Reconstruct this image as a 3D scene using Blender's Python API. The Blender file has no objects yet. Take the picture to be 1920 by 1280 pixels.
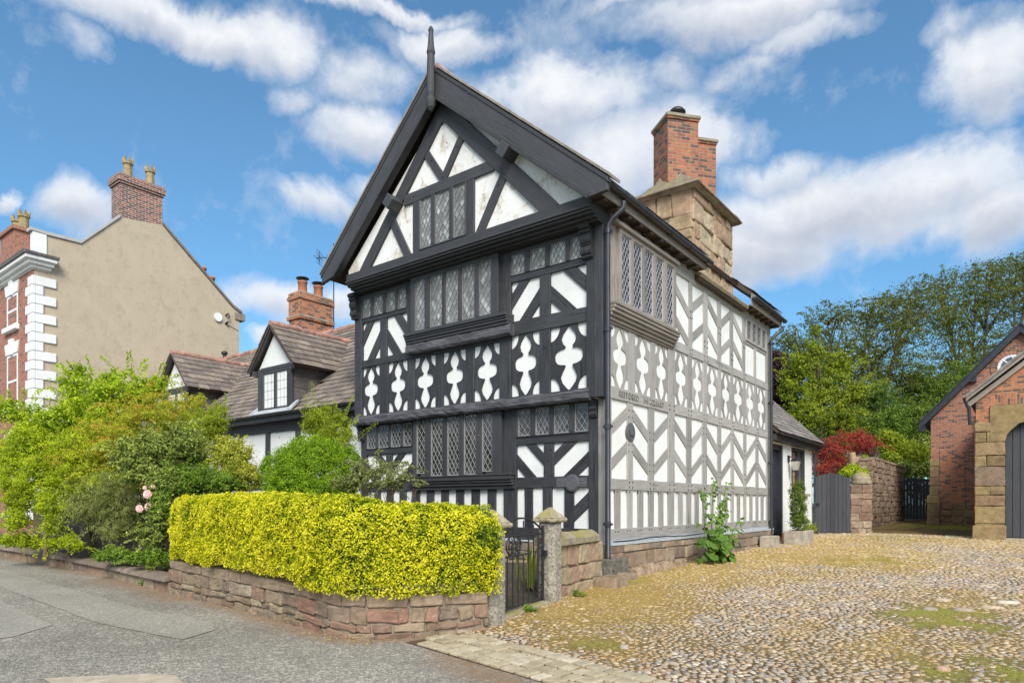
import bpy, math, random
import numpy as np
from mathutils import Vector, Matrix, noise as mnoise
from mathutils.geometry import delaunay_2d_cdt

random.seed(7)
RNG = np.random.default_rng(11)
scene = bpy.context.scene
COL = scene.collection
CAM_YAW = math.radians(37.757)
FW = Vector((-math.sin(CAM_YAW), math.cos(CAM_YAW), 0))
RT = Vector((math.cos(CAM_YAW), math.sin(CAM_YAW), 0))
EYE = 1.5
rad = math.radians
UP = Vector((0, 0, 1))

def gz(x, y):
    """height of the ground"""
    return -.0134 * x + .018 * y

def at(px, py, k):
    """world point k metres ahead of the viewpoint, used for laying out planting"""
    t = (px - 960) / 1246
    p = FW * k + RT * (k * t)
    return Vector((p.x, p.y, EYE + k * (945 - py) / 1246))

# ------------------------------------------------------------------ materials
def new_mat(name):
    m = bpy.data.materials.new(name); m.use_nodes = True
    nt = m.node_tree; nt.nodes.clear()
    out = nt.nodes.new('ShaderNodeOutputMaterial')
    b = nt.nodes.new('ShaderNodeBsdfPrincipled')
    nt.links.new(b.outputs[0], out.inputs[0])
    return m, nt, b, out

class N:
    """small helper for node trees"""
    def __init__(s, nt): s.nt = nt
    def node(s, t, **kw):
        n = s.nt.nodes.new(t)
        for k, v in kw.items(): setattr(n, k, v)
        return n
    def link(s, a, b): s.nt.links.new(a, b)
    def coord(s, which='Object', scale=(1, 1, 1), rot=(0, 0, 0)):
        c = s.node('ShaderNodeTexCoord'); m = s.node('ShaderNodeMapping')
        m.inputs['Scale'].default_value = scale; m.inputs['Rotation'].default_value = rot
        s.link(c.outputs[which], m.inputs[0]); return m.outputs[0]
    def noise(s, vec, scale, detail=4, rough=.55, dist=0, col=False):
        n = s.node('ShaderNodeTexNoise')
        n.inputs['Scale'].default_value = scale; n.inputs['Detail'].default_value = detail
        n.inputs['Roughness'].default_value = rough; n.inputs['Distortion'].default_value = dist
        if vec is not None: s.link(vec, n.inputs['Vector'])
        return n.outputs[1 if col else 0]
    def ramp(s, fac, stops, interp='LINEAR'):
        r = s.node('ShaderNodeValToRGB'); cr = r.color_ramp; cr.interpolation = interp
        while len(cr.elements) < len(stops): cr.elements.new(.5)
        for e, (p, c) in zip(cr.elements, stops):
            e.position = p; e.color = (*c, 1) if len(c) == 3 else c
        s.link(fac, r.inputs[0]); return r.outputs[0]
    def mix(s, fac, a, b, mode='MIX'):
        m = s.node('ShaderNodeMix', data_type='RGBA', blend_type=mode)
        for i, v in ((0, fac), (6, a), (7, b)):
            if hasattr(v, 'is_output'): s.link(v, m.inputs[i])
            elif i == 0: m.inputs[i].default_value = v
            else: m.inputs[i].default_value = (*v, 1)
        return m.outputs[2]
    def math(s, op, a, b=None, clamp=False):
        m = s.node('ShaderNodeMath', operation=op, use_clamp=clamp)
        for i, v in enumerate((a, b)):
            if v is None: continue
            if hasattr(v, 'is_output'): s.link(v, m.inputs[i])
            else: m.inputs[i].default_value = v
        return m.outputs[0]
    def bump(s, h, bsdf, dist=.01, strength=1):
        b = s.node('ShaderNodeBump'); b.inputs['Distance'].default_value = dist
        b.inputs['Strength'].default_value = strength
        s.link(h, b.inputs['Height']); s.link(b.outputs[0], bsdf.inputs['Normal']); return b
    def island(s):
        g = s.node('ShaderNodeNewGeometry'); return g.outputs['Random Per Island']

def g3(v): return (v, v, v)

def mat_timber(name, dark, mid, light, rough=.65, crack=.5):
    m, nt, b, o = new_mat(name); n = N(nt)
    uv = n.coord('UV', (34, 2.2, 1)); uvb = n.coord('UV', (9, .7, 1)); ob = n.coord('Object')
    g = n.noise(uv, 1, 5, .65); g2 = n.noise(uvb, 1, 4, .6); l = n.noise(ob, 2.1, 5, .6)
    c = n.ramp(g, [(.25, dark), (.52, mid), (.8, light)])
    c = n.mix(n.math('MULTIPLY', n.ramp(l, [(.35, g3(0)), (.7, g3(1))]), .55), c, n.mix(.5, mid, light))
    cr = n.ramp(g2, [(.30, g3(0)), (.40, g3(1))])
    c = n.mix(n.math('MULTIPLY', n.math('SUBTRACT', 1.0, cr), crack), c, tuple(x * .45 for x in dark))
    isl = n.island()
    c = n.mix(1, c, n.ramp(isl, [(0, g3(.78)), (1, g3(1.18))]), 'MULTIPLY')
    n.link(c, b.inputs['Base Color']); b.inputs['Roughness'].default_value = rough
    h = n.math('ADD', n.math('MULTIPLY', g, .5), cr)
    n.bump(h, b, .006, .8)
    return m

def mat_plain(name, col, rough=.6, var=.25, scale=6, bump=0, bscale=40, metal=0, spec=None, isl=0):
    m, nt, b, o = new_mat(name); n = N(nt)
    ob = n.coord('Object')
    f = n.noise(ob, scale, 6, .62)
    c = n.ramp(f, [(.3, tuple(x * (1 - var) for x in col)), (.7, tuple(min(1, x * (1 + var)) for x in col))])
    if isl: c = n.mix(1, c, n.ramp(n.island(), [(0, g3(1 - isl)), (1, g3(1 + isl))]), 'MULTIPLY')
    n.link(c, b.inputs['Base Color']); b.inputs['Roughness'].default_value = rough; b.inputs['Metallic'].default_value = metal
    if spec is not None: b.inputs['Specular IOR Level'].default_value = spec
    if bump: n.bump(n.noise(ob, bscale, 5, .6), b, bump, .8)
    return m

def mat_plaster(name, col, stain=(.42, .30, .20), amount=.0, thr=.6):
    m, nt, b, o = new_mat(name); n = N(nt)
    ob = n.coord('Object')
    f = n.noise(ob, 1.7, 6, .6); fine = n.noise(ob, 60, 4, .6)
    c = n.ramp(f, [(.3, tuple(x * .90 for x in col)), (.65, col)])
    if amount:
        st = n.noise(n.coord('Object', (1, 1, .8)), 3.6, 9, .78)
        c = n.mix(n.math('MULTIPLY', n.ramp(st, [(thr, g3(0)), (thr + .09, g3(1))]), amount), c, stain)
    drip = n.noise(n.coord('Object', (9, 9, .8)), 1, 4, .6)
    c = n.mix(n.math('MULTIPLY', n.ramp(drip, [(.56, g3(0)), (.8, g3(1))]), .25), c, tuple(x * .62 for x in col))
    n.link(c, b.inputs['Base Color']); b.inputs['Roughness'].default_value = .9
    n.bump(n.math('ADD', fine, n.math('MULTIPLY', n.noise(ob, 7, 3), 2)), b, .006, .6)
    return m

def mat_stone(name, stops, moss=0, mosscol=(.22, .19, .04), rough=.92, bump=.018, nz=5, black=.35):
    """island-coloured stone with lichen and dark weathering"""
    m, nt, b, o = new_mat(name); n = N(nt)
    ob = n.coord('Object')
    c = n.ramp(n.island(), stops)
    f = n.noise(ob, nz, 8, .68)
    c = n.mix(1, c, n.ramp(f, [(.25, g3(.55)), (.5, g3(1)), (.75, g3(1.35))]), 'MULTIPLY')
    d = n.noise(ob, 2.3, 7, .7)
    c = n.mix(n.math('MULTIPLY', n.ramp(d, [(.52, g3(0)), (.72, g3(1))]), black), c, (.055, .045, .04))
    l = n.noise(ob, 11, 5, .65)
    c = n.mix(n.math('MULTIPLY', n.ramp(l, [(.60, g3(0)), (.68, g3(1))]), .35), c, (.46, .43, .36))
    if name.startswith('lichened'):
        pt = n.ramp(n.noise(ob, 34, 6, .75), [(.50, g3(0)), (.60, g3(1))]); c = n.mix(n.math('MULTIPLY', pt, .75), c, (.05, .045, .045))
        pw = n.ramp(n.noise(ob, 21, 6, .7), [(.58, g3(0)), (.66, g3(1))]); c = n.mix(n.math('MULTIPLY', pw, .6), c, (.52, .47, .38))
    if moss:
        g = n.node('ShaderNodeNewGeometry'); sp = n.node('ShaderNodeSeparateXYZ'); n.link(g.outputs['Normal'], sp.inputs[0])
        up = n.ramp(sp.outputs[2], [(.1, g3(.25)), (.7, g3(1))])
        mm = n.ramp(n.noise(ob, 4, 6, .7), [(.42, g3(0)), (.6, g3(1))])
        c = n.mix(n.math('MULTIPLY', n.math('MULTIPLY', up, mm), moss), c, n.mix(n.noise(ob, 20, 3), mosscol, tuple(x * .5 for x in mosscol)))
    n.link(c, b.inputs['Base Color']); b.inputs['Roughness'].default_value = rough
    n.bump(n.math('ADD', f, n.math('MULTIPLY', n.noise(ob, 45, 5, .7), .5)), b, bump, .9)
    return m

def mat_brick(name, c1, c2, mortar, bw=.225, rh=.075, ms=.010, soot=.3, burnt=(.09, .06, .055), burntp=.66, lichen=0):
    m, nt, b, o = new_mat(name); n = N(nt)
    uv = n.coord('UV')
    def brick(a, bb, mo):
        t = n.node('ShaderNodeTexBrick'); t.offset = .5
        n.link(uv, t.inputs['Vector'])
        t.inputs['Color1'].default_value = (*a, 1); t.inputs['Color2'].default_value = (*bb, 1); t.inputs['Mortar'].default_value = (*mo, 1)
        t.inputs['Scale'].default_value = 1; t.inputs['Mortar Size'].default_value = ms; t.inputs['Mortar Smooth'].default_value = .3
        t.inputs['Brick Width'].default_value = bw; t.inputs['Row Height'].default_value = rh; t.inputs['Bias'].default_value = 0
        return t
    t = brick(c1, c2, mortar)
    tv = brick((0, 0, 0), (1, 1, 1), (.5, .5, .5))          # one random value per brick
    c = t.outputs[0]
    ob = n.coord('Object')
    bm_ = n.math('MULTIPLY', n.ramp(tv.outputs[0], [(burntp, g3(0)), (burntp + .08, g3(1))]), n.math('SUBTRACT', 1.0, t.outputs[1]))
    c = n.mix(n.math('MULTIPLY', bm_, .8), c, burnt)
    f = n.noise(ob, 9, 7, .7)
    c = n.mix(1, c, n.ramp(f, [(.25, g3(.6)), (.5, g3(1)), (.8, g3(1.3))]), 'MULTIPLY')
    d = n.noise(ob, 1.1, 6, .65)
    c = n.mix(n.math('MULTIPLY', n.ramp(d, [(.5, g3(0)), (.75, g3(1))]), soot), c, (.07, .055, .05))
    if lichen:
        li = n.ramp(n.noise(ob, 6, 7, .7), [(.55, g3(0)), (.63, g3(1))])
        c = n.mix(n.math('MULTIPLY', li, lichen), c, (.30, .25, .10))
    n.link(c, b.inputs['Base Color']); b.inputs['Roughness'].default_value = .92
    h = n.math('ADD', n.math('MULTIPLY', t.outputs[1], -1.0), n.math('MULTIPLY', n.noise(ob, 60, 4, .6), .35))
    n.bump(h, b, .012, .9)
    return m

def mat_slate(name, stops, moss=.5):
    m, nt, b, o = new_mat(name); n = N(nt)
    ob = n.coord('Object')
    c = n.ramp(n.island(), stops)
    f = n.noise(ob, 7, 8, .7)
    c = n.mix(1, c, n.ramp(f, [(.25, g3(.5)), (.55, g3(1)), (.8, g3(1.3))]), 'MULTIPLY')
    l = n.noise(ob, 3, 8, .75)
    c = n.mix(n.math('MULTIPLY', n.ramp(l, [(.55, g3(0)), (.66, g3(1))]), moss), c, (.30, .24, .10))
    l2 = n.noise(ob, 13, 5, .7)
    c = n.mix(n.math('MULTIPLY', n.ramp(l2, [(.6, g3(0)), (.68, g3(1))]), .4), c, (.42, .40, .35))
    n.link(c, b.inputs['Base Color']); b.inputs['Roughness'].default_value = .85
    n.bump(n.noise(ob, 30, 6, .7), b, .012, .8)
    return m

def mat_glass(name, col, rough=.07, blind=None):
    m, nt, b, o = new_mat(name); n = N(nt)
    ob = n.coord('Object')
    isl = n.island()
    c = n.ramp(isl, [(0, tuple(x * .55 for x in col)), (.6, col), (1, tuple(min(1, x * 1.7) for x in col))])
    c2 = n.ramp(n.noise(ob, 1.4, 4, .6), [(.35, g3(.6)), (.7, g3(1.4))])
    c = n.mix(1, c, c2, 'MULTIPLY')
    n.link(c, b.inputs['Base Color']); b.inputs['Roughness'].default_value = rough
    b.inputs['Specular IOR Level'].default_value = .8
    n.bump(n.noise(ob, 9, 3), b, .004, .35)
    return m

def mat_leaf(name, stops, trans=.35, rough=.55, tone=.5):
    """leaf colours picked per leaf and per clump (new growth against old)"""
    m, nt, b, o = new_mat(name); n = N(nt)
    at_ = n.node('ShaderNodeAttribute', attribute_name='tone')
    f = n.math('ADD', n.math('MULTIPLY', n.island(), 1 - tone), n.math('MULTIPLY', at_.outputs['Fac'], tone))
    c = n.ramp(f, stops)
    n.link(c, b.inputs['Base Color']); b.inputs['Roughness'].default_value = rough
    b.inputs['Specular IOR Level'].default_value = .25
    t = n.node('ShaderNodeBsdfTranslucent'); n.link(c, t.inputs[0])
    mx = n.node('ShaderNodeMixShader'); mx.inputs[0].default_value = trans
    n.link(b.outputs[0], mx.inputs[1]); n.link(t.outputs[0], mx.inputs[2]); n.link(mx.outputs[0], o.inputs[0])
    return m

M = {}
M['black'] = mat_timber('black_timber', (.011, .011, .013), (.029, .029, .033), (.085, .085, .093), .6, .8)
M['blackfine'] = mat_timber('painted_black_timber', (.026, .026, .029), (.040, .040, .044), (.074, .074, .080), .55, .4)
M['rough'] = mat_timber('weathered_black_beam', (.010, .010, .013), (.05, .05, .058), (.22, .22, .235), .75, .95)
M['grey'] = mat_timber('weathered_oak', (.17, .16, .145), (.32, .305, .28), (.44, .425, .40), .8, .5)
M['oakbrown'] = mat_timber('oiled_oak', (.12, .10, .085), (.25, .215, .185), (.40, .36, .315), .7, .5)
M['soffit'] = mat_timber('soffit_board', (.03, .021, .016), (.065, .045, .034), (.11, .08, .06), .8, .4)
M['white'] = mat_plaster('white_plaster', (.80, .80, .78))
M['white_stain'] = mat_plaster('stained_white_plaster', (.80, .79, .765), (.42, .30, .19), .75, .53)
M['render'] = mat_plaster('buff_render', (.50, .415, .305), (.37, .30, .215), .55, .52)
M['whitestone'] = mat_plaster('white_stucco', (.80, .80, .80))
M['lead_flash'] = mat_plain('lead_flashing', (.42, .45, .48), .45, .2, 8)
M['plinth'] = mat_stone('plinth_sandstone', [(0, (.20, .135, .10)), (.35, (.33, .235, .165)), (.6, (.26, .165, .12)), (.8, (.17, .14, .12)), (1, (.38, .29, .21))], .5)
M['redstone'] = mat_stone('red_sandstone', [(0, (.19, .115, .085)), (.2, (.30, .225, .15)), (.4, (.24, .165, .115)), (.55, (.27, .14, .10)), (.7, (.34, .265, .18)), (.85, (.20, .14, .11)), (1, (.38, .31, .22))], .55, (.17, .16, .05), nz=7, black=.5)
M['buffstone'] = mat_stone('buff_sandstone', [(0, (.33, .235, .145)), (.35, (.42, .31, .195)), (.6, (.36, .225, .155)), (.8, (.44, .36, .25)), (1, (.47, .37, .245))], .3, (.25, .22, .05), black=.55)
M['yellowstone'] = mat_stone('dressed_yellow_stone', [(0, (.20, .135, .065)), (.4, (.31, .225, .105)), (.7, (.25, .14, .085)), (1, (.34, .245, .125))], .4, (.20, .19, .05), black=.5)
M['pier'] = mat_stone('lichened_gatepost_stone', [(0, (.33, .30, .245)), (1, (.40, .36, .29))], .25, (.28, .25, .06), nz=16, black=.8)
M['mosscap'] = mat_stone('mossy_capstone', [(0, (.30, .255, .18)), (1, (.37, .31, .22))], .85, (.36, .31, .06), nz=9, black=.6)
M['chimcap'] = mat_stone('weathered_chimney_cap', [(0, (.20, .17, .13)), (1, (.30, .26, .20))], .45, (.36, .29, .05), nz=8, black=.75)
M['mortar'] = mat_plain('lime_mortar', (.25, .20, .15), .95, .3, 12, .01, 40)
M['brick_or'] = mat_brick('orange_handmade_brick', (.52, .185, .075), (.40, .13, .065), (.36, .29, .225), soot=.15, lichen=.35)
M['brick_chim'] = mat_brick('weathered_chimney_brick', (.44, .145, .07), (.30, .10, .065), (.30, .25, .20), soot=.5, lichen=.6)
M['brick_old'] = mat_brick('old_red_brick', (.42, .165, .09), (.31, .11, .07), (.36, .30, .24), soot=.2, burntp=.74)
M['brick_geo'] = mat_brick('georgian_red_brick', (.40, .13, .075), (.32, .10, .06), (.42, .34, .28), soot=.1, burntp=.85)
M['brick_dk'] = mat_brick('flared_chimney_brick', (.33, .13, .09), (.26, .09, .07), (.55, .48, .42), soot=.1, burnt=(.10, .06, .06), burntp=.45)
M['slate'] = mat_slate('stone_slate', [(0, (.13, .105, .095)), (.5, (.21, .17, .145)), (1, (.28, .225, .185))])
M['slate2'] = mat_slate('grey_slate', [(0, (.16, .145, .135)), (.5, (.235, .205, .185)), (1, (.30, .265, .23))], .25)
M['cheek'] = mat_slate('hung_slate', [(0, (.085, .075, .075)), (1, (.15, .13, .125))], .12)
M['ridge'] = mat_plain('terracotta_ridge_tile', (.36, .20, .155), .8, .5, 9, .006, 30, isl=.2)
M['pot_buff'] = mat_plain('buff_clay_pot', (.33, .25, .12), .8, .35, 9, .006, 30)
M['pot_red'] = mat_plain('red_clay_pot', (.38, .14, .07), .75, .25, 9, .004, 30)
M['iron'] = mat_plain('black_iron', (.02, .02, .022), .45, .3, 20, .001, 60)
M['pipe'] = mat_plain('black_gutter_paint', (.035, .036, .045), .35, .3, 5, .0005, 60)
M['lead'] = mat_plain('window_lead', (.29, .29, .29), .5, .25, 20)
M['lead_dk'] = mat_plain('dull_window_lead', (.22, .22, .215), .5, .25, 20)
M['lead_wh'] = mat_plain('pale_window_lead', (.43, .43, .44), .5, .2, 20)
M['glass_lo'] = mat_glass('dark_quarry_glass', (.045, .042, .046), .06)
M['glass_up'] = mat_glass('pale_quarry_glass', (.25, .265, .26), .14)
M['glass_side'] = mat_glass('blue_black_quarry_glass', (.035, .038, .055), .06)
M['glass_curtain'] = mat_glass('curtained_glass', (.55, .60, .62), .1)
M['glass_sash'] = mat_glass('sash_glass', (.12, .13, .14), .05)
M['board'] = mat_timber('charcoal_boards', (.030, .031, .037), (.046, .047, .055), (.068, .069, .078), .6, .25)
M['fence'] = mat_timber('dark_fence_boards', (.035, .025, .024), (.07, .05, .046), (.11, .08, .072), .8, .5)
M['bark'] = mat_plain('bark', (.10, .078, .058), .95, .45, 8, .03, 14)
M['barkpale'] = mat_plain('pale_cut_wood', (.40, .28, .17), .9, .35, 8, .015, 14)
M['twig'] = mat_plain('twig_bark', (.16, .115, .06), .9, .4, 14, .005, 40)
M['brass'] = mat_plain('brass', (.55, .36, .10), .3, .1, 9, metal=1)
M['lampglass'] = mat_plain('lantern_glass', (.45, .42, .36), .15, .15, 5)
M['door'] = mat_plain('dark_painted_door', (.035, .038, .048), .35, .2, 4)
M['trough'] = mat_plain('pale_concrete', (.36, .31, .25), .95, .35, 6, .012, 30)
M['wplaque'] = mat_plain('cast_metal_plaque', (.10, .10, .11), .55, .35, 30, .004, 50)
M['sash'] = mat_plain('white_gloss_paint', (.80, .80, .80), .4, .05, 5)
M['peg'] = mat_plain('dark_peg', (.03, .025, .022), .8, .3, 20)
M['carve'] = mat_plain('weathered_lettering', (.17, .155, .13), .9, .4, 30)
M['rose'] = mat_plain('pale_pink_petals', (.80, .50, .48), .6, .2, 40)
M['wirecable'] = mat_plain('black_cable', (.015, .015, .015), .6, .1, 5)
M['redstone_moss'] = mat_stone('mossy_red_sandstone', [(0, (.24, .15, .11)), (.5, (.33, .24, .17)), (1, (.27, .19, .135))], .75, (.17, .16, .05), black=.5)
M['coping'] = mat_stone('kerb_coping_stone', [(0, (.17, .125, .105)), (.5, (.23, .17, .14)), (1, (.26, .20, .15))], .45, (.16, .15, .05), black=.5)
M['buffred'] = mat_stone('rubble_sandstone', [(0, (.33, .24, .155)), (.4, (.38, .29, .185)), (.7, (.34, .20, .15)), (1, (.40, .32, .21))], .35, (.25, .23, .06), black=.35)
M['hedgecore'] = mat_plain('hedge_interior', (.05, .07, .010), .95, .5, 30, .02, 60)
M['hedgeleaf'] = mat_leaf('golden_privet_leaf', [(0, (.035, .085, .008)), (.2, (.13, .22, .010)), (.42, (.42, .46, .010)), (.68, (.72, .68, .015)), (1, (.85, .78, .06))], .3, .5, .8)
LEAFGAIN = {'lime_leaf': 1.8, 'bright_green_leaf': 1.7, 'orange_tinged_leaf': 1.75, 'grey_green_needle': 2.1, 'dark_glossy_leaf2': 2, 'hollyhock_leaf': 1.05, 'broadleaf': 1.85, 'dry_litter': 1.15, 'short_grass': 1.2, 'crimson_leaf': 1.35, 'dark_glossy_leaf': 2.0}
def lf(name, *cols, tr=.35, tone=.55):
    k = len(cols); g = LEAFGAIN.get(name, 1.45); cols = [tuple(min(.85, x * g) for x in c) for c in cols]; cols = [(min(c[0] * 1.3, max(c[0], c[1] * .9)), c[1], c[2]) for c in cols]; return mat_leaf(name, [(i / (k - 1), c) for i, c in enumerate(cols)], tr, .5, tone)
M['leaf_bright'] = lf('bright_green_leaf', (.05, .11, .008), (.12, .23, .012), (.22, .36, .016), (.36, .48, .03), tr=.45)
M['leaf_nandina'] = lf('orange_tinged_leaf', (.05, .11, .01), (.12, .22, .015), (.25, .30, .02), (.34, .24, .03), (.40, .17, .04), tr=.4)
M['leaf_lime'] = lf('lime_leaf', (.06, .12, .008), (.13, .23, .010), (.22, .33, .012), (.34, .42, .02), tr=.4)
M['leaf_juniper'] = lf('grey_green_needle', (.035, .06, .018), (.075, .11, .03), (.13, .17, .05), (.22, .25, .07), tr=.2)
M['leaf_dark'] = lf('dark_glossy_leaf', (.022, .045, .012), (.05, .095, .02), (.11, .17, .03), (.22, .28, .05), tr=.2)
M['leaf_fresh'] = lf('fresh_green_leaf', (.055, .11, .010), (.12, .21, .014), (.21, .32, .02), (.32, .43, .03), tr=.4)
M['leaf_fresh2'] = lf('mid_fresh_leaf', (.025, .075, .012), (.06, .15, .018), (.11, .22, .02), (.22, .34, .05), tr=.35)
M['leaf_varieg'] = lf('variegated_leaf', (.05, .10, .012), (.16, .22, .02), (.36, .36, .04), (.50, .46, .09), tr=.3)
M['leaf_box'] = lf('vivid_green_leaf', (.032, .09, .005), (.08, .19, .008), (.145, .29, .010), (.25, .40, .015), tr=.35)
M['leaf_coton'] = lf('small_dull_leaf', (.04, .06, .022), (.09, .12, .035), (.17, .20, .06), (.28, .27, .11), tr=.25)
M['leaf_conifer'] = lf('conifer_leaf', (.02, .05, .010), (.045, .10, .014), (.08, .15, .02), (.13, .21, .03), tr=.2)
M['leaf_holly'] = lf('hollyhock_leaf', (.035, .10, .018), (.07, .18, .025), (.12, .26, .035), (.22, .38, .05), tr=.35)
M['leaf_red'] = lf('crimson_leaf', (.12, .016, .016), (.27, .035, .03), (.38, .065, .045), (.42, .16, .06), tr=.4)
M['leaf_purple'] = lf('purple_leaf', (.018, .009, .013), (.035, .016, .022), (.06, .028, .034), (.09, .05, .05), tr=.25)
M['leaf_tree'] = lf('broadleaf', (.022, .040, .010), (.042, .068, .014), (.07, .105, .018), (.12, .16, .03), tr=.35)
M['leaf_mid'] = lf('mid_green_leaf', (.025, .06, .010), (.055, .12, .014), (.09, .18, .02), (.15, .26, .03), tr=.35)
M['leaf_limetree'] = lf('yellow_green_leaf', (.055, .10, .010), (.105, .18, .014), (.17, .26, .018), (.25, .34, .03), tr=.4)
M['stemgreen'] = mat_plain('green_stem', (.12, .18, .05), .7, .3, 20)

M['yardstone'] = mat_stone('yard_wall_stone', [(0, (.17, .10, .075)), (.35, (.26, .17, .115)), (.6, (.32, .24, .16)), (.8, (.22, .135, .10)), (1, (.36, .28, .19))], .4, (.17, .16, .05), black=.5)
M['blockstone'] = mat_stone('dark_weathered_block', [(0, (.13, .115, .10)), (1, (.19, .165, .135))], .6, (.15, .15, .05), black=.6)
M['copinggrey'] = mat_plaster('grey_coping', (.46, .45, .44))
SKYTINT = (0.46, 0.67, 0.71); SUN_E = 2.8; SUN_ANG = 30; EXPO = 0.78
# ------------------------------------------------------------------ mesh builder
class Fr:
    """a vertical working plane: origin, horizontal axis u, outward normal n"""
    def __init__(s, o, u, n): s.o, s.u, s.n = Vector(o), Vector(u).normalized(), Vector(n).normalized()
    def P(s, u, z, d=0): return s.o + s.u * u + UP * z + s.n * d

class FrS(Fr):
    """working plane whose drawing is scaled about eye height"""
    k = 1.0
    def P(s, u, z, d=0): return s.o + s.u * (u * s.k) + UP * (EYE + (z - EYE) * s.k) + s.n * d

class MB:
    def __init__(s): s.v, s.f, s.m, s.fr, s.sm = [], [], [], [], []
    def add(s, verts, faces, mat=0, U=(1, 0, 0), grain=None, smooth=False):
        o = len(s.v); s.v += [tuple(v) for v in verts]
        for f in faces:
            s.f.append([i + o for i in f]); s.m.append(mat); s.fr.append((U, grain)); s.sm.append(smooth)
    def prism(s, fr, poly, d0, d1, mat=0, grain=None):
        """extrude a 2-D outline (u,z) on a working plane from d0 to d1"""
        a = sum(poly[i][0] * poly[(i + 1) % len(poly)][1] - poly[(i + 1) % len(poly)][0] * poly[i][1] for i in range(len(poly)))
        if a < 0: poly = poly[::-1]
        n = len(poly)
        if fr.u.cross(UP).dot(fr.n) < 0: poly = poly[::-1]
        vs = [fr.P(u, z, d0) for u, z in poly] + [fr.P(u, z, d1) for u, z in poly]
        fs = [list(range(n))[::-1], [n + i for i in range(n)]]
        fs += [[i, (i + 1) % n, n + (i + 1) % n, n + i] for i in range(n)]
        s.add(vs, fs, mat, tuple(fr.u), grain)
    def rect(s, fr, u0, u1, z0, z1, d0, d1, mat=0, grain=None, j=0.0):
        if grain is None: grain = (0, 1) if (z1 - z0) > (u1 - u0) else (1, 0)
        poly = [(u0, z0), (u1, z0), (u1, z1), (u0, z1)]
        if j: poly = wob(poly, j)
        s.prism(fr, poly, d0, d1, mat, grain)
    def box(s, c, h, rz=0, mat=0, U=None):
        c = Vector(c); cu = Vector((math.cos(rz), math.sin(rz), 0)); cv = Vector((-math.sin(rz), math.cos(rz), 0))
        vs = [c + cu * (h[0] * sx) + cv * (h[1] * sy) + UP * (h[2] * sz) for sz in (-1, 1) for sy in (-1, 1) for sx in (-1, 1)]
        s.add(vs, [[0, 2, 3, 1], [4, 5, 7, 6], [0, 1, 5, 4], [1, 3, 7, 5], [3, 2, 6, 7], [2, 0, 4, 6]], mat, tuple(U or cu))
    def hexa(s, b, t, mat=0, U=(1, 0, 0), grain=None):
        """four bottom points and four top points"""
        s.add(list(b) + list(t), [[3, 2, 1, 0], [4, 5, 6, 7], [0, 1, 5, 4], [1, 2, 6, 5], [2, 3, 7, 6], [3, 0, 4, 7]], mat, U, grain)
    def tube(s, pts, r, n=8, mat=0, cap=True, smooth=True):
        pts = [Vector(p) for p in pts]; rs = r if isinstance(r, (list, tuple)) else [r] * len(pts)
        rings = []; ref = None
        for i, p in enumerate(pts):
            d = (pts[min(i + 1, len(pts) - 1)] - pts[max(i - 1, 0)])
            d = d.normalized() if d.length > 1e-9 else Vector((0, 0, 1))
            if ref is None: ref = d.orthogonal().normalized()
            ref = (ref - d * ref.dot(d)); ref = ref.normalized() if ref.length > 1e-6 else d.orthogonal().normalized()
            w = d.cross(ref)
            rings.append([p + (ref * math.cos(2 * math.pi * k / n) + w * math.sin(2 * math.pi * k / n)) * rs[i] for k in range(n)])
        vs = [v for q in rings for v in q]; fs = []
        for i in range(len(pts) - 1):
            for k in range(n):
                fs.append([i * n + k, i * n + (k + 1) % n, (i + 1) * n + (k + 1) % n, (i + 1) * n + k])
        s.add(vs, fs, mat, smooth=smooth)
        if cap:
            s.add(rings[0], [list(range(n))[::-1]], mat); s.add(rings[-1], [list(range(n))], mat)
    def lathe(s, c, prof, n=16, mat=0, smooth=True):
        c = Vector(c); vs, fs = [], []
        for r, z in prof:
            for k in range(n):
                a = 2 * math.pi * k / n; vs.append(c + Vector((r * math.cos(a), r * math.sin(a), z)))
        for i in range(len(prof) - 1):
            for k in range(n):
                fs.append([i * n + k, i * n + (k + 1) % n, (i + 1) * n + (k + 1) % n, (i + 1) * n + k])
        s.add(vs, fs, mat, smooth=smooth)
        s.add([vs[k] for k in range(n)], [list(range(n))[::-1]], mat); m_ = (len(prof) - 1) * n
        s.add([vs[m_ + k] for k in range(n)], [list(range(n))], mat)
    def build(s, name, mats, parent=None, bevel=0, seg=1):
        me = bpy.data.meshes.new(name)
        if not isinstance(mats, (list, tuple)): mats = [mats]
        off = world_offset(parent)
        vs = [Vector(v) - off for v in s.v]
        me.from_pydata(vs, [], s.f)
        for m_ in mats: me.materials.append(m_)
        me.polygons.foreach_set('material_index', s.m)
        me.polygons.foreach_set('use_smooth', s.sm)
        uvl = me.uv_layers.new(name='UVMap').data
        for p in me.polygons:
            U, g = s.fr[p.index]; U = Vector(U); n = p.normal
            W = UP.cross(U)
            if abs(n.z) > .75: a, b = U, W
            elif abs(n.dot(U)) > .75: a, b = W, UP
            else: a, b = U, UP
            for li in p.loop_indices:
                co = me.vertices[me.loops[li].vertex_index].co + off
                x, y = co.dot(a), co.dot(b)
                if g is not None and a is U:
                    if b is UP: x, y = x * g[1] - y * g[0], x * g[0] + y * g[1]
                    else: x, y = y, x
                uvl[li].uv = (x + (s.m[p.index] % 3) * .37, y)
        o = bpy.data.objects.new(name, me); COL.objects.link(o)
        if parent: o.parent = parent
        if bevel:
            bv = o.modifiers.new('edge', 'BEVEL'); bv.width = bevel; bv.segments = seg; bv.limit_method = 'ANGLE'; bv.angle_limit = rad(38)
            bv.use_clamp_overlap = True
        return o

def world_offset(p):
    off = Vector((0, 0, 0))
    while p: off += p.location; p = p.parent
    return off

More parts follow.
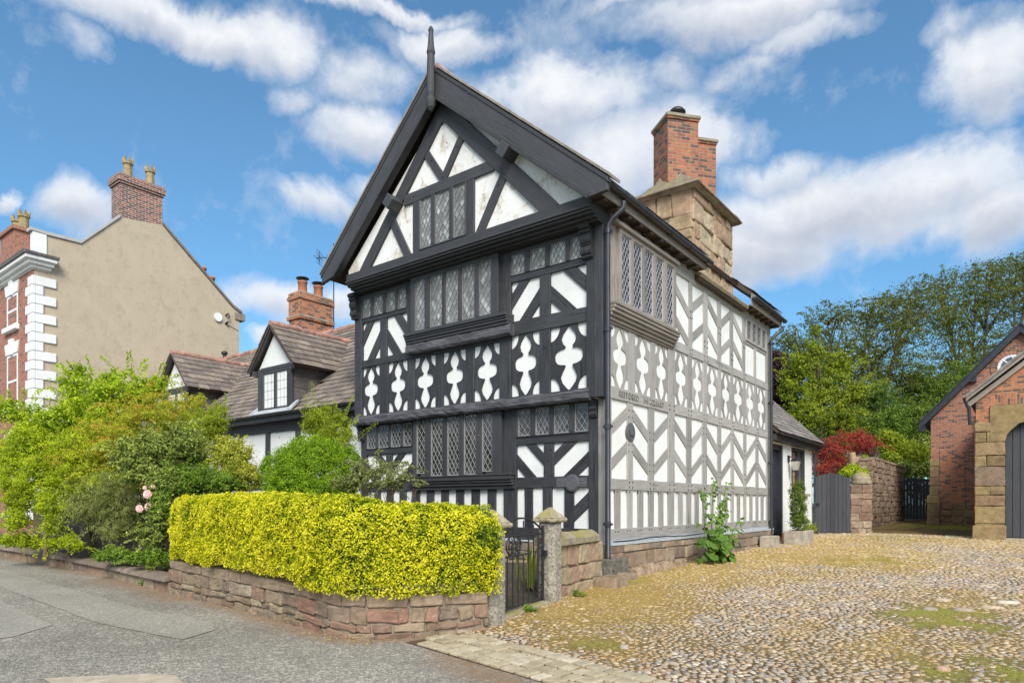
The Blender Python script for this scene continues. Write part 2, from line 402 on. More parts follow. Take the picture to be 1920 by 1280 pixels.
def wob(poly, j, step=.28):
    out = []
    for i in range(len(poly)):
        a, b = Vector(poly[i]), Vector(poly[(i + 1) % len(poly)])
        n = max(1, int((b - a).length / step)); d = (b - a); nn = Vector((-d.y, d.x)).normalized() if d.length else Vector((0, 0))
        for k in range(n):
            p = a + d * (k / n) + nn * random.uniform(-j, j)
            out.append((p.x, p.y))
    return out

def clip(poly, u0, u1, z0, z1):
    def half(ps, f, inter):
        out = []
        for i in range(len(ps)):
            a, b = ps[i], ps[(i + 1) % len(ps)]
            if f(a): out.append(a)
            if f(a) != f(b): out.append(inter(a, b))
        return out
    for ax, lim, sg in ((0, u0, 1), (0, u1, -1), (1, z0, 1), (1, z1, -1)):
        if not poly: return []
        f = lambda p: (p[ax] - lim) * sg >= 0
        def inter(a, b):
            t = (lim - a[ax]) / (b[ax] - a[ax]); return (a[0] + t * (b[0] - a[0]), a[1] + t * (b[1] - a[1]))
        poly = half(poly, f, inter)
    return poly

def strip(a, b, w):
    a, b = Vector(a), Vector(b); d = (b - a).normalized(); n = Vector((-d.y, d.x)) * (w / 2)
    return [tuple(a + n), tuple(a - n), tuple(b - n), tuple(b + n)], tuple(d)

def tag(o, label=None, cat=None, group=None, kind=None):
    if label: o['label'] = label
    if cat: o['category'] = cat
    if group: o['group'] = group
    if kind: o['kind'] = kind
    return o

def thing(name, loc, label, cat, group=None):
    o = bpy.data.objects.new(name, None); COL.objects.link(o)
    o.location = loc; o.empty_display_size = .2
    return tag(o, label, cat, group)

def fast_mesh(name, V, F, mat, parent=None, tone=None, smooth=False):
    """numpy mesh: V (n,3), F (m,k) of equal-sized faces"""
    V = np.asarray(V, dtype=np.float64) - np.array(world_offset(parent)); F = np.asarray(F, dtype=np.int32)
    me = bpy.data.meshes.new(name); m_, k = F.shape
    me.vertices.add(len(V)); me.vertices.foreach_set('co', V.astype(np.float32).ravel())
    me.loops.add(m_ * k); me.loops.foreach_set('vertex_index', F.ravel())
    me.polygons.add(m_); me.polygons.foreach_set('loop_start', np.arange(0, m_ * k, k, dtype=np.int32))
    try: me.polygons.foreach_set('loop_total', np.full(m_, k, dtype=np.int32))
    except Exception: pass
    me.polygons.foreach_set('use_smooth', np.full(m_, smooth))
    for x in (mat if isinstance(mat, (list, tuple)) else [mat]): me.materials.append(x)
    me.update(calc_edges=True)
    if tone is not None:
        a = me.attributes.new('tone', 'FLOAT', 'POINT'); a.data.foreach_set('value', np.asarray(tone, dtype=np.float32))
    o = bpy.data.objects.new(name, me); COL.objects.link(o)
    if parent: o.parent = parent
    return o

# ------------------------------------------------------------------ foliage
def unit(a): return a / np.maximum(np.linalg.norm(a, axis=-1, keepdims=True), 1e-9)

def leaf_mesh(name, P, Nn, size, mat, parent=None, aspect=.5, droop=.0, jitter=.7, tone=None, szvar=.35, fold=.25):
    n = len(P); P = np.asarray(P); nr = unit(np.asarray(Nn) + RNG.normal(0, jitter, (n, 3)))
    t = RNG.normal(0, 1, (n, 3)); t[:, 2] -= droop * 2
    t = unit(t - nr * np.sum(t * nr, 1, keepdims=True)); w = np.cross(nr, t)
    L = (size * (1 + RNG.uniform(-szvar, szvar, n)))[:, None]; W = L * aspect * .5
    base = P - t * L * .5; tip = P + t * L * .5
    l = P + w * W + nr * L * fold * .3; r = P - w * W + nr * L * fold * .3
    V = np.stack([base, r, tip, l], 1).reshape(-1, 3)
    F = np.arange(4 * n, dtype=np.int32).reshape(n, 4)
    tn = None if tone is None else np.repeat(np.clip(tone, 0, 1), 4)
    return fast_mesh(name, V, F, mat, parent, tn)

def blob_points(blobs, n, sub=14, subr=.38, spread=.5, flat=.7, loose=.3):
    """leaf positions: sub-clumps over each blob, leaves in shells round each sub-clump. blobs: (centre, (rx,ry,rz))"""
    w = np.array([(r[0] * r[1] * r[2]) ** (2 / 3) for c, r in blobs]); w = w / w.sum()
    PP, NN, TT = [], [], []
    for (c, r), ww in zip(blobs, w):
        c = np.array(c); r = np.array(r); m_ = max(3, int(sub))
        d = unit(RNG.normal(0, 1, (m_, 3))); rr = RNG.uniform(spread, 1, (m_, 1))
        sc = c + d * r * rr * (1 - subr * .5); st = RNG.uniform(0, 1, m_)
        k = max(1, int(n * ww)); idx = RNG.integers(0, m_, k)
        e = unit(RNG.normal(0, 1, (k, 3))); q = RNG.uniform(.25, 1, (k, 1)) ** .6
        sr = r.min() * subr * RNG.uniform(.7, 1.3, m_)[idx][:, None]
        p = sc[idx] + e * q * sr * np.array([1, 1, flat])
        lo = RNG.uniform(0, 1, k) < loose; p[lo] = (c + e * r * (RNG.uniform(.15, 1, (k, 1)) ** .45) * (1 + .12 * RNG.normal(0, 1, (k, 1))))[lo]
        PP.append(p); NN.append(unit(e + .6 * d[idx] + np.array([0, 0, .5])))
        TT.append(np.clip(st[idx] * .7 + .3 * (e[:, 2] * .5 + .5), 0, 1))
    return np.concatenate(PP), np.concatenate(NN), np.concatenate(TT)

def shoot_points(blobs, n, length, rise, sag, size):
    """leafy shoots that break the outline: n arching sprays, leaves in pairs along each"""
    w = np.array([(r[0] * r[1] * r[2]) ** (2 / 3) for c, r in blobs]); w = w / w.sum(); PP, NN, TT = [], [], []
    for _ in range(n):
        c, r = blobs[RNG.choice(len(blobs), p=w)]; c, r = np.array(c), np.array(r)
        d = unit(RNG.normal(0, 1, 3) + np.array([0, 0, .35])); p = c + d * r * RNG.uniform(.7, 1.0)
        v = unit(d * np.array([1, 1, .6]) + np.array([0, 0, rise]) + RNG.normal(0, .25, 3)); L = length * RNG.uniform(.5, 1.4)
        m_ = max(6, int(L / size * 2.6)); side = unit(np.cross(v, RNG.normal(0, 1, 3))); up = np.cross(side, v); tn = RNG.uniform(.45, 1)
        for k in range(m_):
            t = k / m_; q = p + v * (L * t) + np.array([0, 0, -sag * L * t * t])
            for s_ in (-1, 1):
                wd_ = size * (.9 - .55 * t) * RNG.uniform(.6, 1.25)
                PP.append(q + side * s_ * wd_ + RNG.normal(0, size * .18, 3)); NN.append(up * (1 if up[2] > 0 else -1) + RNG.normal(0, .25, 3)); TT.append(tn + RNG.normal(0, .08))
    return np.array(PP), unit(np.array(NN)), np.clip(np.array(TT), 0, 1)

def limbs(mb, base, blobs, r0, fork=.45, n=6, mat=0, twigs=3):
    """a tapered trunk dividing into limbs that reach the clumps"""
    base = Vector(base); top = Vector((0, 0, 0))
    for c, r in blobs: top += Vector(c)
    top /= len(blobs); fk = base.lerp(top, fork)
    mid = base.lerp(fk, .5) + Vector((random.uniform(-.1, .1), random.uniform(-.1, .1), 0)) * r0 * 3
    mb.tube([base - UP * .1, base + UP * r0 * .5, mid, fk], [r0 * 1.35, r0 * 1.05, r0 * .85, r0 * .7], n, mat)
    for c, r in blobs:
        c = Vector(c); s_ = base.lerp(fk, random.uniform(.75, 1))
        m1 = s_.lerp(c, .5) + Vector((random.uniform(-1, 1), random.uniform(-1, 1), random.uniform(-.2, .6))) * (c - s_).length * .08
        mb.tube([s_, m1, c], [r0 * .45, r0 * .3, r0 * .1], 5, mat, cap=False)
        for k in range(twigs):
            d = Vector((random.gauss(0, 1), random.gauss(0, 1), random.gauss(.3, .7))).normalized()
            e = c + Vector((d.x * r[0], d.y * r[1], d.z * r[2])) * .85
            q = m1.lerp(c, random.uniform(.3, 1))
            mb.tube([q, q.lerp(e, .5) + Vector((0, 0, .06 * (e - q).length)), e], [r0 * .2, r0 * .12, r0 * .03], 4, mat, cap=False)

def plant(name, label, cat, base, blobs, n, size, leafmat, barkmat=None, r0=.03, sub=14, subr=.38, aspect=.5, spread=.5,
          droop=0, jitter=.7, group=None, fork=.3, twigs=3, trunkname='stem', crownname='foliage', flat=.7, fold=.25, loose=.3, shoots=None):
    t = thing(name, base, label, cat, group)
    mb = MB(); limbs(mb, base, blobs, r0, fork, 7, 0, twigs); mb.build(trunkname, barkmat or M['twig'], t)
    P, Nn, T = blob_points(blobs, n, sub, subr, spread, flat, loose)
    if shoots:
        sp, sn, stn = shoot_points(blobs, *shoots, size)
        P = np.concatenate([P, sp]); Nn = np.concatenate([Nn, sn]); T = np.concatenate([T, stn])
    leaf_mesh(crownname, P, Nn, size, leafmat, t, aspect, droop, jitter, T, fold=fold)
    return t

# ------------------------------------------------------------------ stonework
def stone_course_wall(mb, path, zb, zt, hrange, lrange, thick, mat=0, proud=.02, jit=.012, big=0):
    """coursed rubble along a polyline path (list of (x,y)); outward side is to the right of travel. zb/zt: functions of distance or numbers"""
    pts = [Vector((x, y)) for x, y in path]; cum = [0]
    for a, b in zip(pts, pts[1:]): cum.append(cum[-1] + (b - a).length)
    Ltot = cum[-1]
    def on(s_):
        s_ = min(max(s_, 0), Ltot)
        for i in range(len(pts) - 1):
            if s_ <= cum[i + 1] or i == len(pts) - 2:
                t = (s_ - cum[i]) / max(1e-6, cum[i + 1] - cum[i]); return pts[i].lerp(pts[i + 1], t)
    fb = zb if callable(zb) else (lambda s_: zb); ft = zt if callable(zt) else (lambda s_: zt)
    f = 0.0
    while f < 1 - 1e-3:
        hh = random.uniform(*hrange) / max(.05, ft(Ltot / 2) - fb(Ltot / 2)); f1 = f + hh
        if 1 - f1 < hh * .55: f1 = 1
        s_ = -random.uniform(0, lrange[0]) * 0
        while s_ < Ltot - 1e-3:
            l = random.uniform(*lrange); s1 = s_ + l
            if Ltot - s1 < lrange[0] * .6: s1 = Ltot
            g = .008
            a, b = on(s_ + g), on(s1 - g)
            if (b - a).length < .02: s_ = s1; continue
            d = (b - a).normalized(); nr = Vector((d.y, -d.x)); pr = proud * random.uniform(.2, 1)
            z00 = fb(s_) + (ft(s_) - fb(s_)) * f + g; z01 = fb(s_) + (ft(s_) - fb(s_)) * f1 - g
            z10 = fb(s1) + (ft(s1) - fb(s1)) * f + g; z11 = fb(s1) + (ft(s1) - fb(s1)) * f1 - g
            J = lambda: random.uniform(-jit, jit)
            def pt(p, off, z): return (p.x + nr.x * off + d.x * J(), p.y + nr.y * off + d.y * J(), z + J())
            mb.hexa([pt(a, pr, z00), pt(b, pr, z10), pt(b, -thick, z10), pt(a, -thick, z00)],
                    [pt(a, pr + J() * .6, z01), pt(b, pr + J() * .6, z11), pt(b, -thick, z11), pt(a, -thick, z01)], mat, (d.x, d.y, 0))
            s_ = s1
        f = f1

def core_wall(mb, path, zb, zt, thick, mat=0, inset=.014):
    """mortar body behind the stones"""
    pts = [Vector((x, y)) for x, y in path]; cum = [0]
    for a, b in zip(pts, pts[1:]): cum.append(cum[-1] + (b - a).length)
    fb = zb if callable(zb) else (lambda s_: zb); ft = zt if callable(zt) else (lambda s_: zt)
    vs, fs = [], []
    for i, p in enumerate(pts):
        d = (pts[min(i + 1, len(pts) - 1)] - pts[max(i - 1, 0)]).normalized(); nr = Vector((d.y, -d.x))
        for off in (-inset, -thick + inset):
            for z in (fb(cum[i]) - .05, ft(cum[i]) - inset): vs.append((p.x + nr.x * off, p.y + nr.y * off, z))
    for i in range(len(pts) - 1):
        a, b = i * 4, i * 4 + 4
        fs += [[a, b, b + 1, a + 1], [a + 2, a + 3, b + 3, b + 2], [a + 1, b + 1, b + 3, a + 3]]
    fs += [[0, 1, 3, 2], [len(vs) - 4, len(vs) - 2, len(vs) - 1, len(vs) - 3]]
    mb.add(vs, fs, mat)

def slate_roof(mb, o, U, V, w, h, tw=.3, th=.22, test=None, t=.016, mat=0, jit=.012, over=.03):
    """overlapping slates on a roof plane: origin at the eave, U along the eave, V up the slope"""
    o, U, V = Vector(o), Vector(U).normalized(), Vector(V).normalized(); Nn = U.cross(V).normalized()
    if Nn.z < 0: Nn = -Nn
    rows = int(math.ceil(h / th)); rr = 0
    for r in range(rows):
        x = -random.uniform(0, tw) ; v0 = r * th - over
        while x < w:
            ww = tw * random.uniform(.7, 1.3); a, b = max(0, x), min(w, x + ww); x += ww
            if b - a < .03: continue
            v1 = min(h, v0 + th * 1.75)
            if test and not test((a + b) / 2, v0 + th * .6): continue
            j = random.uniform(-jit, jit); lift = t * 2.4 + random.uniform(0, .009)
            q = lambda u, v, n_: o + U * u + V * v + Nn * n_
            a2, b2 = a + .004, b - .004
            mb.hexa([q(a2, v0 + j, lift - t), q(b2, v0 + j + random.uniform(-.006, .006), lift - t), q(b2, v1, .002), q(a2, v1, .002)],
                    [q(a2, v0 + j, lift), q(b2, v0 + j, lift), q(b2, v1, .002 + t * .5), q(a2, v1, .002 + t * .5)], mat, tuple(U))

CLOUDS = bpy.data.textures.new('stone_relief', 'CLOUDS'); CLOUDS.noise_scale = .09; CLOUDS.noise_depth = 3
CLOUDS2 = bpy.data.textures.new('stone_relief_large', 'CLOUDS'); CLOUDS2.noise_scale = .22; CLOUDS2.noise_depth = 4
CLOUDS3 = bpy.data.textures.new('stone_relief_fine', 'CLOUDS'); CLOUDS3.noise_scale = .05; CLOUDS3.noise_depth = 4
def roughen(o, lev=2, st=.03, tex=None):
    s_ = o.modifiers.new('split', 'SUBSURF'); s_.subdivision_type = 'SIMPLE'; s_.levels = s_.render_levels = lev
    d = o.modifiers.new('relief', 'DISPLACE'); d.texture = tex or CLOUDS; d.strength = st; d.mid_level = .5; d.texture_coords = 'LOCAL'
    return o

def flat_poly(mb, pts, thick, mat=0, U=(1, 0, 0)):
    """a slab of given thickness under a planar polygon (any slope)"""
    ps = [Vector(p) for p in pts]; n = (ps[1] - ps[0]).cross(ps[2] - ps[0]).normalized()
    if n.z < 0: ps = ps[::-1]; n = -n
    k = len(ps); vs = ps + [p - n * thick for p in ps]
    mb.add(vs, [list(range(k)), [k + i for i in range(k)][::-1]] + [[i, k + i, k + (i + 1) % k, (i + 1) % k] for i in range(k)], mat, U)

# ------------------------------------------------------------------ joinery
BALX = [(0, 1), (.10, .945), (.24, .86), (.30, .79), (.22, .72), (.13, .675), (.2, .65), (.42, .645), (.63, .615), (.71, .555), (.70, .50), (.62, .435),
       (.42, .405), (.2, .40), (.14, .375), (.27, .29), (.36, .215), (.30, .135), (.12, .04), (0, 0)]
BAL = [(0, 1), (.12, .95), (.33, .87), (.41, .80), (.34, .73), (.20, .68), (.22, .655), (.45, .645), (.68, .61), (.76, .55), (.74, .475), (.64, .43),
       (.44, .405), (.22, .395), (.20, .37), (.36, .28), (.45, .205), (.37, .125), (.15, .04), (0, 0)]
def baluster(mb, fr, u0, u1, z0, z1, d0, d1, mat=0, q=(.54, .22)):
    """two shaped boards that leave a pierced baluster of plaster between them"""
    c, hw, h = (u0 + u1) / 2, (u1 - u0) / 2, z1 - z0
    for sgn in (-1, 1):
        pts = [(x, y) for x, y in BAL]
        arc1 = [(1 - q[0] * math.cos(a), q[1] * math.sin(a)) for a in np.linspace(0, math.pi / 2, 7)]
        arc2 = [(1 - q[0] * math.sin(a), 1 - q[1] * math.cos(a)) for a in np.linspace(0, math.pi / 2, 7)]
        pts += arc1 + arc2
        # arc1: from (1-q,0) to (1,q); arc2: from (1,1-q) to (1-q,1)
        s_ = 1 + random.uniform(-.02, .02)
        poly = [(c + sgn * hw * min(1, x * s_ if x < 1 else 1) + sgn * (.006 if x == 0 else 0) * 0, z0 + y * h) for x, y in pts]
        mb.prism(fr, poly, d0, d1, mat, (0, 1))

def leaded_window(parent, fr, u0, u1, z0, z1, lights, d, framemat, glassmat, leadmat, name='window', lz=None, dia=(.105, .165), bar=.009, depth=.07, head=.0, label=None, square=False):
    """frame with mullions (mesh) and its leaded glazing (sub-part). lights: list of (ua, ub[, za, zb])"""
    mb = MB(); L = []
    for l in lights:
        za, zb = (l[2], l[3]) if len(l) > 2 else lz
        L.append((l[0], l[1], za, zb))
    L.sort()
    zlo = min(l[2] for l in L); zhi = max(l[3] for l in L)
    mb.rect(fr, u0, u1, z0, zlo, d - depth, d, 0, (1, 0)); mb.rect(fr, u0, u1, zhi, z1, d - depth, d, 0, (1, 0))
    edges = [u0] + [x for l in L for x in (l[0], l[1])] + [u1]
    for i in range(0, len(edges), 2):
        mb.rect(fr, edges[i], edges[i + 1], zlo, zhi, d - depth, d + (.004 if 0 < i < len(edges) - 2 else -.002), 0, (0, 1))
    w = mb.build(name, framemat, parent, .005)
    if label: w['label'] = label
    g = MB()
    for (a, b, za, zb) in L:
        if zb < zhi - .01: pass
        # slim casement round each light
        for (p0, p1, q0, q1) in ((a, a + .016, za, zb), (b - .016, b, za, zb), (a + .016, b - .016, za, za + .016), (a + .016, b - .016, zb - .016, zb)):
            g.rect(fr, p0, p1, q0, q1, d - .05, d - .02, 1)
        a2, b2, y0, y1 = a + .016, b - .016, za + .016, zb - .016
        dw, dh = dia
        if square:
            nu, nv = max(1, round((b2 - a2) / dw)), max(1, round((y1 - y0) / dh))
            for i in range(nu):
                for k in range(nv):
                    cell = [(a2 + (b2 - a2) * i / nu, y0 + (y1 - y0) * k / nv), (a2 + (b2 - a2) * (i + 1) / nu, y0 + (y1 - y0) * k / nv),
                            (a2 + (b2 - a2) * (i + 1) / nu, y0 + (y1 - y0) * (k + 1) / nv), (a2 + (b2 - a2) * i / nu, y0 + (y1 - y0) * (k + 1) / nv)]
                    quarry(g, fr, cell, d - .04)
            for i in range(1, nu): u = a2 + (b2 - a2) * i / nu; g.rect(fr, u - bar / 2, u + bar / 2, y0, y1, d - .04, d - .03, 1)
            for k in range(1, nv): z = y0 + (y1 - y0) * k / nv; g.rect(fr, a2, b2, z - bar / 2, z + bar / 2, d - .04, d - .031, 1)
            continue
        nu = max(2, round((b2 - a2) / dw)); dw = (b2 - a2) / nu
        for i in range(-1, nu * 2 + 2):
            for k in range(-1, int((y1 - y0) / dh) * 2 + 4):
                if (i + k) % 2: continue
                cx, cz = a2 + i * dw / 2, y0 + k * dh / 2
                cell = clip([(cx - dw / 2, cz), (cx, cz - dh / 2), (cx + dw / 2, cz), (cx, cz + dh / 2)], a2, b2, y0, y1)
                if len(cell) >= 3: quarry(g, fr, cell, d - .04)
        span = (y1 - y0) / dh * dw
        i = -int((y1 - y0) / dh) - 2
        while i <= nu + int((y1 - y0) / dh) + 2:
            for sg in (1, -1):
                A = (a2 + i * dw + dw / 2, y0); B = (A[0] + sg * span, y1)
                p, gr = strip((A[0] - sg * dw * .2, y0 - dh * .2), (B[0] + sg * dw * .2, y1 + dh * .2), bar)
                p = clip(p, a2, b2, y0, y1)
                if len(p) >= 3: g.prism(fr, p, d - .036, d - (.030 if sg > 0 else .0285), 1)
            i += 1
    g.build('glazing', [glassmat, leadmat], w)
    return w

def quarry(g, fr, cell, d):
    cu = sum(c[0] for c in cell) / len(cell); cz = sum(c[1] for c in cell) / len(cell)
    tu, tz = random.gauss(0, .018), random.gauss(0, .018)
    vs = [fr.P(u, z, d + (u - cu) * tu + (z - cz) * tz) for u, z in cell]
    f = list(range(len(cell)))
    a = sum(cell[i][0] * cell[(i + 1) % len(cell)][1] - cell[(i + 1) % len(cell)][0] * cell[i][1] for i in range(len(cell)))
    if (a < 0) != (fr.u.cross(UP).dot(fr.n) < 0): f = f[::-1]
    g.add(vs, [f], 0, tuple(fr.u))

def cornice(mb, fr, u0, u1, prof, mat=0):
    """moulding: list of (z0, z1, d1)"""
    for i, (a, b, d) in enumerate(prof):
        mb.rect(fr, u0, u1, a, b, -getattr(fr, 'deep', .03), d, mat, (1, 0))

def peg(mb, fr, u, z, d, r=.016, mat=0):
    mb.prism(fr, [(u + r * math.cos(a), z + r * math.sin(a)) for a in np.linspace(0, 2 * math.pi, 7)[:-1]], d - .01, d + .008, mat)

def downpipe(name, parent, x, y, ztop, zbot, off=(0, 0), r=.042, shoe=(0.1, 0)):
    mb = MB(); pts = []
    if off != (0, 0):
        pts += [(x + off[0], y + off[1], ztop + .22), (x + off[0], y + off[1], ztop + .12), (x + off[0] * .3, y + off[1] * .3, ztop - .04)]
    pts += [(x, y, ztop - .15), (x, y, zbot + .12), (x + shoe[0], y + shoe[1], zbot)]
    mb.tube(pts, r, 10)
    z = ztop - .25; 
    while z > zbot + .2:
        mb.tube([(x, y, z - .045), (x, y, z + .045)], r * 1.28, 10); mb.box((x, y, z), (r * 1.9, .02, .018)); z -= 1.62
    mb.tube([(x, y, zbot + .14), (x, y, zbot + .24)], r * 1.35, 10)
    return mb.build(name, M['pipe'], parent)
# ------------------------------------------------------------------ the timber-framed house
X = (1, 0, 0)
house = thing('timber_framed_house', (-8.9, 14, .3), 'tall black and white timber framed house with a steep gable and pierced baluster panels', 'house')
FG = Fr((0, 9.90, 0), (1, 0, 0), (0, -1, 0))      # ground floor front
FU = Fr((0, 9.75, 0), (1, 0, 0), (0, -1, 0))      # jettied first floor front
FT = FrS((0, 9.34, 0), (1, 0, 0), (0, -1, 0)); FT.k = 9.34 / 9.60      # gable front
SX = -5.62
FS = Fr((SX, 0, 0), (0, 1, 0), (1, 0, 0))         # long side wall
YB = 18.85                                       # rear corner

# plaster infill (one body per storey front and one for the long wall)
w = MB()
w.rect(FG, -11.95, -5.64, .8, 3.3, -.2, 0); w.rect(FU, -11.97, -5.64, 3.3, 6.3, -.2, 0)
w.build('front_wall', M['white'], house)
w = MB()
w.prism(FT, [(-12.1, 6.4), (-5.75, 6.4), (-5.75, 6.95), (-8.95, 9.60), (-12.1, 6.76)], -.15, 0)
w.build('gable_wall', M['white_stain'], house)
w = MB(); w.rect(FS, 9.92, YB, .8, 6.5, -.2, 0); w.build('side_wall', M['white'], house)
w = MB(); w.box((-11.87, 14.4, 3.5), (.1, 4.4, 2.8)); w.box((-8.8, YB - .1, 3.5), (3.1, .1, 2.8))
w.prism(Fr((0, YB, 0), (-1, 0, 0), (0, 1, 0)), [(12, 6.25), (5.7, 6.25), (8.95, 9.3)], -.15, 0); w.build('rear_wall', M['white'], house)

def chevron(mb, fr, u0, u1, z0, z1, sg, d0, d1, bands=((.33, .70), (-.68, -.28)), mat=0):
    h, ww = z1 - z0, u1 - u0
    for a, b in bands:
        c = (a + b) / 2; 
        # normalised line  zn - un = c  (mirrored for sg<0)
        A = (u0 - ww * .5, z0 + h * (c - .5)); B = (u1 + ww * .5, z0 + h * (c + 1.5))
        Lp = math.hypot(B[0] - A[0], B[1] - A[1]); perp = (b - a) * h * (B[0] - A[0]) / Lp
        p, g = strip(A, B, perp)
        if sg < 0: p = [(u0 + u1 - u, z) for u, z in p]; g = (-g[0], g[1])
        p = clip(p, u0 - .015, u1 + .015, z0 - .015, z1 + .015)
        if len(p) >= 3: mb.prism(fr, p, d0, d1, mat, g)

# ---- ground floor front framing
mb = MB(); J = .005
for a, b, z0, z1 in ((-11.97, -11.79, .9, 3.28), (-10.31, -10.2, 1.0, 3.28), (-7.83, -7.53, .9, 3.3), (-5.96, -5.775, .85, 3.28)):
    mb.rect(FG, a, b, z0, z1, -.05, .055, 0, (0, 1), J)
for a, b, z0, z1 in ((-11.79, -10.31, 2.6, 2.735), (-11.79, -10.31, 1.80, 2.0), (-7.53, -5.96, 2.60, 2.74), (-7.53, -5.96, 1.80, 2.0),
                     (-11.79, -7.83, .86, 1.07), (-7.53, -5.96, .85, 1.075), (-11.79, -10.31, 3.24, 3.3), (-7.53, -5.96, 3.26, 3.31)):
    mb.rect(FG, a, b, z0, z1, -.05, .045, 0, (1, 0), J)
for a, b in ((-11.15, -10.95), ): mb.rect(FG, a, b, 2.0, 2.6, -.05, .036, 0, (0, 1), J)
mb.rect(FG, -6.917, -6.70, 2.0, 2.6, -.05, .036, 0, (0, 1), J)
chevron(mb, FG, -7.53, -6.917, 2.0, 2.6, -1, -.05, .028); chevron(mb, FG, -6.70, -5.96, 2.0, 2.6, 1, -.05, .028)
chevron(mb, FG, -11.79, -11.15, 2.0, 2.6, -1, -.05, .028); chevron(mb, FG, -10.95, -10.31, 2.0, 2.6, 1, -.05, .028)
u = -11.55
while u < -7.95: mb.rect(FG, u, u + .205, 1.05, 1.8, -.05, .034, 0, (0, 1), J); u += .413
for a, b in ((-7.351, -7.172), (-6.94, -6.737), (-6.47, -6.28)): mb.rect(FG, a, b, 1.07, 1.81, -.05, .034, 0, (0, 1), J)
p, g = strip((-6.75, .93), (-5.7, 1.82), .2); mb.prism(FG, clip(p, -6.29, -5.95, 1.06, 1.81), -.05, .026, 0, g)
p, g = strip((-6.62, 1.03), (-5.7, 1.82), .2); mb.prism(FG, clip(p, -6.5, -5.95, 1.06, 1.5), -.05, .022, 0, g)
for u, z in ((-6.81, 2.3), (-6.87, 2.1), (-6.75, 2.5), (-7.44, 1.9), (-6.1, 1.9), (-7.62, 2.6), (-7.7, 1.3), (-5.86, 2.66), (-5.87, 1.88), (-5.86, .97)): peg(mb, FG, u, z, .05)
mb.build('ground_floor_framing', M['black'], house, .006)

leaded_window(house, FG, -11.79, -10.31, 2.735, 3.245, [(-11.76, -11.45), (-11.38, -11.04), (-10.97, -10.65), (-10.58, -10.33)], .066, M['blackfine'], M['glass_lo'], M['lead'], lz=(2.745, 3.235))
leaded_window(house, FG, -7.53, -5.955, 2.74, 3.265, [(-7.484, -7.197), (-7.088, -6.778), (-6.679, -6.349), (-6.242, -5.97)], .066, M['blackfine'], M['glass_lo'], M['lead'], lz=(2.765, 3.25))
wn = leaded_window(house, FG, -10.2, -7.83, 2.02, 3.33, [(-10.11, -9.84, 2.14, 3.30), (-9.69, -9.346, 2.08, 3.307), (-9.23, -8.90, 2.08, 3.307), (-8.783, -8.448, 2.085, 3.307), (-8.311, -8.052, 2.13, 3.305)],
                   .13, M['blackfine'], M['glass_lo'], M['lead'], dia=(.112, .175), depth=.16)
mb = MB(); cornice(mb, FG, -10.24, -7.55, [(1.965, 2.045, .20), (1.915, 1.965, .17), (1.86, 1.915, .14), (1.79, 1.86, .10)])
mb.rect(FG, -10.26, -7.53, 2.045, 2.075, -.03, .215, 0, (1, 0)); mb.build('sill', M['blackfine'], wn, .012, 2)
mb = MB(); mb.lathe((-8.37, 9.755, 2.83), [(.001, -.012), (.012, -.004), (.012, .004), (.001, .012)], 8); mb.build('latch', M['pot_red'], wn)

# ---- jetty beam and first floor framing
mb = MB()
def rough_beam(mb, fr, u0, u1, z0, z1, d0, d1, n=26, j=.016, mat=0):
    """adzed beam: jittered cross-sections"""
    rings = []
    for i in range(n + 1):
        u = u0 + (u1 - u0) * i / n; r = lambda s_=1: random.uniform(-j, j) * s_
        top = z1 + r(); bot = z0 + r(); mid = (z0 + z1) / 2
        rings.append([fr.P(u, bot, d0), fr.P(u, bot + r(.5), d1 - .03 + r()), fr.P(u, bot + .04 + r(.5), d1 + r()), fr.P(u, mid + r(), d1 + r(.8)), fr.P(u, top - .04 + r(.5), d1 + r()), fr.P(u, top + r(.4), d1 - .03 + r()), fr.P(u, top, d0)])
    k = 7; vs = [v for q in rings for v in q]; fs = []
    for i in range(n):
        for a in range(k): fs.append([i * k + a, i * k + (a + 1) % k, (i + 1) * k + (a + 1) % k, (i + 1) * k + a])
    fs += [list(range(k))[::-1], [n * k + a for a in range(k)]]
    if fr.u.cross(UP).dot(fr.n) < 0: fs = [f[::-1] for f in fs]
    fs = [f[::-1] for f in fs]
    mb.add(vs, fs, mat, tuple(fr.u), (1, 0))
rough_beam(mb, FU, -12.0, -5.83, 3.265, 3.455, -.25, .12, 60, .009)
mb.build('jetty_beam', M['rough'], house)
mb = MB(); rough_beam(mb, FU, -10.2, -7.45, 4.60, 4.80, -.05, .20, 30, .007)
mb.build('oriel_beam', M['rough'], house)

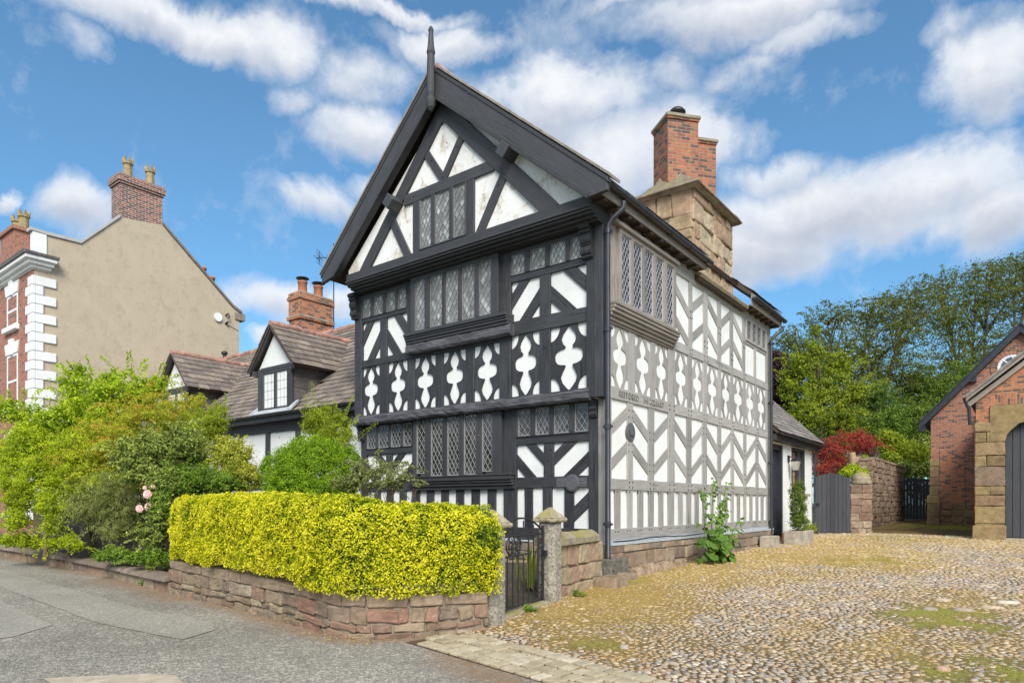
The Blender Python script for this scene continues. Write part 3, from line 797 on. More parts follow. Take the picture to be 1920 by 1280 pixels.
mb = MB()
posts = [(-11.99, -11.75, 3.45, 6.15, .07), (-5.90, -5.585, 3.30, 6.33, .075), (-7.81, -7.54, 3.45, 6.2, .06)]
for a, b, z0, z1, d in posts: mb.rect(FU, a, b, z0, z1, -.1, d, 0, (0, 1), J)
for a, b in ((-11.19, -10.91), (-10.31, -10.10), (-9.49, -9.28), (-8.67, -8.46)): mb.rect(FU, a, b, 3.45, 4.55, -.05, .042, 0, (0, 1), J)
mb.rect(FU, -6.90, -6.668, 3.45, 4.63, -.05, .042, 0, (0, 1), J)
mb.rect(FU, -10.31, -10.09, 4.55, 6.1, -.05, .05, 0, (0, 1), J)
mb.rect(FU, -11.17, -10.95, 4.69, 5.55, -.05, .042, 0, (0, 1), J)
mb.rect(FU, -6.90, -6.668, 4.85, 5.6, -.05, .042, 0, (0, 1), J)
for a, b, z0, z1 in ((-11.75, -10.31, 4.545, 4.70), (-11.75, -10.31, 5.54, 5.63), (-10.09, -7.81, 4.54, 4.62), (-7.54, -5.90, 4.61, 4.86), (-7.54, -5.90, 5.585, 5.70), (-11.75, -10.09, 6.10, 6.32), (-10.09, -7.81, 6.17, 6.32), (-7.54, -5.9, 6.13, 6.32), (-11.75, -7.81, 3.40, 3.48), (-7.54, -5.9, 3.4, 3.48)):
    mb.rect(FU, a, b, z0, z1, -.05, .05, 0, (1, 0), J)
chevron(mb, FU, -11.78, -11.17, 4.70, 5.54, 1, -.05, .032); chevron(mb, FU, -10.95, -10.31, 4.70, 5.54, -1, -.05, .032)
chevron(mb, FU, -7.54, -6.9, 4.86, 5.59, 1, -.05, .032); chevron(mb, FU, -6.668, -5.90, 4.86, 5.585, -1, -.05, .032)
for u, z in ((-7.62, 4.75), (-7.72, 5.5), (-5.75, 4.7), (-5.8, 5.62), (-6.78, 4.75), (-6.78, 4.3), (-5.72, 3.9), (-7.68, 3.9)): peg(mb, FU, u, z, .055)
mb.build('first_floor_framing', M['black'], house, .006)
mb = MB()
for a, b, z0, z1 in ((-11.78, -11.19, 3.48, 4.545), (-10.91, -10.31, 3.48, 4.545), (-10.10, -9.49, 3.48, 4.55), (-9.28, -8.67, 3.48, 4.55), (-8.46, -7.81, 3.48, 4.55), (-7.54, -6.9, 3.48, 4.61), (-6.668, -5.90, 3.48, 4.61)):
    baluster(mb, FU, a, b, z0, z1, -.05, .030)
mb.build('baluster_panels', M['black'], house)

leaded_window(house, FU, -11.75, -10.31, 5.63, 6.12, [(-11.72, -11.45), (-11.36, -11.05), (-10.95, -10.66), (-10.58, -10.335)], .066, M['blackfine'], M['glass_up'], M['lead_dk'], lz=(5.645, 6.06), bar=.0062)
leaded_window(house, FU, -7.54, -5.90, 5.70, 6.15, [(-7.525, -7.215), (-7.10, -6.757), (-6.665, -6.331), (-6.24, -5.945)], .066, M['blackfine'], M['glass_up'], M['lead_dk'], lz=(5.71, 6.09), bar=.0062)
wn = leaded_window(house, FU, -10.09, -7.76, 4.98, 6.18, [(-9.963, -9.68), (-9.538, -9.194), (-9.106, -8.758), (-8.673, -8.339), (-8.23, -7.937)],
                   .16, M['blackfine'], M['glass_up'], M['lead_dk'], lz=(5.068, 6.095), bar=.0062, dia=(.115, .19), depth=.2)
mb = MB(); cornice(mb, FU, -10.2, -7.5, [(4.80, 4.86, .20), (4.86, 4.91, .225), (4.91, 4.95, .245), (4.95, 5.01, .27)]); mb.build('sill', M['blackfine'], wn, .012, 2)

# ---- scroll brackets under the tie beam and jetty ends
def console(fr, u0, u1, zt, d, s_=1):
    b = MB(); z = zt
    for hh, dd in ((.10, .20), (.07, .17), (.16, .15), (.05, .12), (.13, .13), (.06, .09)):
        prof = [(z - hh * s_ + hh * s_ * t, dd * s_ * (.82 + .18 * math.sin(math.pi * t))) for t in np.linspace(0, 1, 6)]
        for (za, da), (zb_, db) in zip(prof, prof[1:]):
            b.hexa([fr.P(u0, za, -.02), fr.P(u0, za, d + da), fr.P(u1, za, d + da), fr.P(u1, za, -.02)][::-1],
                   [fr.P(u0, zb_, -.02), fr.P(u0, zb_, d + db), fr.P(u1, zb_, d + db), fr.P(u1, zb_, -.02)][::-1])
        z -= hh * s_
    return b
for (a, b_) in ((-12.03, -11.83), (-5.97, -5.76)):
    console(FU, a, b_, 6.22, .05).build('scroll_bracket', M['black'], house)
console(FG, -12.0, -11.83, 3.27, .05, .6).build('scroll_bracket', M['black'], house)
console(FG, -5.92, -5.78, 3.27, .05, .5).build('scroll_bracket', M['black'], house)

# ---- moulded tie beam (bressumer) below the gable
mb = MB(); FT.deep = .42
cornice(mb, FT, -12.12, -5.72, [(6.50, 6.66, .055), (6.455, 6.50, .09), (6.415, 6.455, .065), (6.375, 6.415, .02), (6.335, 6.375, -.06), (6.30, 6.335, -.15)])
mb.build('moulded_tie_beam', M['blackfine'], house, .014, 2)

# ---- gable framing
mb = MB(); D = .045
def member(a, b, wd, d, mat=0):
    p, g = strip(a, b, wd); mb.prism(FT, wob(p, .004), -.03, d, mat, g)
member((-11.56, 6.58), (-9.03, 9.43), .27, .050); member((-6.50, 6.58), (-9.06, 9.22), .31, .053)
mb.prism(FT, [(-9.3, 9.05), (-8.75, 9.05), (-8.98, 9.42)], -.03, .047, 0, (1, 0))
mb.rect(FT, -10.25, -7.85, 7.70, 7.92, -.03, .045, 0, (1, 0), .004)
for a, b in ((-9.99, -9.80), (-8.50, -8.32)): mb.rect(FT, a, b, 6.6, 7.72, -.03, .04, 0, (0, 1), .003)
mb.rect(FT, -9.8, -8.5, 6.6, 6.66, -.03, .042, 0, (1, 0))
member((-10.68, 7.60), (-10.09, 6.55), .185, .036); member((-7.59, 7.58), (-8.25, 6.55), .19, .036)
member((-9.63, 8.62), (-9.12, 7.90), .165, .036); member((-8.64, 8.62), (-9.14, 7.93), .165, .039)
for u, z in ((-9.02, 8.6), (-8.75, 8.45), (-9.45, 8.4), (-9.95, 7.83), (-8.1, 7.83), (-9.14, 7.98), (-10.45, 7.25), (-7.72, 7.4), (-7.92, 7.98), (-8.02, 8.03), (-11.4, 6.63), (-10.1, 6.62), (-8.2, 6.62), (-6.6, 6.63), (-8.42, 6.62), (-9.89, 6.62), (-9.13, 9.0)):
    peg(mb, FT, u, z, .05)
mb.build('gable_framing', M['blackfine'], house, .006)
leaded_window(house, FT, -9.80, -8.50, 6.66, 7.72, [(-9.763, -9.442, 6.69, 7.69), (-9.333, -8.938, 6.69, 7.69), (-8.846, -8.54, 6.69, 7.69)], .066, M['blackfine'], M['glass_up'], M['lead_dk'], bar=.0062, dia=(.11, .18))
for u, z in ((-7.22, 7.68), (-10.17, 7.60)):
    p = MB()
    c, s_ = math.cos(rad(43)), math.sin(rad(43)) * (1 if u > -9 else -1)
    q = [(.115, .115), (-.115, .115), (-.115, -.115), (.115, -.115)]
    p.prism(Fr((u, 9.25, z), (1, 0, 0), (0, -1, 0)), [(x * c - y * -s_, x * -s_ + y * c) for x, y in q], -.2, .22, 0, (0, 1))
    p.build('purlin_end', M['blackfine'], house, .008)

# ---- barge boards, finial, roof
AP = (-8.95, 9.80); YV = 9.15
FV = Fr((0, YV, 0), (1, 0, 0), (0, -1, 0))
for sg, foot in ((-1, -12.42), (1, -5.18)):
    slope = (6.58 - 9.80) / (foot - AP[0])
    f = lambda u: AP[1] + (u - AP[0]) * slope
    ft2 = foot + (.46 if sg < 0 else -.36)
    b = MB(); g = Vector((foot - AP[0], 6.58 - 9.8)).normalized()
    b.prism(FV, [(AP[0] + sg * .02, f(AP[0])), (foot, f(foot)), (foot, f(foot) - .17), (ft2, f(ft2) - .50), (AP[0] + sg * .02, f(AP[0]) - .54)], -.04, .04, 0, tuple(g))
    # inner fillet moulding along the lower edge and cap along the top
    b.prism(FV, [(AP[0] + sg * .02, f(AP[0]) - .47), (ft2 + sg * .02, f(ft2) - .43), (ft2, f(ft2) - .52), (AP[0] + sg * .02, f(AP[0]) - .57)], -.10, .065, 0, tuple(g))
    b.prism(FV, [(AP[0] + sg * .02, f(AP[0]) + .03), (foot + sg * .02, f(foot) + .03), (foot + sg * .02, f(foot) - .05), (AP[0] + sg * .02, f(AP[0]) - .05)], -.05, .055, 0, tuple(g))
    o = b.build('barge_board', M['blackfine'], house, .006)
    # pale lead/tile verge strip along the roof edge
    b = MB(); b.prism(FV, [(AP[0] + sg * .05, f(AP[0]) + .085), (foot + sg * .05, f(foot) + .085), (foot + sg * .05, f(foot) + .028), (AP[0] + sg * .05, f(AP[0]) + .028)], -.3, .07, 0, tuple(g))
    b.build('verge_tiles', M['slate2'], house, .006)
b = MB()
b.tube([(AP[0], YV - .11, z) for z in (8.97, 9.03, 9.10, 9.16, 9.22, 9.30, 9.9, 10.02, 10.08, 10.14, 10.20, 10.45, 10.50, 10.56)],
       [.035, .075, .09, .095, .075, .085, .075, .07, .085, .072, .062, .045, .055, .03], 8, smooth=False)
b.build('finial', M['blackfine'], house, .004)

roof = MB()
EXR, EXL = -5.36, -12.42
sR = (6.58 - AP[1]) / (-5.18 - AP[0])
zr = lambda x: AP[1] + (x - AP[0]) * sR
EZ = zr(EXR)
flat_poly(roof, [(AP[0], YV, AP[1]), (EXR, YV, EZ), (EXR, 13.6, EZ), (AP[0], 13.6, AP[1])], .09)
flat_poly(roof, [(AP[0], 13.6, AP[1]), (-5.66, 13.6, zr(-5.66)), (-5.66, 16.5, zr(-5.66)), (AP[0], 16.5, AP[1])], .09)
flat_poly(roof, [(AP[0], 16.5, AP[1]), (-5.34, 16.5, zr(-5.34)), (-5.34, 19.0, zr(-5.34)), (AP[0], 19.0, AP[1])], .09)
flat_poly(roof, [(AP[0], YV, AP[1]), (EXL, YV, 6.58), (EXL, 19.0, 6.58), (AP[0], 19.0, AP[1])], .09)
ro = roof.build('roof', M['soffit'], house)
t = MB()
V = Vector((AP[0] - EXR, 0, AP[1] - EZ)).normalized(); Ls = (Vector((AP[0], 0, AP[1])) - Vector((EXR, 0, EZ))).length
slate_roof(t, (EXR, YV, EZ + .01), (0, 1, 0), V, 9.85, Ls, .34, .26, lambda u, v: not (4.4 < u < 7.4 and v < .75))
V = Vector((AP[0] - EXL, 0, AP[1] - 6.58)).normalized()
slate_roof(t, (EXL, YV, 6.59), (0, 1, 0), V, 9.85, (Vector((AP[0], 0, AP[1])) - Vector((EXL, 0, 6.58))).length, .34, .26)
t.build('roof_slates', M['slate'], ro)
t = MB()
for i in range(24):
    y = YV + .02 + i * .415; t.tube([(AP[0], y, AP[1] + .03), (AP[0], y + .41, AP[1] + .035)], .11, 8, smooth=True)
t.build('ridge_tile', M['ridge'], ro)

# eaves: soffit, rafter feet, fascia, gutters
for (ya, yb, xe, zs, zf) in ((YV + .06, 13.6, -5.37, 6.47, 6.68), (16.5, 18.97, -5.35, 6.40, 6.68)):
    mb = MB(); flat_poly(mb, [(-5.62, ya, zs), (xe, ya, zs), (xe, yb, zs), (-5.62, yb, zs)], .02, 0, (0, 1, 0))
    for y in np.arange(ya + .2, yb, .42): mb.box(((xe - 5.62) / 2, y, zs - .04), ((xe + 5.62) / 2, .045, .035), 0)
    mb.build('soffit', M['soffit'], house)
    mb = MB(); mb.rect(Fr((xe, 0, 0), (0, 1, 0), (1, 0, 0)), ya - .02, yb, zs - .03, zf, 0, .028, 0, (1, 0)); mb.build('fascia', M['oakbrown'], house)
def gutter(p0, p1, r=.065, drop=0):
    b = MB(); p0, p1 = Vector(p0), Vector(p1); d = (p1 - p0).normalized(); w_ = d.cross(UP).normalized(); n = 9
    for rr, flip in ((r, False), (r * .86, True)):
        vs = []
        for p in (p0, p1):
            for k in range(n):
                a = math.pi * k / (n - 1); vs.append(p + w_ * (rr * math.cos(a)) - UP * (rr * math.sin(a)))
        fs = [[k, k + 1, n + k + 1, n + k] for k in range(n - 1)]
        b.add(vs, [f[::-1] for f in fs] if flip else fs, 0, smooth=True)
    for p in (p0, p1): b.add([p + w_ * (r * math.cos(math.pi * k / 8)) - UP * (r * math.sin(math.pi * k / 8)) for k in range(9)], [list(range(9))], 0)
    L = (p1 - p0).length; k = .6
    while k < L: q = p0 + d * k; b.tube([q + w_ * (r * 1.06 * math.cos(a)) - UP * (r * 1.06 * math.sin(a)) for a in np.linspace(0, math.pi, 7)], .012, 5); k += .9
    return b
gutter((-5.27, YV + .1, 6.63), (-5.27, 13.68, 6.60)).build('gutter', M['pipe'], house)
gutter((-5.25, 16.45, 6.56), (-5.25, 19.05, 6.53)).build('gutter', M['pipe'], house)
downpipe('downpipe', house, -5.5, 9.70, 6.28, .38, (.23, .12), .045, (.09, -.02))
downpipe('downpipe', house, -5.5, 18.62, 6.12, .42, (.25, .2), .042, (.08, .05))

# ---- long side wall framing (weathered oak)
mb = MB(); J = .006; OS = 'grey'
P1 = [(9.92, 10.0), (10.57, 10.785), (11.40, 11.645), (12.262, 12.56), (13.178, 13.425), (14.03, 14.277), (14.934, 15.15), (15.80, 16.0), (16.692, 16.905), (17.655, 17.86), (18.53, 18.85)]
for i, (a, b) in enumerate(P1):
    mb.rect(FS, a, b, 1.94, 3.32, -.05, .026, 0, (0, 1), J)
    if i not in (0,): mb.rect(FS, a + (.01 if i != 3 else 0), b - .01, 1.06, 1.76, -.05, .024, 0, (0, 1), J)
mb.rect(FS, 9.92, 9.975, 1.06, 1.76, -.05, .024, 0, (0, 1), J)
for i in range(len(P1) - 1):       # intermediate studs of the lowest tier
    g0, g1 = P1[i][1], P1[i + 1][0]; c = (g0 + g1) / 2 + (.0 if i else -.06); mb.rect(FS, c - .105, c + .105, 1.06, 1.76, -.05, .023, 0, (0, 1), J)
mb.rect(FS, 9.92, YB, 1.752, 1.945, -.05, .034, 0, (1, 0), J)
mb.rect(FS, 9.92, 12.262, 3.31, 3.522, -.05, .036, 0, (1, 0), J); mb.rect(FS, 12.56, YB, 3.315, 3.515, -.05, .034, 0, (1, 0), J)
mb.rect(FS, 9.92, YB, .885, 1.08, -.05, .042, 0, (1, 0), J)
mb.rect(FS, 12.262, 12.56, 1.94, 6.3, -.05, .032, 0, (0, 1), J)
mb.rect(FS, 12.56, YB, 4.612, 4.80, -.05, .034, 0, (1, 0), J); mb.rect(FS, 12.56, YB, 6.17, 6.46, -.05, .036, 0, (1, 0), J)
P2 = [(12.262, 12.40), (13.296, 13.468), (14.085, 14.322), (14.934, 15.139), (15.745, 15.938), (16.625, 16.806), (17.503, 17.657), (18.47, 18.85)]
for a, b in P2[1:6] + P2[7:]: mb.rect(FS, a, b, 4.79, 6.2, -.05, .027, 0, (0, 1), J)
mb.rect(FS, 17.503, 17.657, 4.79, 5.62, -.05, .027, 0, (0, 1), J); mb.rect(FS, 16.806, 18.47, 5.55, 5.64, -.05, .029, 0, (1, 0), J)
P3 = [(9.92, 9.99), (10.62, 10.86), (11.50, 11.69), (12.262, 12.56), (13.228, 13.447), (14.06, 14.277), (14.958, 15.15), (15.782, 15.938), (16.692, 16.836), (17.55, 17.736), (18.463, 18.85)]
for i, (a, b) in enumerate(P3): mb.rect(FS, a, b, 3.51, 4.62 if i > 3 else 4.60, -.05, .026, 0, (0, 1), J)
def lowbrace(fr, g0, g1, sg, zhi, s_, wv, z0, z1, d):
    """brace across a panel; zhi = centre height at its upper end"""
    dz = s_ * (g1 - g0); a, b = ((g0, zhi), (g1, zhi - dz)) if sg < 0 else ((g0, zhi - dz), (g1, zhi))
    e = .3; dx = (b[0] - a[0]); A = (a[0] - e * dx, a[1] - e * (b[1] - a[1])); B = (b[0] + e * dx, b[1] + e * (b[1] - a[1]))
    p, g = strip(A, B, wv * dx / math.hypot(dx, dz)); p = clip(p, g0 - .015, g1 + .015, z0 - .01, z1 + .01)
    if len(p) >= 3: mb.prism(fr, p, -.05, d, 0, g)
for i in range(10):
    g0, g1 = P1[i][1], P1[i + 1][0]; sg = 1 if i % 2 == 0 else -1
    for k, zh in enumerate((3.13, 2.52)): lowbrace(FS, g0, g1, sg, zh, .60, .205, 1.94, 3.31, .018)
for i in range(5):
    g0, g1 = P2[i][1], P2[i + 1][0]; sg = -1 if i % 2 == 0 else 1
    for zh in (6.02, 5.38): lowbrace(FS, g0, g1, sg, zh, .58, .20, 4.79, 6.18, .018)
mb2 = MB()
for i in range(10):
    a, b = P3[i][1], P3[i + 1][0]; baluster(mb2, FS, a, b, 3.515, 4.60 if i > 2 else 4.57, -.05, .017, 0, (.50, .2))
mb2.build('baluster_panels', M['grey'], house)
for i, (a, b) in enumerate(P1[1:-1], 1):
    for z in (3.375, 3.46, 1.80, 1.89): 
        for u in (a + .045, b - .045): peg(mb, FS, u, z, .036 if 1 else 0, .017, mat=1)
    for z in ((3.05, 3.17) if i % 2 else (2.72, 2.84)): 
        for u in (a + .045, b - .045): peg(mb, FS, u, z, .027, .016, mat=1)
    for z in ((2.44, 2.56) if i % 2 else (2.12, 2.24)):
        for u in (a + .045, b - .045): peg(mb, FS, u, z, .027, .016, mat=1)
for u in np.arange(10.15, 18.7, .43):
    for du in (-.05, .05): peg(mb, FS, u + du, 1.72, .026, .015, mat=1); peg(mb, FS, u + du, 1.03, .043, .015, mat=1)
for i, (a, b) in enumerate(P2[1:6], 1):
    for z in (4.66, 4.75, 5.42 if i % 2 else 5.08, 5.55 if i % 2 else 4.96):
        for u in (a + .04, b - .04): peg(mb, FS, u, z, .035, .016, mat=1)
mb.build('side_framing', [M['grey'], M['peg']], house, .005)
# light oak corner strip beside the downpipe (ground floor)
mb = MB(); mb.rect(Fr((-5.765, 0, 0), (0, 1, 0), (1, 0, 0)), 9.835, 9.985, .86, 3.28, .0, .12, 0, (0, 1), .005); mb.build('corner_post', M['grey'], house, .006)
mb = MB(); mb.rect(Fr((-5.64, 0, 0), (0, 1, 0), (1, 0, 0)), 9.66, 9.93, 3.3, 6.44, -.1, .062, 0, (0, 1), .005); mb.build('corner_post', M['black'], house, .006)

# side oriel window
d = .12
mb = MB(); mb.rect(FS, 9.90, 10.12, 4.86, 6.24, -.05, .06, 0, (0, 1)); mb.rect(FS, 9.965, 10.05, 4.86, 6.24, .05, .075, 0, (0, 1)); mb.build('oriel_jamb', M['oakbrown'], house, .006)
wn = leaded_window(house, FS, 10.12, 12.44, 4.90, 6.24, [(10.21, 10.54), (10.634, 10.984), (11.084, 11.431), (11.537, 11.871), (12.0, 12.336)], d, M['oakbrown'], M['glass_side'], M['lead_wh'], lz=(5.0, 6.165), bar=.008, dia=(.115, .165), depth=.16)
mb = MB()
mb.rect(FS, 9.92, 12.52, 6.24, 6.31, -.03, d + .05, 0, (1, 0)); mb.rect(FS, 9.92, 12.48, 6.31, 6.46, -.03, .05, 0, (1, 0)); mb.build('window_head', M['oakbrown'], wn, .01, 2)
mb = MB(); cornice(mb, FS, 9.84, 12.46, [(4.855, 4.91, d + .09), (4.80, 4.855, d + .07), (4.74, 4.80, d + .04), (4.68, 4.74, d), (4.62, 4.68, d - .04), (4.575, 4.62, d - .07)]); mb.build('sill', M['oakbrown'], wn, .014, 2)
# rear small window
leaded_window(house, FS, 16.80, 18.47, 5.62, 6.19, [(16.86, 17.17), (17.26, 17.57), (17.66, 17.97), (18.06, 18.37)], .06, M['grey'], M['glass_side'], M['lead'], lz=(5.67, 6.15))

# inscription cut in the rail
def text_mesh(txt, name, size, parent, fr, u, z, d, mat, ext=.004):
    cu = bpy.data.curves.new(name, 'FONT'); cu.body = txt; cu.size = size; cu.extrude = ext; cu.space_character = 1.05
    to = bpy.data.objects.new(name + '_tmp', cu); COL.objects.link(to)
    me = bpy.data.meshes.new_from_object(to.evaluated_get(bpy.context.evaluated_depsgraph_get()))
    bpy.data.objects.remove(to)
    off = world_offset(parent)
    for v in me.vertices: v.co = fr.P(u + v.co.x, z + v.co.y, d + v.co.z) - off
    me.materials.clear(); me.materials.append(mat); me.name = name
    o = bpy.data.objects.new(name, me); COL.objects.link(o); o.parent = parent; return o
for wd_, y_ in (('RESTORED', 10.22), ('IHI', 11.17), ('CLEART', 11.48)): text_mesh(wd_, 'inscription', .15, house, FS, y_, 3.365, .040, M['carve'])

# plaques
mb = MB()
mb.rect(FG, -6.62, -6.42, 1.805, 1.965, .03, .07); mb.rect(FG, -6.17, -6.0, 1.805, 1.965, .03, .07)
for r, dd in ((.150, .072), (.132, .080)): mb.prism(FG, [(-6.297 + r * math.cos(a), 1.875 + r * math.sin(a)) for a in np.linspace(0, 2 * math.pi, 25)[:-1]], .03, dd)
for u0, u1, z in ((-6.60, -6.46, 1.90), (-6.60, -6.48, 1.85), (-6.14, -6.03, 1.90), (-6.14, -6.05, 1.85)): mb.rect(FG, u0, u1, z, z + .02, .06, .075)
mb.build('house_sign', M['wplaque'], house, .004)
mb = MB()
for r, dd in ((1, .06), (.84, .052)): mb.prism(FS, [(10.665 + .16 * r * math.cos(a), 2.785 + .165 * r * math.sin(a)) for a in np.linspace(0, 2 * math.pi, 25)[:-1]], .02, dd if r < 1 else .048)
mb.prism(FS, [(10.6, 2.72), (10.73, 2.72), (10.76, 2.82), (10.665, 2.9), (10.57, 2.82)], .02, .07)
mb.build('oval_plaque', M['wplaque'], house, .004)

# ---- plinth
pl = MB()
ground_s = lambda s_: gz(-5.5, 9.85 + s_) - .06
core_wall(pl, [(-5.52, YB), (-5.52, 9.80)][::-1], ground_s, .80, .35, 1)
stone_course_wall(pl, [(-5.52, 9.80), (-5.52, YB)], ground_s, .66, (.15, .24), (.28, .62), .12, 0, .045, .02)
stone_course_wall(pl, [(-5.51, 9.80), (-5.51, YB)], .665, .80, (.135, .135), (.32, .6), .12, 0, .015, .006)
core_wall(pl, [(-12, 9.82), (-5.55, 9.82)], .05, .83, .35, 1)
stone_course_wall(pl, [(-12, 9.82), (-5.56, 9.82)], .2, .83, (.13, .2), (.25, .5), .12, 0, .02, .01)
roughen(pl.build('plinth', [M['plinth'], M['mortar']], house, .012, 2), 1, .03)
# big corner block and tumbled footings
fl = MB()
fl.rect(Fr((-5.45, 0, 0), (0, 1, 0), (1, 0, 0)), 9.62, 10.24, .15, .60, -.4, .06, 0, (1, 0), .012); roughen(fl.build('corner_block', M['blockstone'], house, .03, 3), 3, .04); fl = MB()
for y, s_ in ((10.5, .16), (10.85, .2), (11.25, .13), (11.55, .17), (11.95, .1), (12.35, .16), (13.6, .12)):
    c = Vector((-5.38, y, gz(-5.4, y) + .03)); r = lambda: random.uniform(.75, 1.2)
    fl = MB(); fl.hexa([c + Vector((sx * s_ * .8 * r(), sy * s_ * 1.1 * r(), -.1)) for sx, sy in ((-1, -1), (1, -1), (1, 1), (-1, 1))], [c + Vector((sx * s_ * .55 * r(), sy * s_ * .8 * r(), s_ * .7 * r())) for sx, sy in ((-1, -1), (1, -1), (1, 1), (-1, 1))]); roughen(fl.build('footing_stone', M['plinth'], house, .04, 3), 2, .05)
mb = MB(); mb.rect(FS, 9.86, YB, .80, .842, -.1, .13); mb.rect(FS, 9.86, YB, .842, .888, -.05, .05); mb.rect(FG, -12, -5.58, .815, .845, -.05, .10)
mb.build('lead_flashing', M['lead_flash'], house, .004)
mb = MB(); pts = [(-5.50, y, .875 + .012 * math.sin(y * 2.3) + random.uniform(-.006, .006)) for y in np.arange(9.9, 14.2, .3)]; mb.tube(pts, .011, 6); mb.build('cable', M['wirecable'], house)

# ---- the great stone chimney with two diagonal flues
ch = MB()
A, B, Y0, Y1 = -7.35, -5.80, 13.98, 16.42
path = [(A, Y0), (B, Y0), (B, Y1), (A, Y1)]
taper = [(5.95, 0), (8.42, 0)]
core_wall(ch, path, 5.9, 8.44, .4, 1)
for pth in ([(A, Y0), (B, Y0)], [(B, Y0), (B, Y1)], [(B, Y1), (A, Y1)]):
    stone_course_wall(ch, pth, 6.0, 8.44, (.2, .42), (.3, .8), .2, 0, .05, .05)
co = roughen(ch.build('chimney', [M['buffstone'], M['mortar']], house, .03, 2), 2, .07, CLOUDS2)
cp = MB()
# oversailing cap slab and weathered slopes
def slab(z0, z1, m0, m1, x0=A, x1=B, y0=Y0, y1=Y1, j=.02):
    q = lambda m, z: [Vector((x0 - m, y0 - m, z + random.uniform(-j, j))), Vector((x1 + m, y0 - m, z + random.uniform(-j, j))), Vector((x1 + m, y1 + m, z + random.uniform(-j, j))), Vector((x0 - m, y1 + m, z + random.uniform(-j, j)))]
    cp.hexa(q(m0, z0), q(m1, z1))
slab(8.42, 8.48, .08, .18, j=.03); slab(8.48, 8.54, .22, .19, j=.035); slab(8.54, 8.98, .08, -.40, j=.06); slab(8.9, 9.26, -.34, -.56, j=.07)
roughen(cp.build('cap', M['chimcap'], co, .03, 2), 3, .06, CLOUDS2)
e1 = 45
for (cx, cy, zt) in ((-6.56, 14.78, 10.50), (-6.60, 16.0, 10.48)):
    f = MB(); r = rad(51)
    f.box((cx, cy, 9.62), (.385, .385, .72), r); f.box((cx, cy, 10.385), (.405, .405, .035), r); f.box((cx, cy, 10.425 + .02), (.43, .43, .04), r, 1); 
    f.build('brick_flue', [M['brick_chim'], M['chimcap']], co, .012)
cw = MB(); cw.lathe((-6.45, 14.62, 10.48), [(.10, 0), (.10, .10), (.19, .11), (.20, .15), (.14, .22), (.04, .25)], 14); cw.build('cowl', M['iron'], co)
# mossy ledge where the stack meets the wall
lg = MB()
flat_poly(lg, [(-5.64, 13.55, 6.50), (-5.40, 13.55, 6.38), (-5.40, 16.55, 6.38), (-5.64, 16.55, 6.50)], .09, 0, (0, 1, 0)); lg.build('ledge', M['mosscap'], co, .02, 2)
lb = MB(); lb.rect(FS, 13.55, 16.5, 6.26, 6.40, -.02, .15, 0, (1, 0), .01); lb.build('eaves_board', M['soffit'], house)
# ------------------------------------------------------------------ slate-roofed cottage beside the house
cot = thing('roadside_cottage', (-18.3, 11.5, .4), 'low white cottage with a stone slate roof and two gabled dormers', 'cottage')
CY, CE, CS = 9.8, 3.85, .94           # eave position, eave height, roof slope
RY = 13.0; RZ = CE + CS * (RY - CY)
FC = Fr((0, CY + .25, 0), (1, 0, 0), (0, -1, 0))
w = MB(); w.rect(FC, -24.6, -12.02, .3, 3.95, -.2, 0); w.box((-24.5, 13, 2.4), (.1, 2.9, 2.1)); w.box((-18.3, 15.9, 2.2), (6.2, .1, 1.9)); w.build('wall', M['white'], cot)
mb = MB(); mb.rect(FC, -24.6, -12.02, 3.40, 3.78, -.05, .05, 0, (1, 0), .006)
for x in np.arange(-24.2, -12.2, 1.35): mb.rect(FC, x, x + .19, .4, 3.41, -.05, .04, 0, (0, 1), .006)
mb.rect(FC, -24.6, -12.02, 1.9, 2.06, -.05, .045, 0, (1, 0), .006); mb.build('timber_framing', M['black'], cot, .006)
r = MB(); flat_poly(r, [(-24.7, CY, CE), (-12.02, CY, CE), (-12.02, RY, RZ), (-24.7, RY, RZ)], .08)
flat_poly(r, [(-24.7, RY, RZ), (-12.02, RY, RZ), (-12.02, 16.2, CE), (-24.7, 16.2, CE)], .08)
ro = r.build('roof', M['soffit'], cot)
DX = (-20.7, -15.37); DHW, DEZ, DAZ, DY = .93, 5.08, 6.12, 9.86
t = MB(); Vd = Vector((0, 1, CS)).normalized(); L_ = math.hypot(RY - CY, RZ - CE)
def outside_dormer(u, v):
    x = -24.7 + u; y = CY + v * Vd.y; z = CE + v * Vd.z
    for dx in DX:
        if abs(x - dx) < DHW - .1 and z < DEZ + (DAZ - DEZ) * (1 - abs(x - dx) / DHW): return False
    return True
slate_roof(t, (-24.7, CY - .06, CE - .04), (1, 0, 0), Vd, 12.68, L_, .34, .21, outside_dormer)
Vb = Vector((0, -1, CS)).normalized(); slate_roof(t, (-24.7, 16.2, CE), (1, 0, 0), Vb, 12.68, L_, .4, .3)
t.build('roof_slates', M['slate'], ro)
t = MB(); x = -24.7
while x < -12.1: t.tube([(x, RY, RZ + .0), (x + .43, RY, RZ + .015)], [.105, .115], 8); x += .42
t.build('ridge_tile', M['ridge'], ro)
mb = MB(); flat_poly(mb, [(-24.7, CY - .07, CE - .06), (-12.02, CY - .07, CE - .06), (-12.02, CY + .3, CE - .06), (-24.7, CY + .3, CE - .06)], .14); mb.build('eaves_board', M['black'], cot)
gutter((-24.6, CY - .13, CE - .02), (-12.05, CY - .13, CE - .03), .055).build('gutter', M['pipe'], cot)
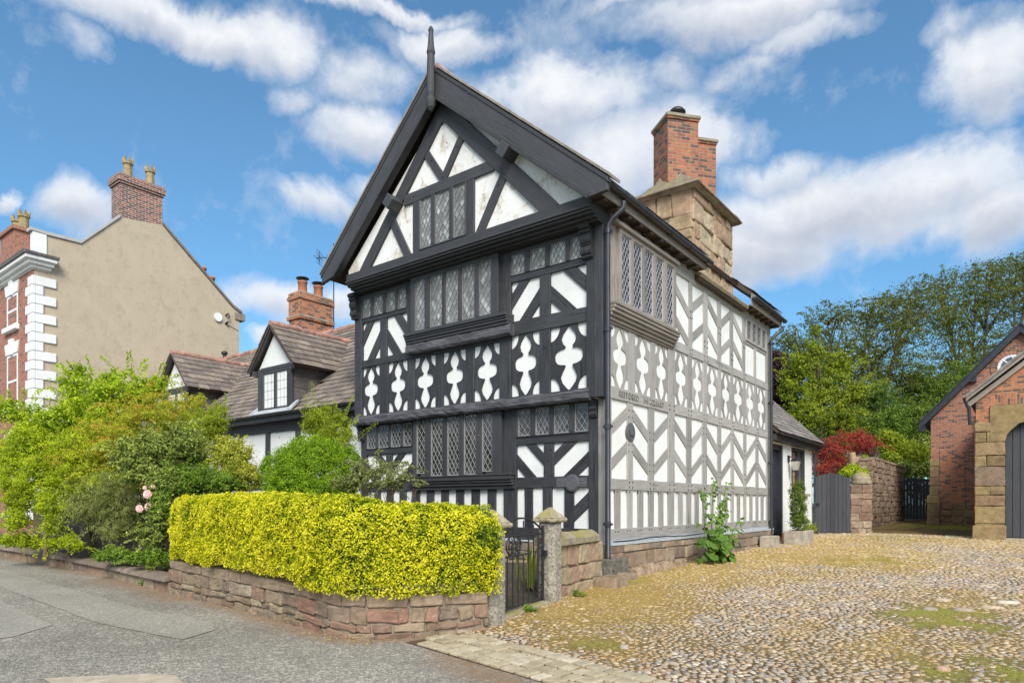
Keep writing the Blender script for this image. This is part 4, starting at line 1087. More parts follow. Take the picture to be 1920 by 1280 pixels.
for i, dx in enumerate(DX):
    FD = Fr((dx, DY, 0), (1, 0, 0), (0, -1, 0))
    yb = CY + (DEZ - CE) / CS; yr = CY + (DAZ - CE) / CS
    b = MB(); b.prism(FD, [(-.76, CE - .05), (.76, CE - .05), (.76, DEZ), (0, DAZ - .12), (-.76, DEZ)], -.1, 0); dm = b.build('dormer', M['white'], cot)
    for sg in (-1, 1):           # slate-hung cheeks
        c = MB(); fr = Fr((dx + sg * .76, DY, 0), (0, 1, 0), (sg, 0, 0))
        c.prism(fr, [(0.02, CE + .02), (yb - DY, DEZ), (0.02, DEZ)], -.05, 0)
        z = CE
        while z < DEZ - .05:
            u0 = 0.03; hh = .30
            while u0 < (z + hh - CE) / CS + .25:
                ww = random.uniform(.26, .42)
                p = [(u0, z), (u0 + ww - .012, z), (u0 + ww - .012, min(DEZ, z + hh - .01)), (u0, min(DEZ, z + hh - .01))]
                p = [q for q in clip(p, 0, 9, CE, DEZ)]
                # keep the part above the main roof line
                p = [(u, max(zz, CE + (u + DY - CY) * CS - .02)) for u, zz in p]
                if len(p) >= 3 and max(q[1] for q in p) - min(q[1] for q in p) > .05: c.prism(fr, wob(p, .006), 0, random.uniform(.012, .024))
                u0 += ww
            z += hh
        c.build('slate_cheek', M['cheek'], dm)
    b = MB(); f_ = lambda u: DAZ - abs(u) * (DAZ - DEZ) / DHW
    for sg in (-1, 1):
        b.prism(FD, [(0, DAZ + .04), (sg * (DHW + .06), f_(DHW + .06) + .04), (sg * (DHW + .06), f_(DHW + .06) - .12), (0, DAZ - .14)], .10, .15, 0, (sg * .66, -.75))
        b.rect(FD, sg * .70 - .07, sg * .70 + .07, CE - .02, DEZ - .02, -.02, .045, 0, (0, 1))
        b.rect(FD, sg * .84 - .05, sg * .84 + .05, DEZ - .2, DEZ - .06, -.02, .13, 0, (0, 1))
    b.rect(FD, -.63, .63, DEZ - .09, DEZ, -.02, .043, 0, (1, 0)); b.build('barge_board', M['blackfine'], dm, .004)
    leaded_window(cot, FD, -.63, .63, CE + .07, DEZ - .09, [(-.53, -.04), (.06, .53)], .035, M['blackfine'], M['glass_curtain'], M['lead_dk'], lz=(CE + .16, DEZ - .16), square=True, dia=(.16, .21), bar=.008, depth=.08)
    b = MB(); flat_poly(b, [(dx - .8, CY - .12, CE + .0), (dx + .95, CY - .12, CE + .0), (dx + .78, DY + .02, CE + .16), (dx - .78, DY + .02, CE + .16)], .02)
    for sg in (-1, 1): b.hexa([(dx + sg * .80, CY - .13, CE - .01), (dx + sg * .95, CY - .13, CE - .01), (dx + sg * .86, DY + .1, CE + .22), (dx + sg * .74, DY + .1, CE + .22)], [(dx + sg * .80, CY - .13, CE + .05), (dx + sg * .95, CY - .13, CE + .04), (dx + sg * .86, DY + .1, CE + .30), (dx + sg * .74, DY + .1, CE + .30)])
    b.build('lead_apron', M['lead_flash'], dm)
    b = MB()
    for sg in (-1, 1):
        flat_poly(b, [(dx, DY - .18, DAZ), (dx + sg * (DHW + .08), DY - .18, f_(DHW + .08)), (dx + sg * (DHW + .08), yb + .1, f_(DHW + .08)), (dx, yr + .1, DAZ)], .05, 1)
        V = Vector((-sg * DHW, 0, DAZ - DEZ)).normalized(); ls = math.hypot(DHW + .08, DAZ - f_(DHW + .08))
        org = Vector((dx + sg * (DHW + .10), DY - .2, f_(DHW + .08)))
        def tst(u, v, V=V, org=org):
            p = org + Vector((0, 1, 0)) * u + V * v
            return p.z + .12 > CE + (p.y - CY) * CS
        slate_roof(b, org, (0, 1, 0), V, 2.9, ls, .33, .22, tst, .02)
    dr = b.build('dormer_roof', [M['slate'], M['soffit']], cot)
    b = MB(); y = DY - .18
    while y < yr + .1: b.tube([(dx, y, DAZ + .02), (dx, y + .45, DAZ + .03)], [.085, .095], 8); y += .44
    b.build('ridge_tile', M['ridge'], dr)
    b = MB()
    for sg in (-1, 1): b.tube([(dx + sg * .02, yr + .12, DAZ + .02), (dx + sg * (DHW + .1), yb + .18, f_(DHW) + .02)], .075, 5)
    b.build('valley_mortar', M['trough'], dr)
ch = MB(); cx, cy = -18.35, 13.05
for z0, z1, gx in ((5.9, 7.35, 0), (7.35, 7.43, .05), (7.43, 7.98, .01), (7.98, 8.08, .05), (8.08, 8.2, .02)):
    ch.box((cx, cy, (z0 + z1) / 2), (.30 + gx, .62 + gx, (z1 - z0) / 2), 0, 0, (1, 0, 0))
co = ch.build('chimney', M['brick_or'], cot, .008)
mb = MB(); mb.box((cx, cy, 7.445), (.36, .68, .018)); mb.build('mortar_band', M['trough'], co); mb = MB(); mb.box((cx, cy, 8.215), (.29, .61, .02)); mb.build('mortar_flaunching', M['trough'], co)
for dy in (-.32, .28):
    p = MB(); p.lathe((cx, cy + dy, 8.2), [(.15, 0), (.145, .1), (.135, .36), (.16, .38), (.16, .43), (.13, .44)], 12); po = p.build('chimney_pot', M['pot_red'], co)
    p = MB(); p.lathe((cx, cy + dy, 8.72), [(.02, .04), (.2, .02), (.21, 0), (.02, 0)], 14)
    for k in range(3): a = k * 2.1; p.tube([(cx + .13 * math.cos(a), cy + dy + .13 * math.sin(a), 8.6), (cx + .14 * math.cos(a), cy + dy + .14 * math.sin(a), 8.73)], .01, 5)
    p.build('cowl', M['iron'], co)
vp = MB(); vp.tube([(-23.6, 13.0, RZ), (-23.6, 13.0, RZ + .22)], .07, 8); vp.lathe((-23.6, 13, RZ + .22), [(.11, 0), (.13, .04), (.06, .12)], 10); vp.build('roof_vent', M['iron'], cot)
aer = thing('tv_aerial', (-18.1, 13.75, 7.0), 'thin metal television aerial on a mast behind the cottage chimney', 'aerial')
mb = MB(); bx_, by_ = -18.1, 13.75
mb.tube([(bx_, by_, 6.2), (bx_, by_, 10.1)], .018, 6)
mb.tube([(bx_ - .5, by_ - .3, 9.65), (bx_ + .5, by_ + .3, 9.65)], .012, 5)
for k in range(9):
    t_ = -.5 + k * .12; q = Vector((bx_ + t_, by_ + t_ * .6, 9.65)); d = Vector((-.6, 1, 0)).normalized() * (.28 - .015 * k)
    mb.tube([q - d + UP * .0, q + d], .007, 4)
for k in range(5): q = Vector((bx_ - .42, by_ - .26, 9.45 + k * .1)); d = Vector((-.6, 1, 0)).normalized() * .25; mb.tube([q - d, q + d], .007, 4)
mb.tube([(bx_ - .42, by_ - .26, 9.42), (bx_ - .42, by_ - .26, 9.88)], .01, 4)
mb.build('antenna', M['pipe'], aer)

# ------------------------------------------------------------------ Georgian brick house with a rendered gable wall
geo = thing('georgian_house', (-29, 11, .6), 'three storey red brick house with white quoins and a tall buff rendered end gable', 'house')
GX, GY = -25.0, 7.4
FE = Fr((GX, 0, 0), (0, 1, 0), (1, 0, 0)); FF = Fr((0, GY, 0), (1, 0, 0), (0, -1, 0))
gab = [(GY + .02, 0.1), (14.35, .1), (14.4, 9.2), (14.1, 9.33), (11.40, 11.70), (9.95, 11.50), (8.72, 10.20), (7.73, 10.16), (GY + .02, 10.2)]
w = MB(); w.prism(FE, gab, -.25, 0); w.build('gable_wall', M['render'], geo)
w = MB(); w.rect(FF, -34, GX - .02, .1, 10.1, -.25, 0); w.build('front_wall', M['brick_geo'], geo)
w = MB(); w.box((-34, 11, 4.8), (.1, 3.4, 4.7)); w.box((-29.5, 14.3, 4.7), (4.4, .1, 4.6)); w.build('rear_wall', M['brick_geo'], geo)
r = MB()
flat_poly(r, [(-34, 8.9, 10.2), (GX - .02, 8.9, 10.2), (GX - .02, 10.9, 11.95), (-34, 10.9, 11.95)], .1)
flat_poly(r, [(-34, 10.9, 11.95), (GX - .02, 10.9, 11.95), (GX - .02, 14.5, 9.1), (-34, 14.5, 9.1)], .1); flat_poly(r, [(-34, 7.5, 9.9), (GX - .1, 7.5, 9.9), (GX - .1, 8.95, 10.1), (-34, 8.95, 10.1)], .1)
r.build('roof', M['slate2'], geo)
mb = MB()
def along(fr, pts, wz, d0, d1, b):
    for (u0, z0), (u1, z1) in zip(pts, pts[1:]): b.prism(fr, [(u0, z0), (u1, z1), (u1, z1 + wz), (u0, z0 + wz)], d0, d1)
along(FE, [(7.3, 10.20), (7.75, 10.18), (8.74, 10.21), (9.95, 11.50)], .10, -.3, .05, mb); mb.build('coping', M['copinggrey'], geo)
mb = MB(); along(FE, [(11.40, 11.71), (14.12, 9.34), (14.5, 9.15)], .10, -.3, .06, mb)
mb.rect(FE, 14.2, 14.62, 8.88, 9.15, -.3, .05); mb.build('verge', M['slate'], geo)
mb = MB(); mb.rect(FE, GY + .0, 7.75, 9.42, 10.17, -.2, .035); mb.rect(FF, -25.2, GX + .035, 9.42, 10.17, -.0, .03); mb.build('parapet_pier', M['whitestone'], geo)
mb = MB()
for z0, z1, d in ((9.02, 9.12, .10), (9.12, 9.24, .20), (9.24, 9.36, .30), (8.985, 9.02, .03)):
    mb.rect(FF, -34, GX + d, z0, z1, -.05, d); mb.rect(FE, GY + .05, GY + .42 + d * .5, z0, z1, -.05, d)
mb.build('cornice', M['whitestone'], geo, .01)
mb = MB(); mb.prism(Fr((-29.4, GY, 0), (1, 0, 0), (0, -1, 0)), [(-4.6, 9.362), (4.75, 9.362), (4.6, 9.5), (-4.6, 9.5)], -.05, .34); mb.rect(FE, GY - .3, GY + .62, 9.362, 9.45, -.02, .34); mb.build('lead_flashing', M['cheek'], geo)
mb = MB(); z = 1.0; k = 0
while z < 8.68:
    l, sd = (.36, .60) if k % 2 else (.52, .32)
    mb.rect(FF, GX - (.62 if k % 2 == 0 else .40), GX + .05, z, z + .285, -.05, .05); mb.rect(FE, GY + .05, GY + (.62 if k % 2 else .26), z, z + .285, -.05, .05); z += .30; k += 1
mb.build('quoins', M['whitestone'], geo, .014, 2)
for z0, z1, rows in ((7.47, 8.55, 2), (4.72, 6.55, 3), (1.2, 3.5, 3)):
  for cx_ in (-27.03, -30.3):
    f = MB()
    f.rect(FF, cx_ - .53, cx_ + .53, z0, z1, -.2, -.03); wi = f.build('window', M['glass_sash'], geo)
    f = MB(); zm = (z0 + z1) / 2
    for u0, u1, a, b_ in ((-.55, -.46, z0, z1), (.46, .55, z0, z1), (-.46, .46, z0, z0 + .09), (-.46, .46, z1 - .09, z1), (-.46, .46, zm - .04, zm + .04)): f.rect(FF, cx_ + u0, cx_ + u1, a, b_, -.1, .012)
    for u0 in (-.16, .16): f.rect(FF, cx_ + u0 - .018, cx_ + u0 + .018, z0 + .09, z1 - .09, -.1, -.005)
    for zz in ((z0 + zm) / 2, (zm + z1) / 2): f.rect(FF, cx_ - .46, cx_ + .46, zz - .015, zz + .015, -.1, -.008)
    f.build('sash_frame', M['sash'], wi, .006)
    f = MB(); f.rect(FF, cx_ - .68, cx_ + .68, z0 - .17, z0, -.05, .13); f.build('sill', M['whitestone'], wi, .01)
    f = MB(); f.prism(FF, [(cx_ - .58, z1), (cx_ + .58, z1), (cx_ + .72, z1 + .38), (cx_ - .72, z1 + .38)], -.05, .04); f.prism(FF, [(cx_ - .13, z1 - .03), (cx_ + .13, z1 - .03), (cx_ + .19, z1 + .5), (cx_ - .19, z1 + .5)], -.05, .08); f.build('lintel', M['whitestone'], wi, .008)
ch = MB()
for z0, z1, g in ((11.2, 12.72, 0), (12.72, 12.80, .05), (12.80, 12.98, .09), (12.98, 13.08, .05)): ch.box((GX - .37, 10.68, (z0 + z1) / 2), (.36 + g, .72 + g, (z1 - z0) / 2), 0, 0, (1, 0, 0))
co = ch.build('chimney', M['brick_dk'], geo, .008)
def crown_pot(x, y, z, parent, s_=1, mat='pot_buff'):
    p = MB(); p.lathe((x, y, z), [(.19 * s_, 0), (.18 * s_, .06), (.165 * s_, .12), (.155 * s_, .52), (.20 * s_, .55), (.20 * s_, .60), (.16 * s_, .62)], 10, 0, False)
    for k in range(6): a = k * math.pi / 3; p.hexa([(x + (.13 + .06 * i) * s_ * math.cos(a + da), y + (.13 + .06 * i) * s_ * math.sin(a + da), z + .6) for i, da in ((0, -.3), (1, -.3), (1, .3), (0, .3))], [(x + (.14 + .07 * i) * s_ * math.cos(a + da), y + (.14 + .07 * i) * s_ * math.sin(a + da), z + .78) for i, da in ((0, -.12), (1, -.12), (1, .12), (0, .12))])
    return p.build('chimney_pot', M[mat], parent)
crown_pot(GX - .37, 10.36, 13.06, co, .88); crown_pot(GX - .37, 11.12, 13.06, co, .88)
ch = MB(); ch.box((-30.2, 8.5, 10.8), (.8, .4, .85), 0, 0, (1, 0, 0)); ch.box((-30.2, 8.5, 11.68), (.88, .48, .06)); co = ch.build('chimney', M['brick_geo'], geo)
crown_pot(-29.75, 8.5, 11.7, co); crown_pot(-30.5, 8.5, 11.7, co)
for y in (13.15, 13.5): 
    p = MB(); p.lathe((GX - .5, y, 9.6 + (13.6 - y) * .8), [(.14, 0), (.12, .7), (.15, .72), (.15, .8), (.11, .8)], 10); p.build('chimney_pot', M['pot_red'], geo)
p = MB(); p.prism(FE, [(13.49 + .16 * math.cos(a), 8.80 + .17 * math.sin(a)) for a in np.linspace(0, 6.283, 17)[:-1]], .02, .07); p.build('round_lamp', M['sash'], geo)
p = MB(); p.tube([(GX, 13.82, 8.95), (GX + .15, 13.84, 9.0), (GX + .15, 13.9, 8.85)], .035, 6); p.build('bracket', M['iron'], geo); p = MB(); p.tube([(GX, 13.82, 8.62), (GX + .13, 13.84, 8.66)], .05, 6); p.tube([(GX + .02, 13.9, 8.6), (GX + .02, 14.35, 8.45)], .008, 4); p.build('bracket', M['iron'], geo)

# ------------------------------------------------------------------ low white annexe behind the house
ann = thing('white_annexe', (-6.5, 21, .4), 'low white walled annexe with a slate roof and dark door behind the timbered house', 'cottage')
FA = Fr((-5.64, 0, 0), (0, 1, 0), (1, 0, 0))
w = MB()
for a, b, z0, z1 in ((18.86, 18.95, .66, 3.3), (20.15, 21.12, .66, 3.3), (21.12, 22.62, .66, 1.84), (22.62, 23.6, .66, 3.3), (18.95, 20.15, 3.22, 3.3), (21.12, 22.62, 3.24, 3.3)): w.rect(FA, a, b, z0, z1, -.22, 0)
w.box((-8.2, 23.49, 2), (2.5, .1, 1.4)); w.prism(Fr((0, 23.6, 0), (1, 0, 0), (0, 1, 0)), [(-11, 3.3), (-5.66, 3.3), (-8.3, 6.0)], -.2, 0); w.build('wall', M['white'], ann)
w = MB(); w.rect(FA, 20.15, 23.62, .2, .665, -.2, .012); w.build('brick_base', M['brick_or'], ann)
r = MB(); flat_poly(r, [(-5.36, 18.86, 3.50), (-5.36, 23.8, 3.50), (-8.3, 23.8, 6.3), (-8.3, 18.86, 6.3)], .07); flat_poly(r, [(-8.3, 18.86, 6.3), (-8.3, 23.8, 6.3), (-11.3, 23.8, 3.5), (-11.3, 18.86, 3.5)], .07); ro = r.build('roof', M['soffit'], ann)
t = MB(); slate_roof(t, (-5.33, 18.86, 3.50), (0, 1, 0), Vector((-2.94, 0, 2.8)), 4.96, 4.06, .36, .2, None, .015); t.build('roof_slates', M['slate2'], ro)
mb = MB(); mb.rect(FA, 18.86, 23.75, 3.27, 3.44, -.05, .20, 0, (1, 0)); mb.build('fascia', M['blackfine'], ann)
gutter((-5.30, 18.88, 3.47), (-5.30, 23.8, 3.45), .05).build('gutter', M['pipe'], ann)
downpipe('downpipe', ann, -5.54, 23.5, 3.3, .55, (.24, .1), .038, (.1, .03))
d = MB(); d.rect(FA, 18.95, 19.06, .62, 3.22, -.2, -.02); d.rect(FA, 20.04, 20.15, .62, 3.22, -.2, .02); d.rect(FA, 19.06, 20.04, 3.06, 3.22, -.2, -.02); d.rect(FA, 19.06, 20.04, .66, 3.06, -.2, -.12)
for u0, u1 in ((19.14, 19.50), (19.60, 19.96)):
    for z0, z1 in ((.8, 1.5), (1.62, 2.9)): d.rect(FA, u0, u1, z0, z1, -.13, -.105)
dr = d.build('door', M['door'], ann, .008)
d = MB(); d.rect(FA, 19.52, 19.585, .7, 3.0, -.13, -.10); d.build('glazed_strip', M['glass_curtain'], dr)
d = MB(); d.tube([(-5.73, 19.92, 1.72), (-5.68, 19.92, 1.72), (-5.68, 19.82, 1.72)], .014, 6); d.build('handle', M['brass'], dr)
f = MB(); f.rect(FA, 21.12, 22.62, 1.84, 3.24, -.18, -.10); wi = f.build('window', M['glass_sash'], ann)
f = MB()
for a, b, z0, z1 in ((21.12, 21.22, 1.84, 3.24), (22.52, 22.62, 1.84, 3.24), (21.22, 22.52, 1.84, 1.93), (21.22, 22.52, 3.15, 3.24), (21.83, 21.91, 1.93, 3.15)): f.rect(FA, a, b, z0, z1, -.1, .01)
f.build('window_frame', M['blackfine'], wi, .005)
f = MB(); f.rect(FA, 21.26, 21.8, 1.95, 3.1, -.1, -.085); f.build('curtain', M['brick_or'], wi)
f = MB(); f.rect(FA, 21.0, 22.95, 1.76, 1.84, -.05, .11); f.build('sill', M['trough'], wi, .008)
lp = thing('wall_lantern', (-5.5, 20.75, 2.7), 'small black wall lantern between the annexe door and its window', 'lantern')
p = MB(); p.box((-5.62, 20.75, 2.86), (.02, .06, .1)); p.tube([(-5.62, 20.75, 2.9), (-5.45, 20.75, 2.94), (-5.42, 20.75, 2.88)], .015, 6); p.lathe((-5.42, 20.75, 2.78), [(.02, .12), (.13, .05), (.15, .02), (.13, .0)], 6, smooth=False); p.box((-5.42, 20.75, 2.50), (.07, .07, .012)); p.build('bracket', M['iron'], lp)
p = MB(); p.hexa([(-5.42 + .065 * x, 20.75 + .065 * y, 2.51) for x, y in ((-1, -1), (1, -1), (1, 1), (-1, 1))], [(-5.42 + .11 * x, 20.75 + .11 * y, 2.77) for x, y in ((-1, -1), (1, -1), (1, 1), (-1, 1))]); p.build('lantern_glass', M['lampglass'], lp)
st = MB(); st.box((-5.28, 17.75, .52), (.17, .34, .16), .05); st.box((-5.22, 18.5, .36), (.34, .7, .05), .0)
o = st.build('doorstep', M['trough'], thing('stone_doorstep', (-5.3, 18, .4), 'pale stone block step beside the annexe door and downpipe', 'step'), .02, 2)
tr = thing('stone_trough', (-4.98, 19.3, .4), 'pale weathered stone trough planter holding the clipped conifer by the annexe', 'planter')
b = MB(); x0, x1, y0, y1 = -5.24, -4.72, 18.85, 19.9
for c, h in (((-4.98, 18.9, .58), (.26, .06, .2)), ((-4.98, 19.85, .58), (.26, .06, .2)), ((-5.20, 19.375, .58), (.06, .42, .2)), ((-4.76, 19.375, .58), (.06, .42, .2)), ((-4.98, 19.375, .5), (.2, .42, .1))): b.box(c, h)
b.build('trough', M['trough'], tr, .02, 2)
b = MB(); b.box((-4.98, 19.375, .69), (.2, .42, .03)); b.build('soil', M['bark'], tr)

# ------------------------------------------------------------------ boarded gate, stone walls
bg = thing('boarded_gate', (-5.2, 24.4, .5), 'wide dark grey boarded gate with a shallow curved top beside the white annexe', 'gate')
p0, p1 = Vector((-5.66, 23.9)), Vector((-4.74, 24.92)); U = (p1 - p0); Lg = U.length; U = U.normalized(); fr = Fr((p0.x, p0.y, 0), (U.x, U.y, 0), (U.y, -U.x, 0))
b = MB(); nb = 9
for k in range(nb):
    u0, u1 = Lg * k / nb + .004, Lg * (k + 1) / nb - .004; top = lambda u: 2.38 + .16 * math.sin(math.pi * u / Lg)
    b.prism(fr, [(u0, .54), (u1, .54), (u1, top(u1)), (u0, top(u0))], -.03, random.uniform(.0, .004), 0, (0, 1))
b.build('boards', M['board'], bg, .006)
b = MB(); b.lathe(tuple(fr.P(.16, 1.5, .02)), [(.03, 0), (.03, .03)], 8); b.rect(fr, .08, .2, 1.46, 1.54, .0, .03); b.build('latch', M['iron'], bg)
b = MB()
for z in (.8, 2.1): b.rect(fr, 0, Lg, z, z + .12, -.08, -.03)
b.build('ledges', M['board'], bg)

sw = thing('sandstone_boundary_wall', (-4.8, 30, .6), 'tall sandstone yard wall stepping down to a round topped pier beside the boarded gate', 'wall')
b = MB()
PW = [(-4.66, 24.95), (-4.66, 26.4)]
core_wall(b, [(-4.66, 26.3), (-4.68, 28.8)], lambda s_: .45, lambda s_: 2.22, .45, 1)
stone_course_wall(b, [(-4.66, 26.3), (-4.68, 28.8)], lambda s_: gz(-4.7, 26) - .05, lambda s_: 2.30 - .03 * s_, (.14, .26), (.25, .5), .2, 0, .04, .02)
core_wall(b, [(-4.68, 28.7), (-4.70, 36.9)], lambda s_: .5, lambda s_: 3.15, .5, 1)
stone_course_wall(b, [(-4.68, 28.7), (-4.70, 36.9)], lambda s_: gz(-4.7, 29) - .02, lambda s_: 3.25, (.13, .24), (.22, .45), .2, 0, .05, .025)
stone_course_wall(b, [(-5.2, 28.68), (-4.68, 28.68)], lambda s_: .5, lambda s_: 3.25, (.14, .26), (.22, .4), .15, 0, .03, .02)
roughen(b.build('wall', [M['yardstone'], M['mortar']], sw, .02, 2), 1, .05)
b = MB()
for pth in ([(-4.74, 24.92), (-4.16, 25.38)], [(-4.16, 25.38), (-4.66, 26.3)]):
    core_wall(b, pth, .4, 2.15, .4, 1); stone_course_wall(b, pth, .42, 2.18, (.2, .30), (.25, .55), .2, 0, .03, .02)
roughen(b.build('pier', [M['yardstone'], M['mortar']], sw, .025, 2), 2, .04)
b = MB(); c = Vector((-4.52, 25.5)); 
for zz, rr in ((2.2, .34), (2.32, .30)): b.lathe((c.x, c.y, zz), [(rr, 0), (rr + .02, .06), (rr, .12)], 9)
b.lathe((c.x, c.y, 2.44), [(.28, 0), (.25, .08), (.17, .15), (.05, .18)], 10); b.build('pier_cap', M['mosscap'], sw)
b = MB(); y = 28.9
while y < 36.8: b.box((-4.92, y + .2, 3.28), (.30, .19, .05), random.uniform(-.05, .05)); y += .42
b.build('coping', M['redstone'], sw, .02, 2)

ag = thing('alley_gate', (-4.2, 37.1, .7), 'far dark boarded alley gate between the sandstone wall and the brick coach house', 'gate')
fr = Fr((-4.75, 37.05, 0), (1, 0, 0), (0, -1, 0)); b = MB()
for k in range(9): b.rect(fr, k * .135, k * .135 + .128, .78, 2.78 - .01 * k, -.03, random.uniform(0, .006), 0, (0, 1))
b.rect(fr, -.0, 1.25, 2.6, 2.7, -.08, -.035); b.build('boards', M['board'], ag, .005)

# ------------------------------------------------------------------ brick coach house
cch = thing('brick_coach_house', (0, 32, .5), 'old red brick coach house with stone dressed arched doorway and dark barge boards', 'outbuilding')
YG = 33.0; FB = Fr((0, YG, 0), (1, 0, 0), (0, -1, 0)); FP = Fr((0, 24.4, 0), (1, 0, 0), (0, -1, 0))
apx, apz, fx, fz = -.2, 8.5, -3.62, 4.85
w = MB(); w.prism(FB, [(-3.2, .4), (3.0, .4), (3.0, 5.0), (apx, 8.25), (-3.2, 5.05)], -.3, 0); w.box((-3.05, 37.5, 2.7), (.14, 4.4, 2.3)); w.build('gable_wall', M['brick_old'], cch)
w = MB(); w.rect(FB, -2.88, -2.02, 1.55, 3.76, -.1, .025); w.build('brick_patch', M['brick_or'], cch)
w = MB(); stone_course_wall(w, [(-2.86, YG - .01), (-1.5, YG - .01)], .45, 1.58, (.22, .32), (.3, .6), .1, 0, .06, .05); 
w.build('footing', M['yellowstone'], cch, .05, 3)
w = MB(); stone_course_wall(w, [(-3.26, YG - .02), (-2.9, YG - .02)], 1.85, 3.4, (.35, .5), (.3, .36), .2, 0, .02, .02); stone_course_wall(w, [(-3.34, YG - .12), (-2.86, YG - .12)], .45, 1.86, (.5, .7), (.4, .5), .2, 0, .03, .02); w.build('corner_stones', M['yellowstone'], cch, .02, 2)
w = MB(); w.tube([(-1.53, YG - .1, 5.2), (-1.53, YG - .1, 4.7), (-1.62, YG - .1, 4.4), (-1.64, YG - .1, .9)], .075, 8); w.build('drainpipe', M['pot_red'], cch)
w = MB()
sl = (apz - fz) / (apx - fx)
for sg in (-1, 1):
    ft = apx + sg * (apx - fx)
    w.prism(FB, [(apx, apz + .05), (ft, fz + .05), (ft, fz - .23), (apx, apz - .25)], .15, .22, 0, (sg * .68, -.73))
    w.prism(FB, [(apx, apz + .12), (ft, fz + .12), (ft, fz + .05), (apx, apz + .05)], -.1, .26, 0, (sg * .68, -.73))
    for t_ in (.45, .97): w.rect(FB, apx + sg * (apx - fx) * t_ * 1.0 - .13 * 1, apx + sg * (apx - fx) * t_ + .13, apz - (apz - fz) * t_ - .38, apz - (apz - fz) * t_ - .14, -.1, .16)
w.build('barge_board', M['pipe'], cch, .006)
r = MB()
for sg in (-1, 1):
    ft = apx + sg * (apx - fx); flat_poly(r, [(apx, YG - .2, apz + .1), (ft, YG - .2, fz + .1), (ft, 42, fz + .1), (apx, 42, apz + .1)], .1)
r.build('roof', M['slate2'], cch)
w = MB(); c0 = (-.43, 6.95)
ring = lambda r0, r1, d, m: [w.prism(FB, [(c0[0] + r1 * math.cos(a), c0[1] + r1 * math.sin(a)), (c0[0] + r0 * math.cos(a), c0[1] + r0 * math.sin(a)), (c0[0] + r0 * math.cos(b), c0[1] + r0 * math.sin(b)), (c0[0] + r1 * math.cos(b), c0[1] + r1 * math.sin(b))], -.05, d, m) for a, b in zip(np.linspace(0, 6.283, 29)[:-1], np.linspace(0, 6.283, 29)[1:] - .02)]
ring(.50, .72, .03, 0); ring(.40, .50, .012, 1); w.prism(FB, [(c0[0] + .4 * math.cos(a), c0[1] + .4 * math.sin(a)) for a in np.linspace(0, 6.283, 25)[:-1]], -.05, .008, 2)
for a in (0, .785, 1.57, 2.356):
    p, g = strip((c0[0] - .4 * math.cos(a), c0[1] - .4 * math.sin(a)), (c0[0] + .4 * math.cos(a), c0[1] + .4 * math.sin(a)), .04); w.prism(FB, p, 0, .016 + a * .001, 1)
w.build('round_window', [M['brick_old'], M['sash'], M['glass_sash']], cch)
# projecting wing with the doorway
PC = .92; hw = PC + 1.21
dx0 = -.511; dx1 = 2 * PC - dx0
w = MB()
z0 = .40; spr, top = 3.35, 3.94
arch = [(dx0, spr), (dx0 + .06, spr + .25), (dx0 + .2, top - .1), (dx0 + .45, top)]
arr = [(2 * PC - u, z) for u, z in arch[::-1]]
w.rect(FP, -1.21, -.87, 3.95, 4.75, -.3, 0); w.rect(FP, dx1 + .36, PC + hw, z0, 4.75, -.3, 0)
w.prism(FP, [(-1.21, 4.75), (PC + hw, 4.75), (PC, 4.75 + hw * .83)], -.3, 0)
w.rect(FP, -.87, dx1 + .36, 4.44, 4.75, -.3, 0); w.box((-1.08, 28.8, 2.6), (.12, 4.1, 2.15)); w.box((PC + hw - .13, 28.8, 2.6), (.12, 4.1, 2.15))
w.build('porch_wall', M['brick_or'], cch)
w = MB()
zc = [.40, .92, 1.45, 1.78, 2.04, 2.62, 2.95, 3.35, 3.66, 3.95]
for i, (a, b_) in enumerate(zip(zc, zc[1:])):
    if i % 2 == 0 or b_ - a > .5: w.rect(FP, -1.235, dx0 + (.0 if b_ < spr + .1 else .0), a + .008, b_ - .008, -.25, .03 + random.uniform(0, .015), 0 if i != 4 else 1, None, .012)
    else:
        c = random.uniform(-.95, -.8); w.rect(FP, -1.235, c - .006, a + .008, b_ - .008, -.25, .03 + random.uniform(0, .015), 0, None, .012); w.rect(FP, c + .006, dx0, a + .008, b_ - .008, -.25, .03 + random.uniform(0, .015), 0, None, .012)
w.rect(FP, -1.30, dx0 + .03, .32, .86, -.2, .09, 0, None, .015)
w.prism(FP, arch + [(PC, top), (PC, 4.44), (-.87, 4.43), (-.87, spr)], -.25, .045); w.prism(FP, [(PC + .01, top)] + arr + [(dx1 + .36, spr), (dx1 + .36, 4.43), (PC + .01, 4.44)], -.25, .045)
w.rect(FP, dx1, dx1 + .7, z0, spr - .01, -.25, .04, 0, None, .012)
roughen(w.build('stone_doorcase', [M['yellowstone'], M['redstone']], cch, .02, 2), 2, .035)
w = MB(); nb = 16; wd = dx1 - dx0
for k in range(nb):
    u0, u1 = dx0 + wd * k / nb + .005, dx0 + wd * (k + 1) / nb - .005; w.rect(FP, u0, u1, .52, 3.98, -.26, -.19 + random.uniform(0, .004), 0, (0, 1))
w.build('door', M['board'], cch, .006)
w = MB(); w.rect(FP, dx0, dx1, .36, .5, -.3, .05); w.build('doorstep', M['trough'], cch, .015)
w = MB()
for sg in (-1, 1):
    ft = PC + sg * (hw + .24); zf = 4.75 - .24 * .83 + .1; za = 4.75 + hw * .83 + .1
    w.prism(FP, [(PC, za + .06), (ft, zf + .06), (ft, zf - .06), (PC, za - .08)], .20, .25, 0, (sg * .77, -.64)); w.prism(FP, [(PC, za - .14), (ft, zf - .1), (ft + -sg * .1, zf - .2), (PC, za - .3)], -.02, .10, 0, (sg * .77, -.64))
w.build('barge_board', M['oakbrown'], cch, .008)
r = MB()
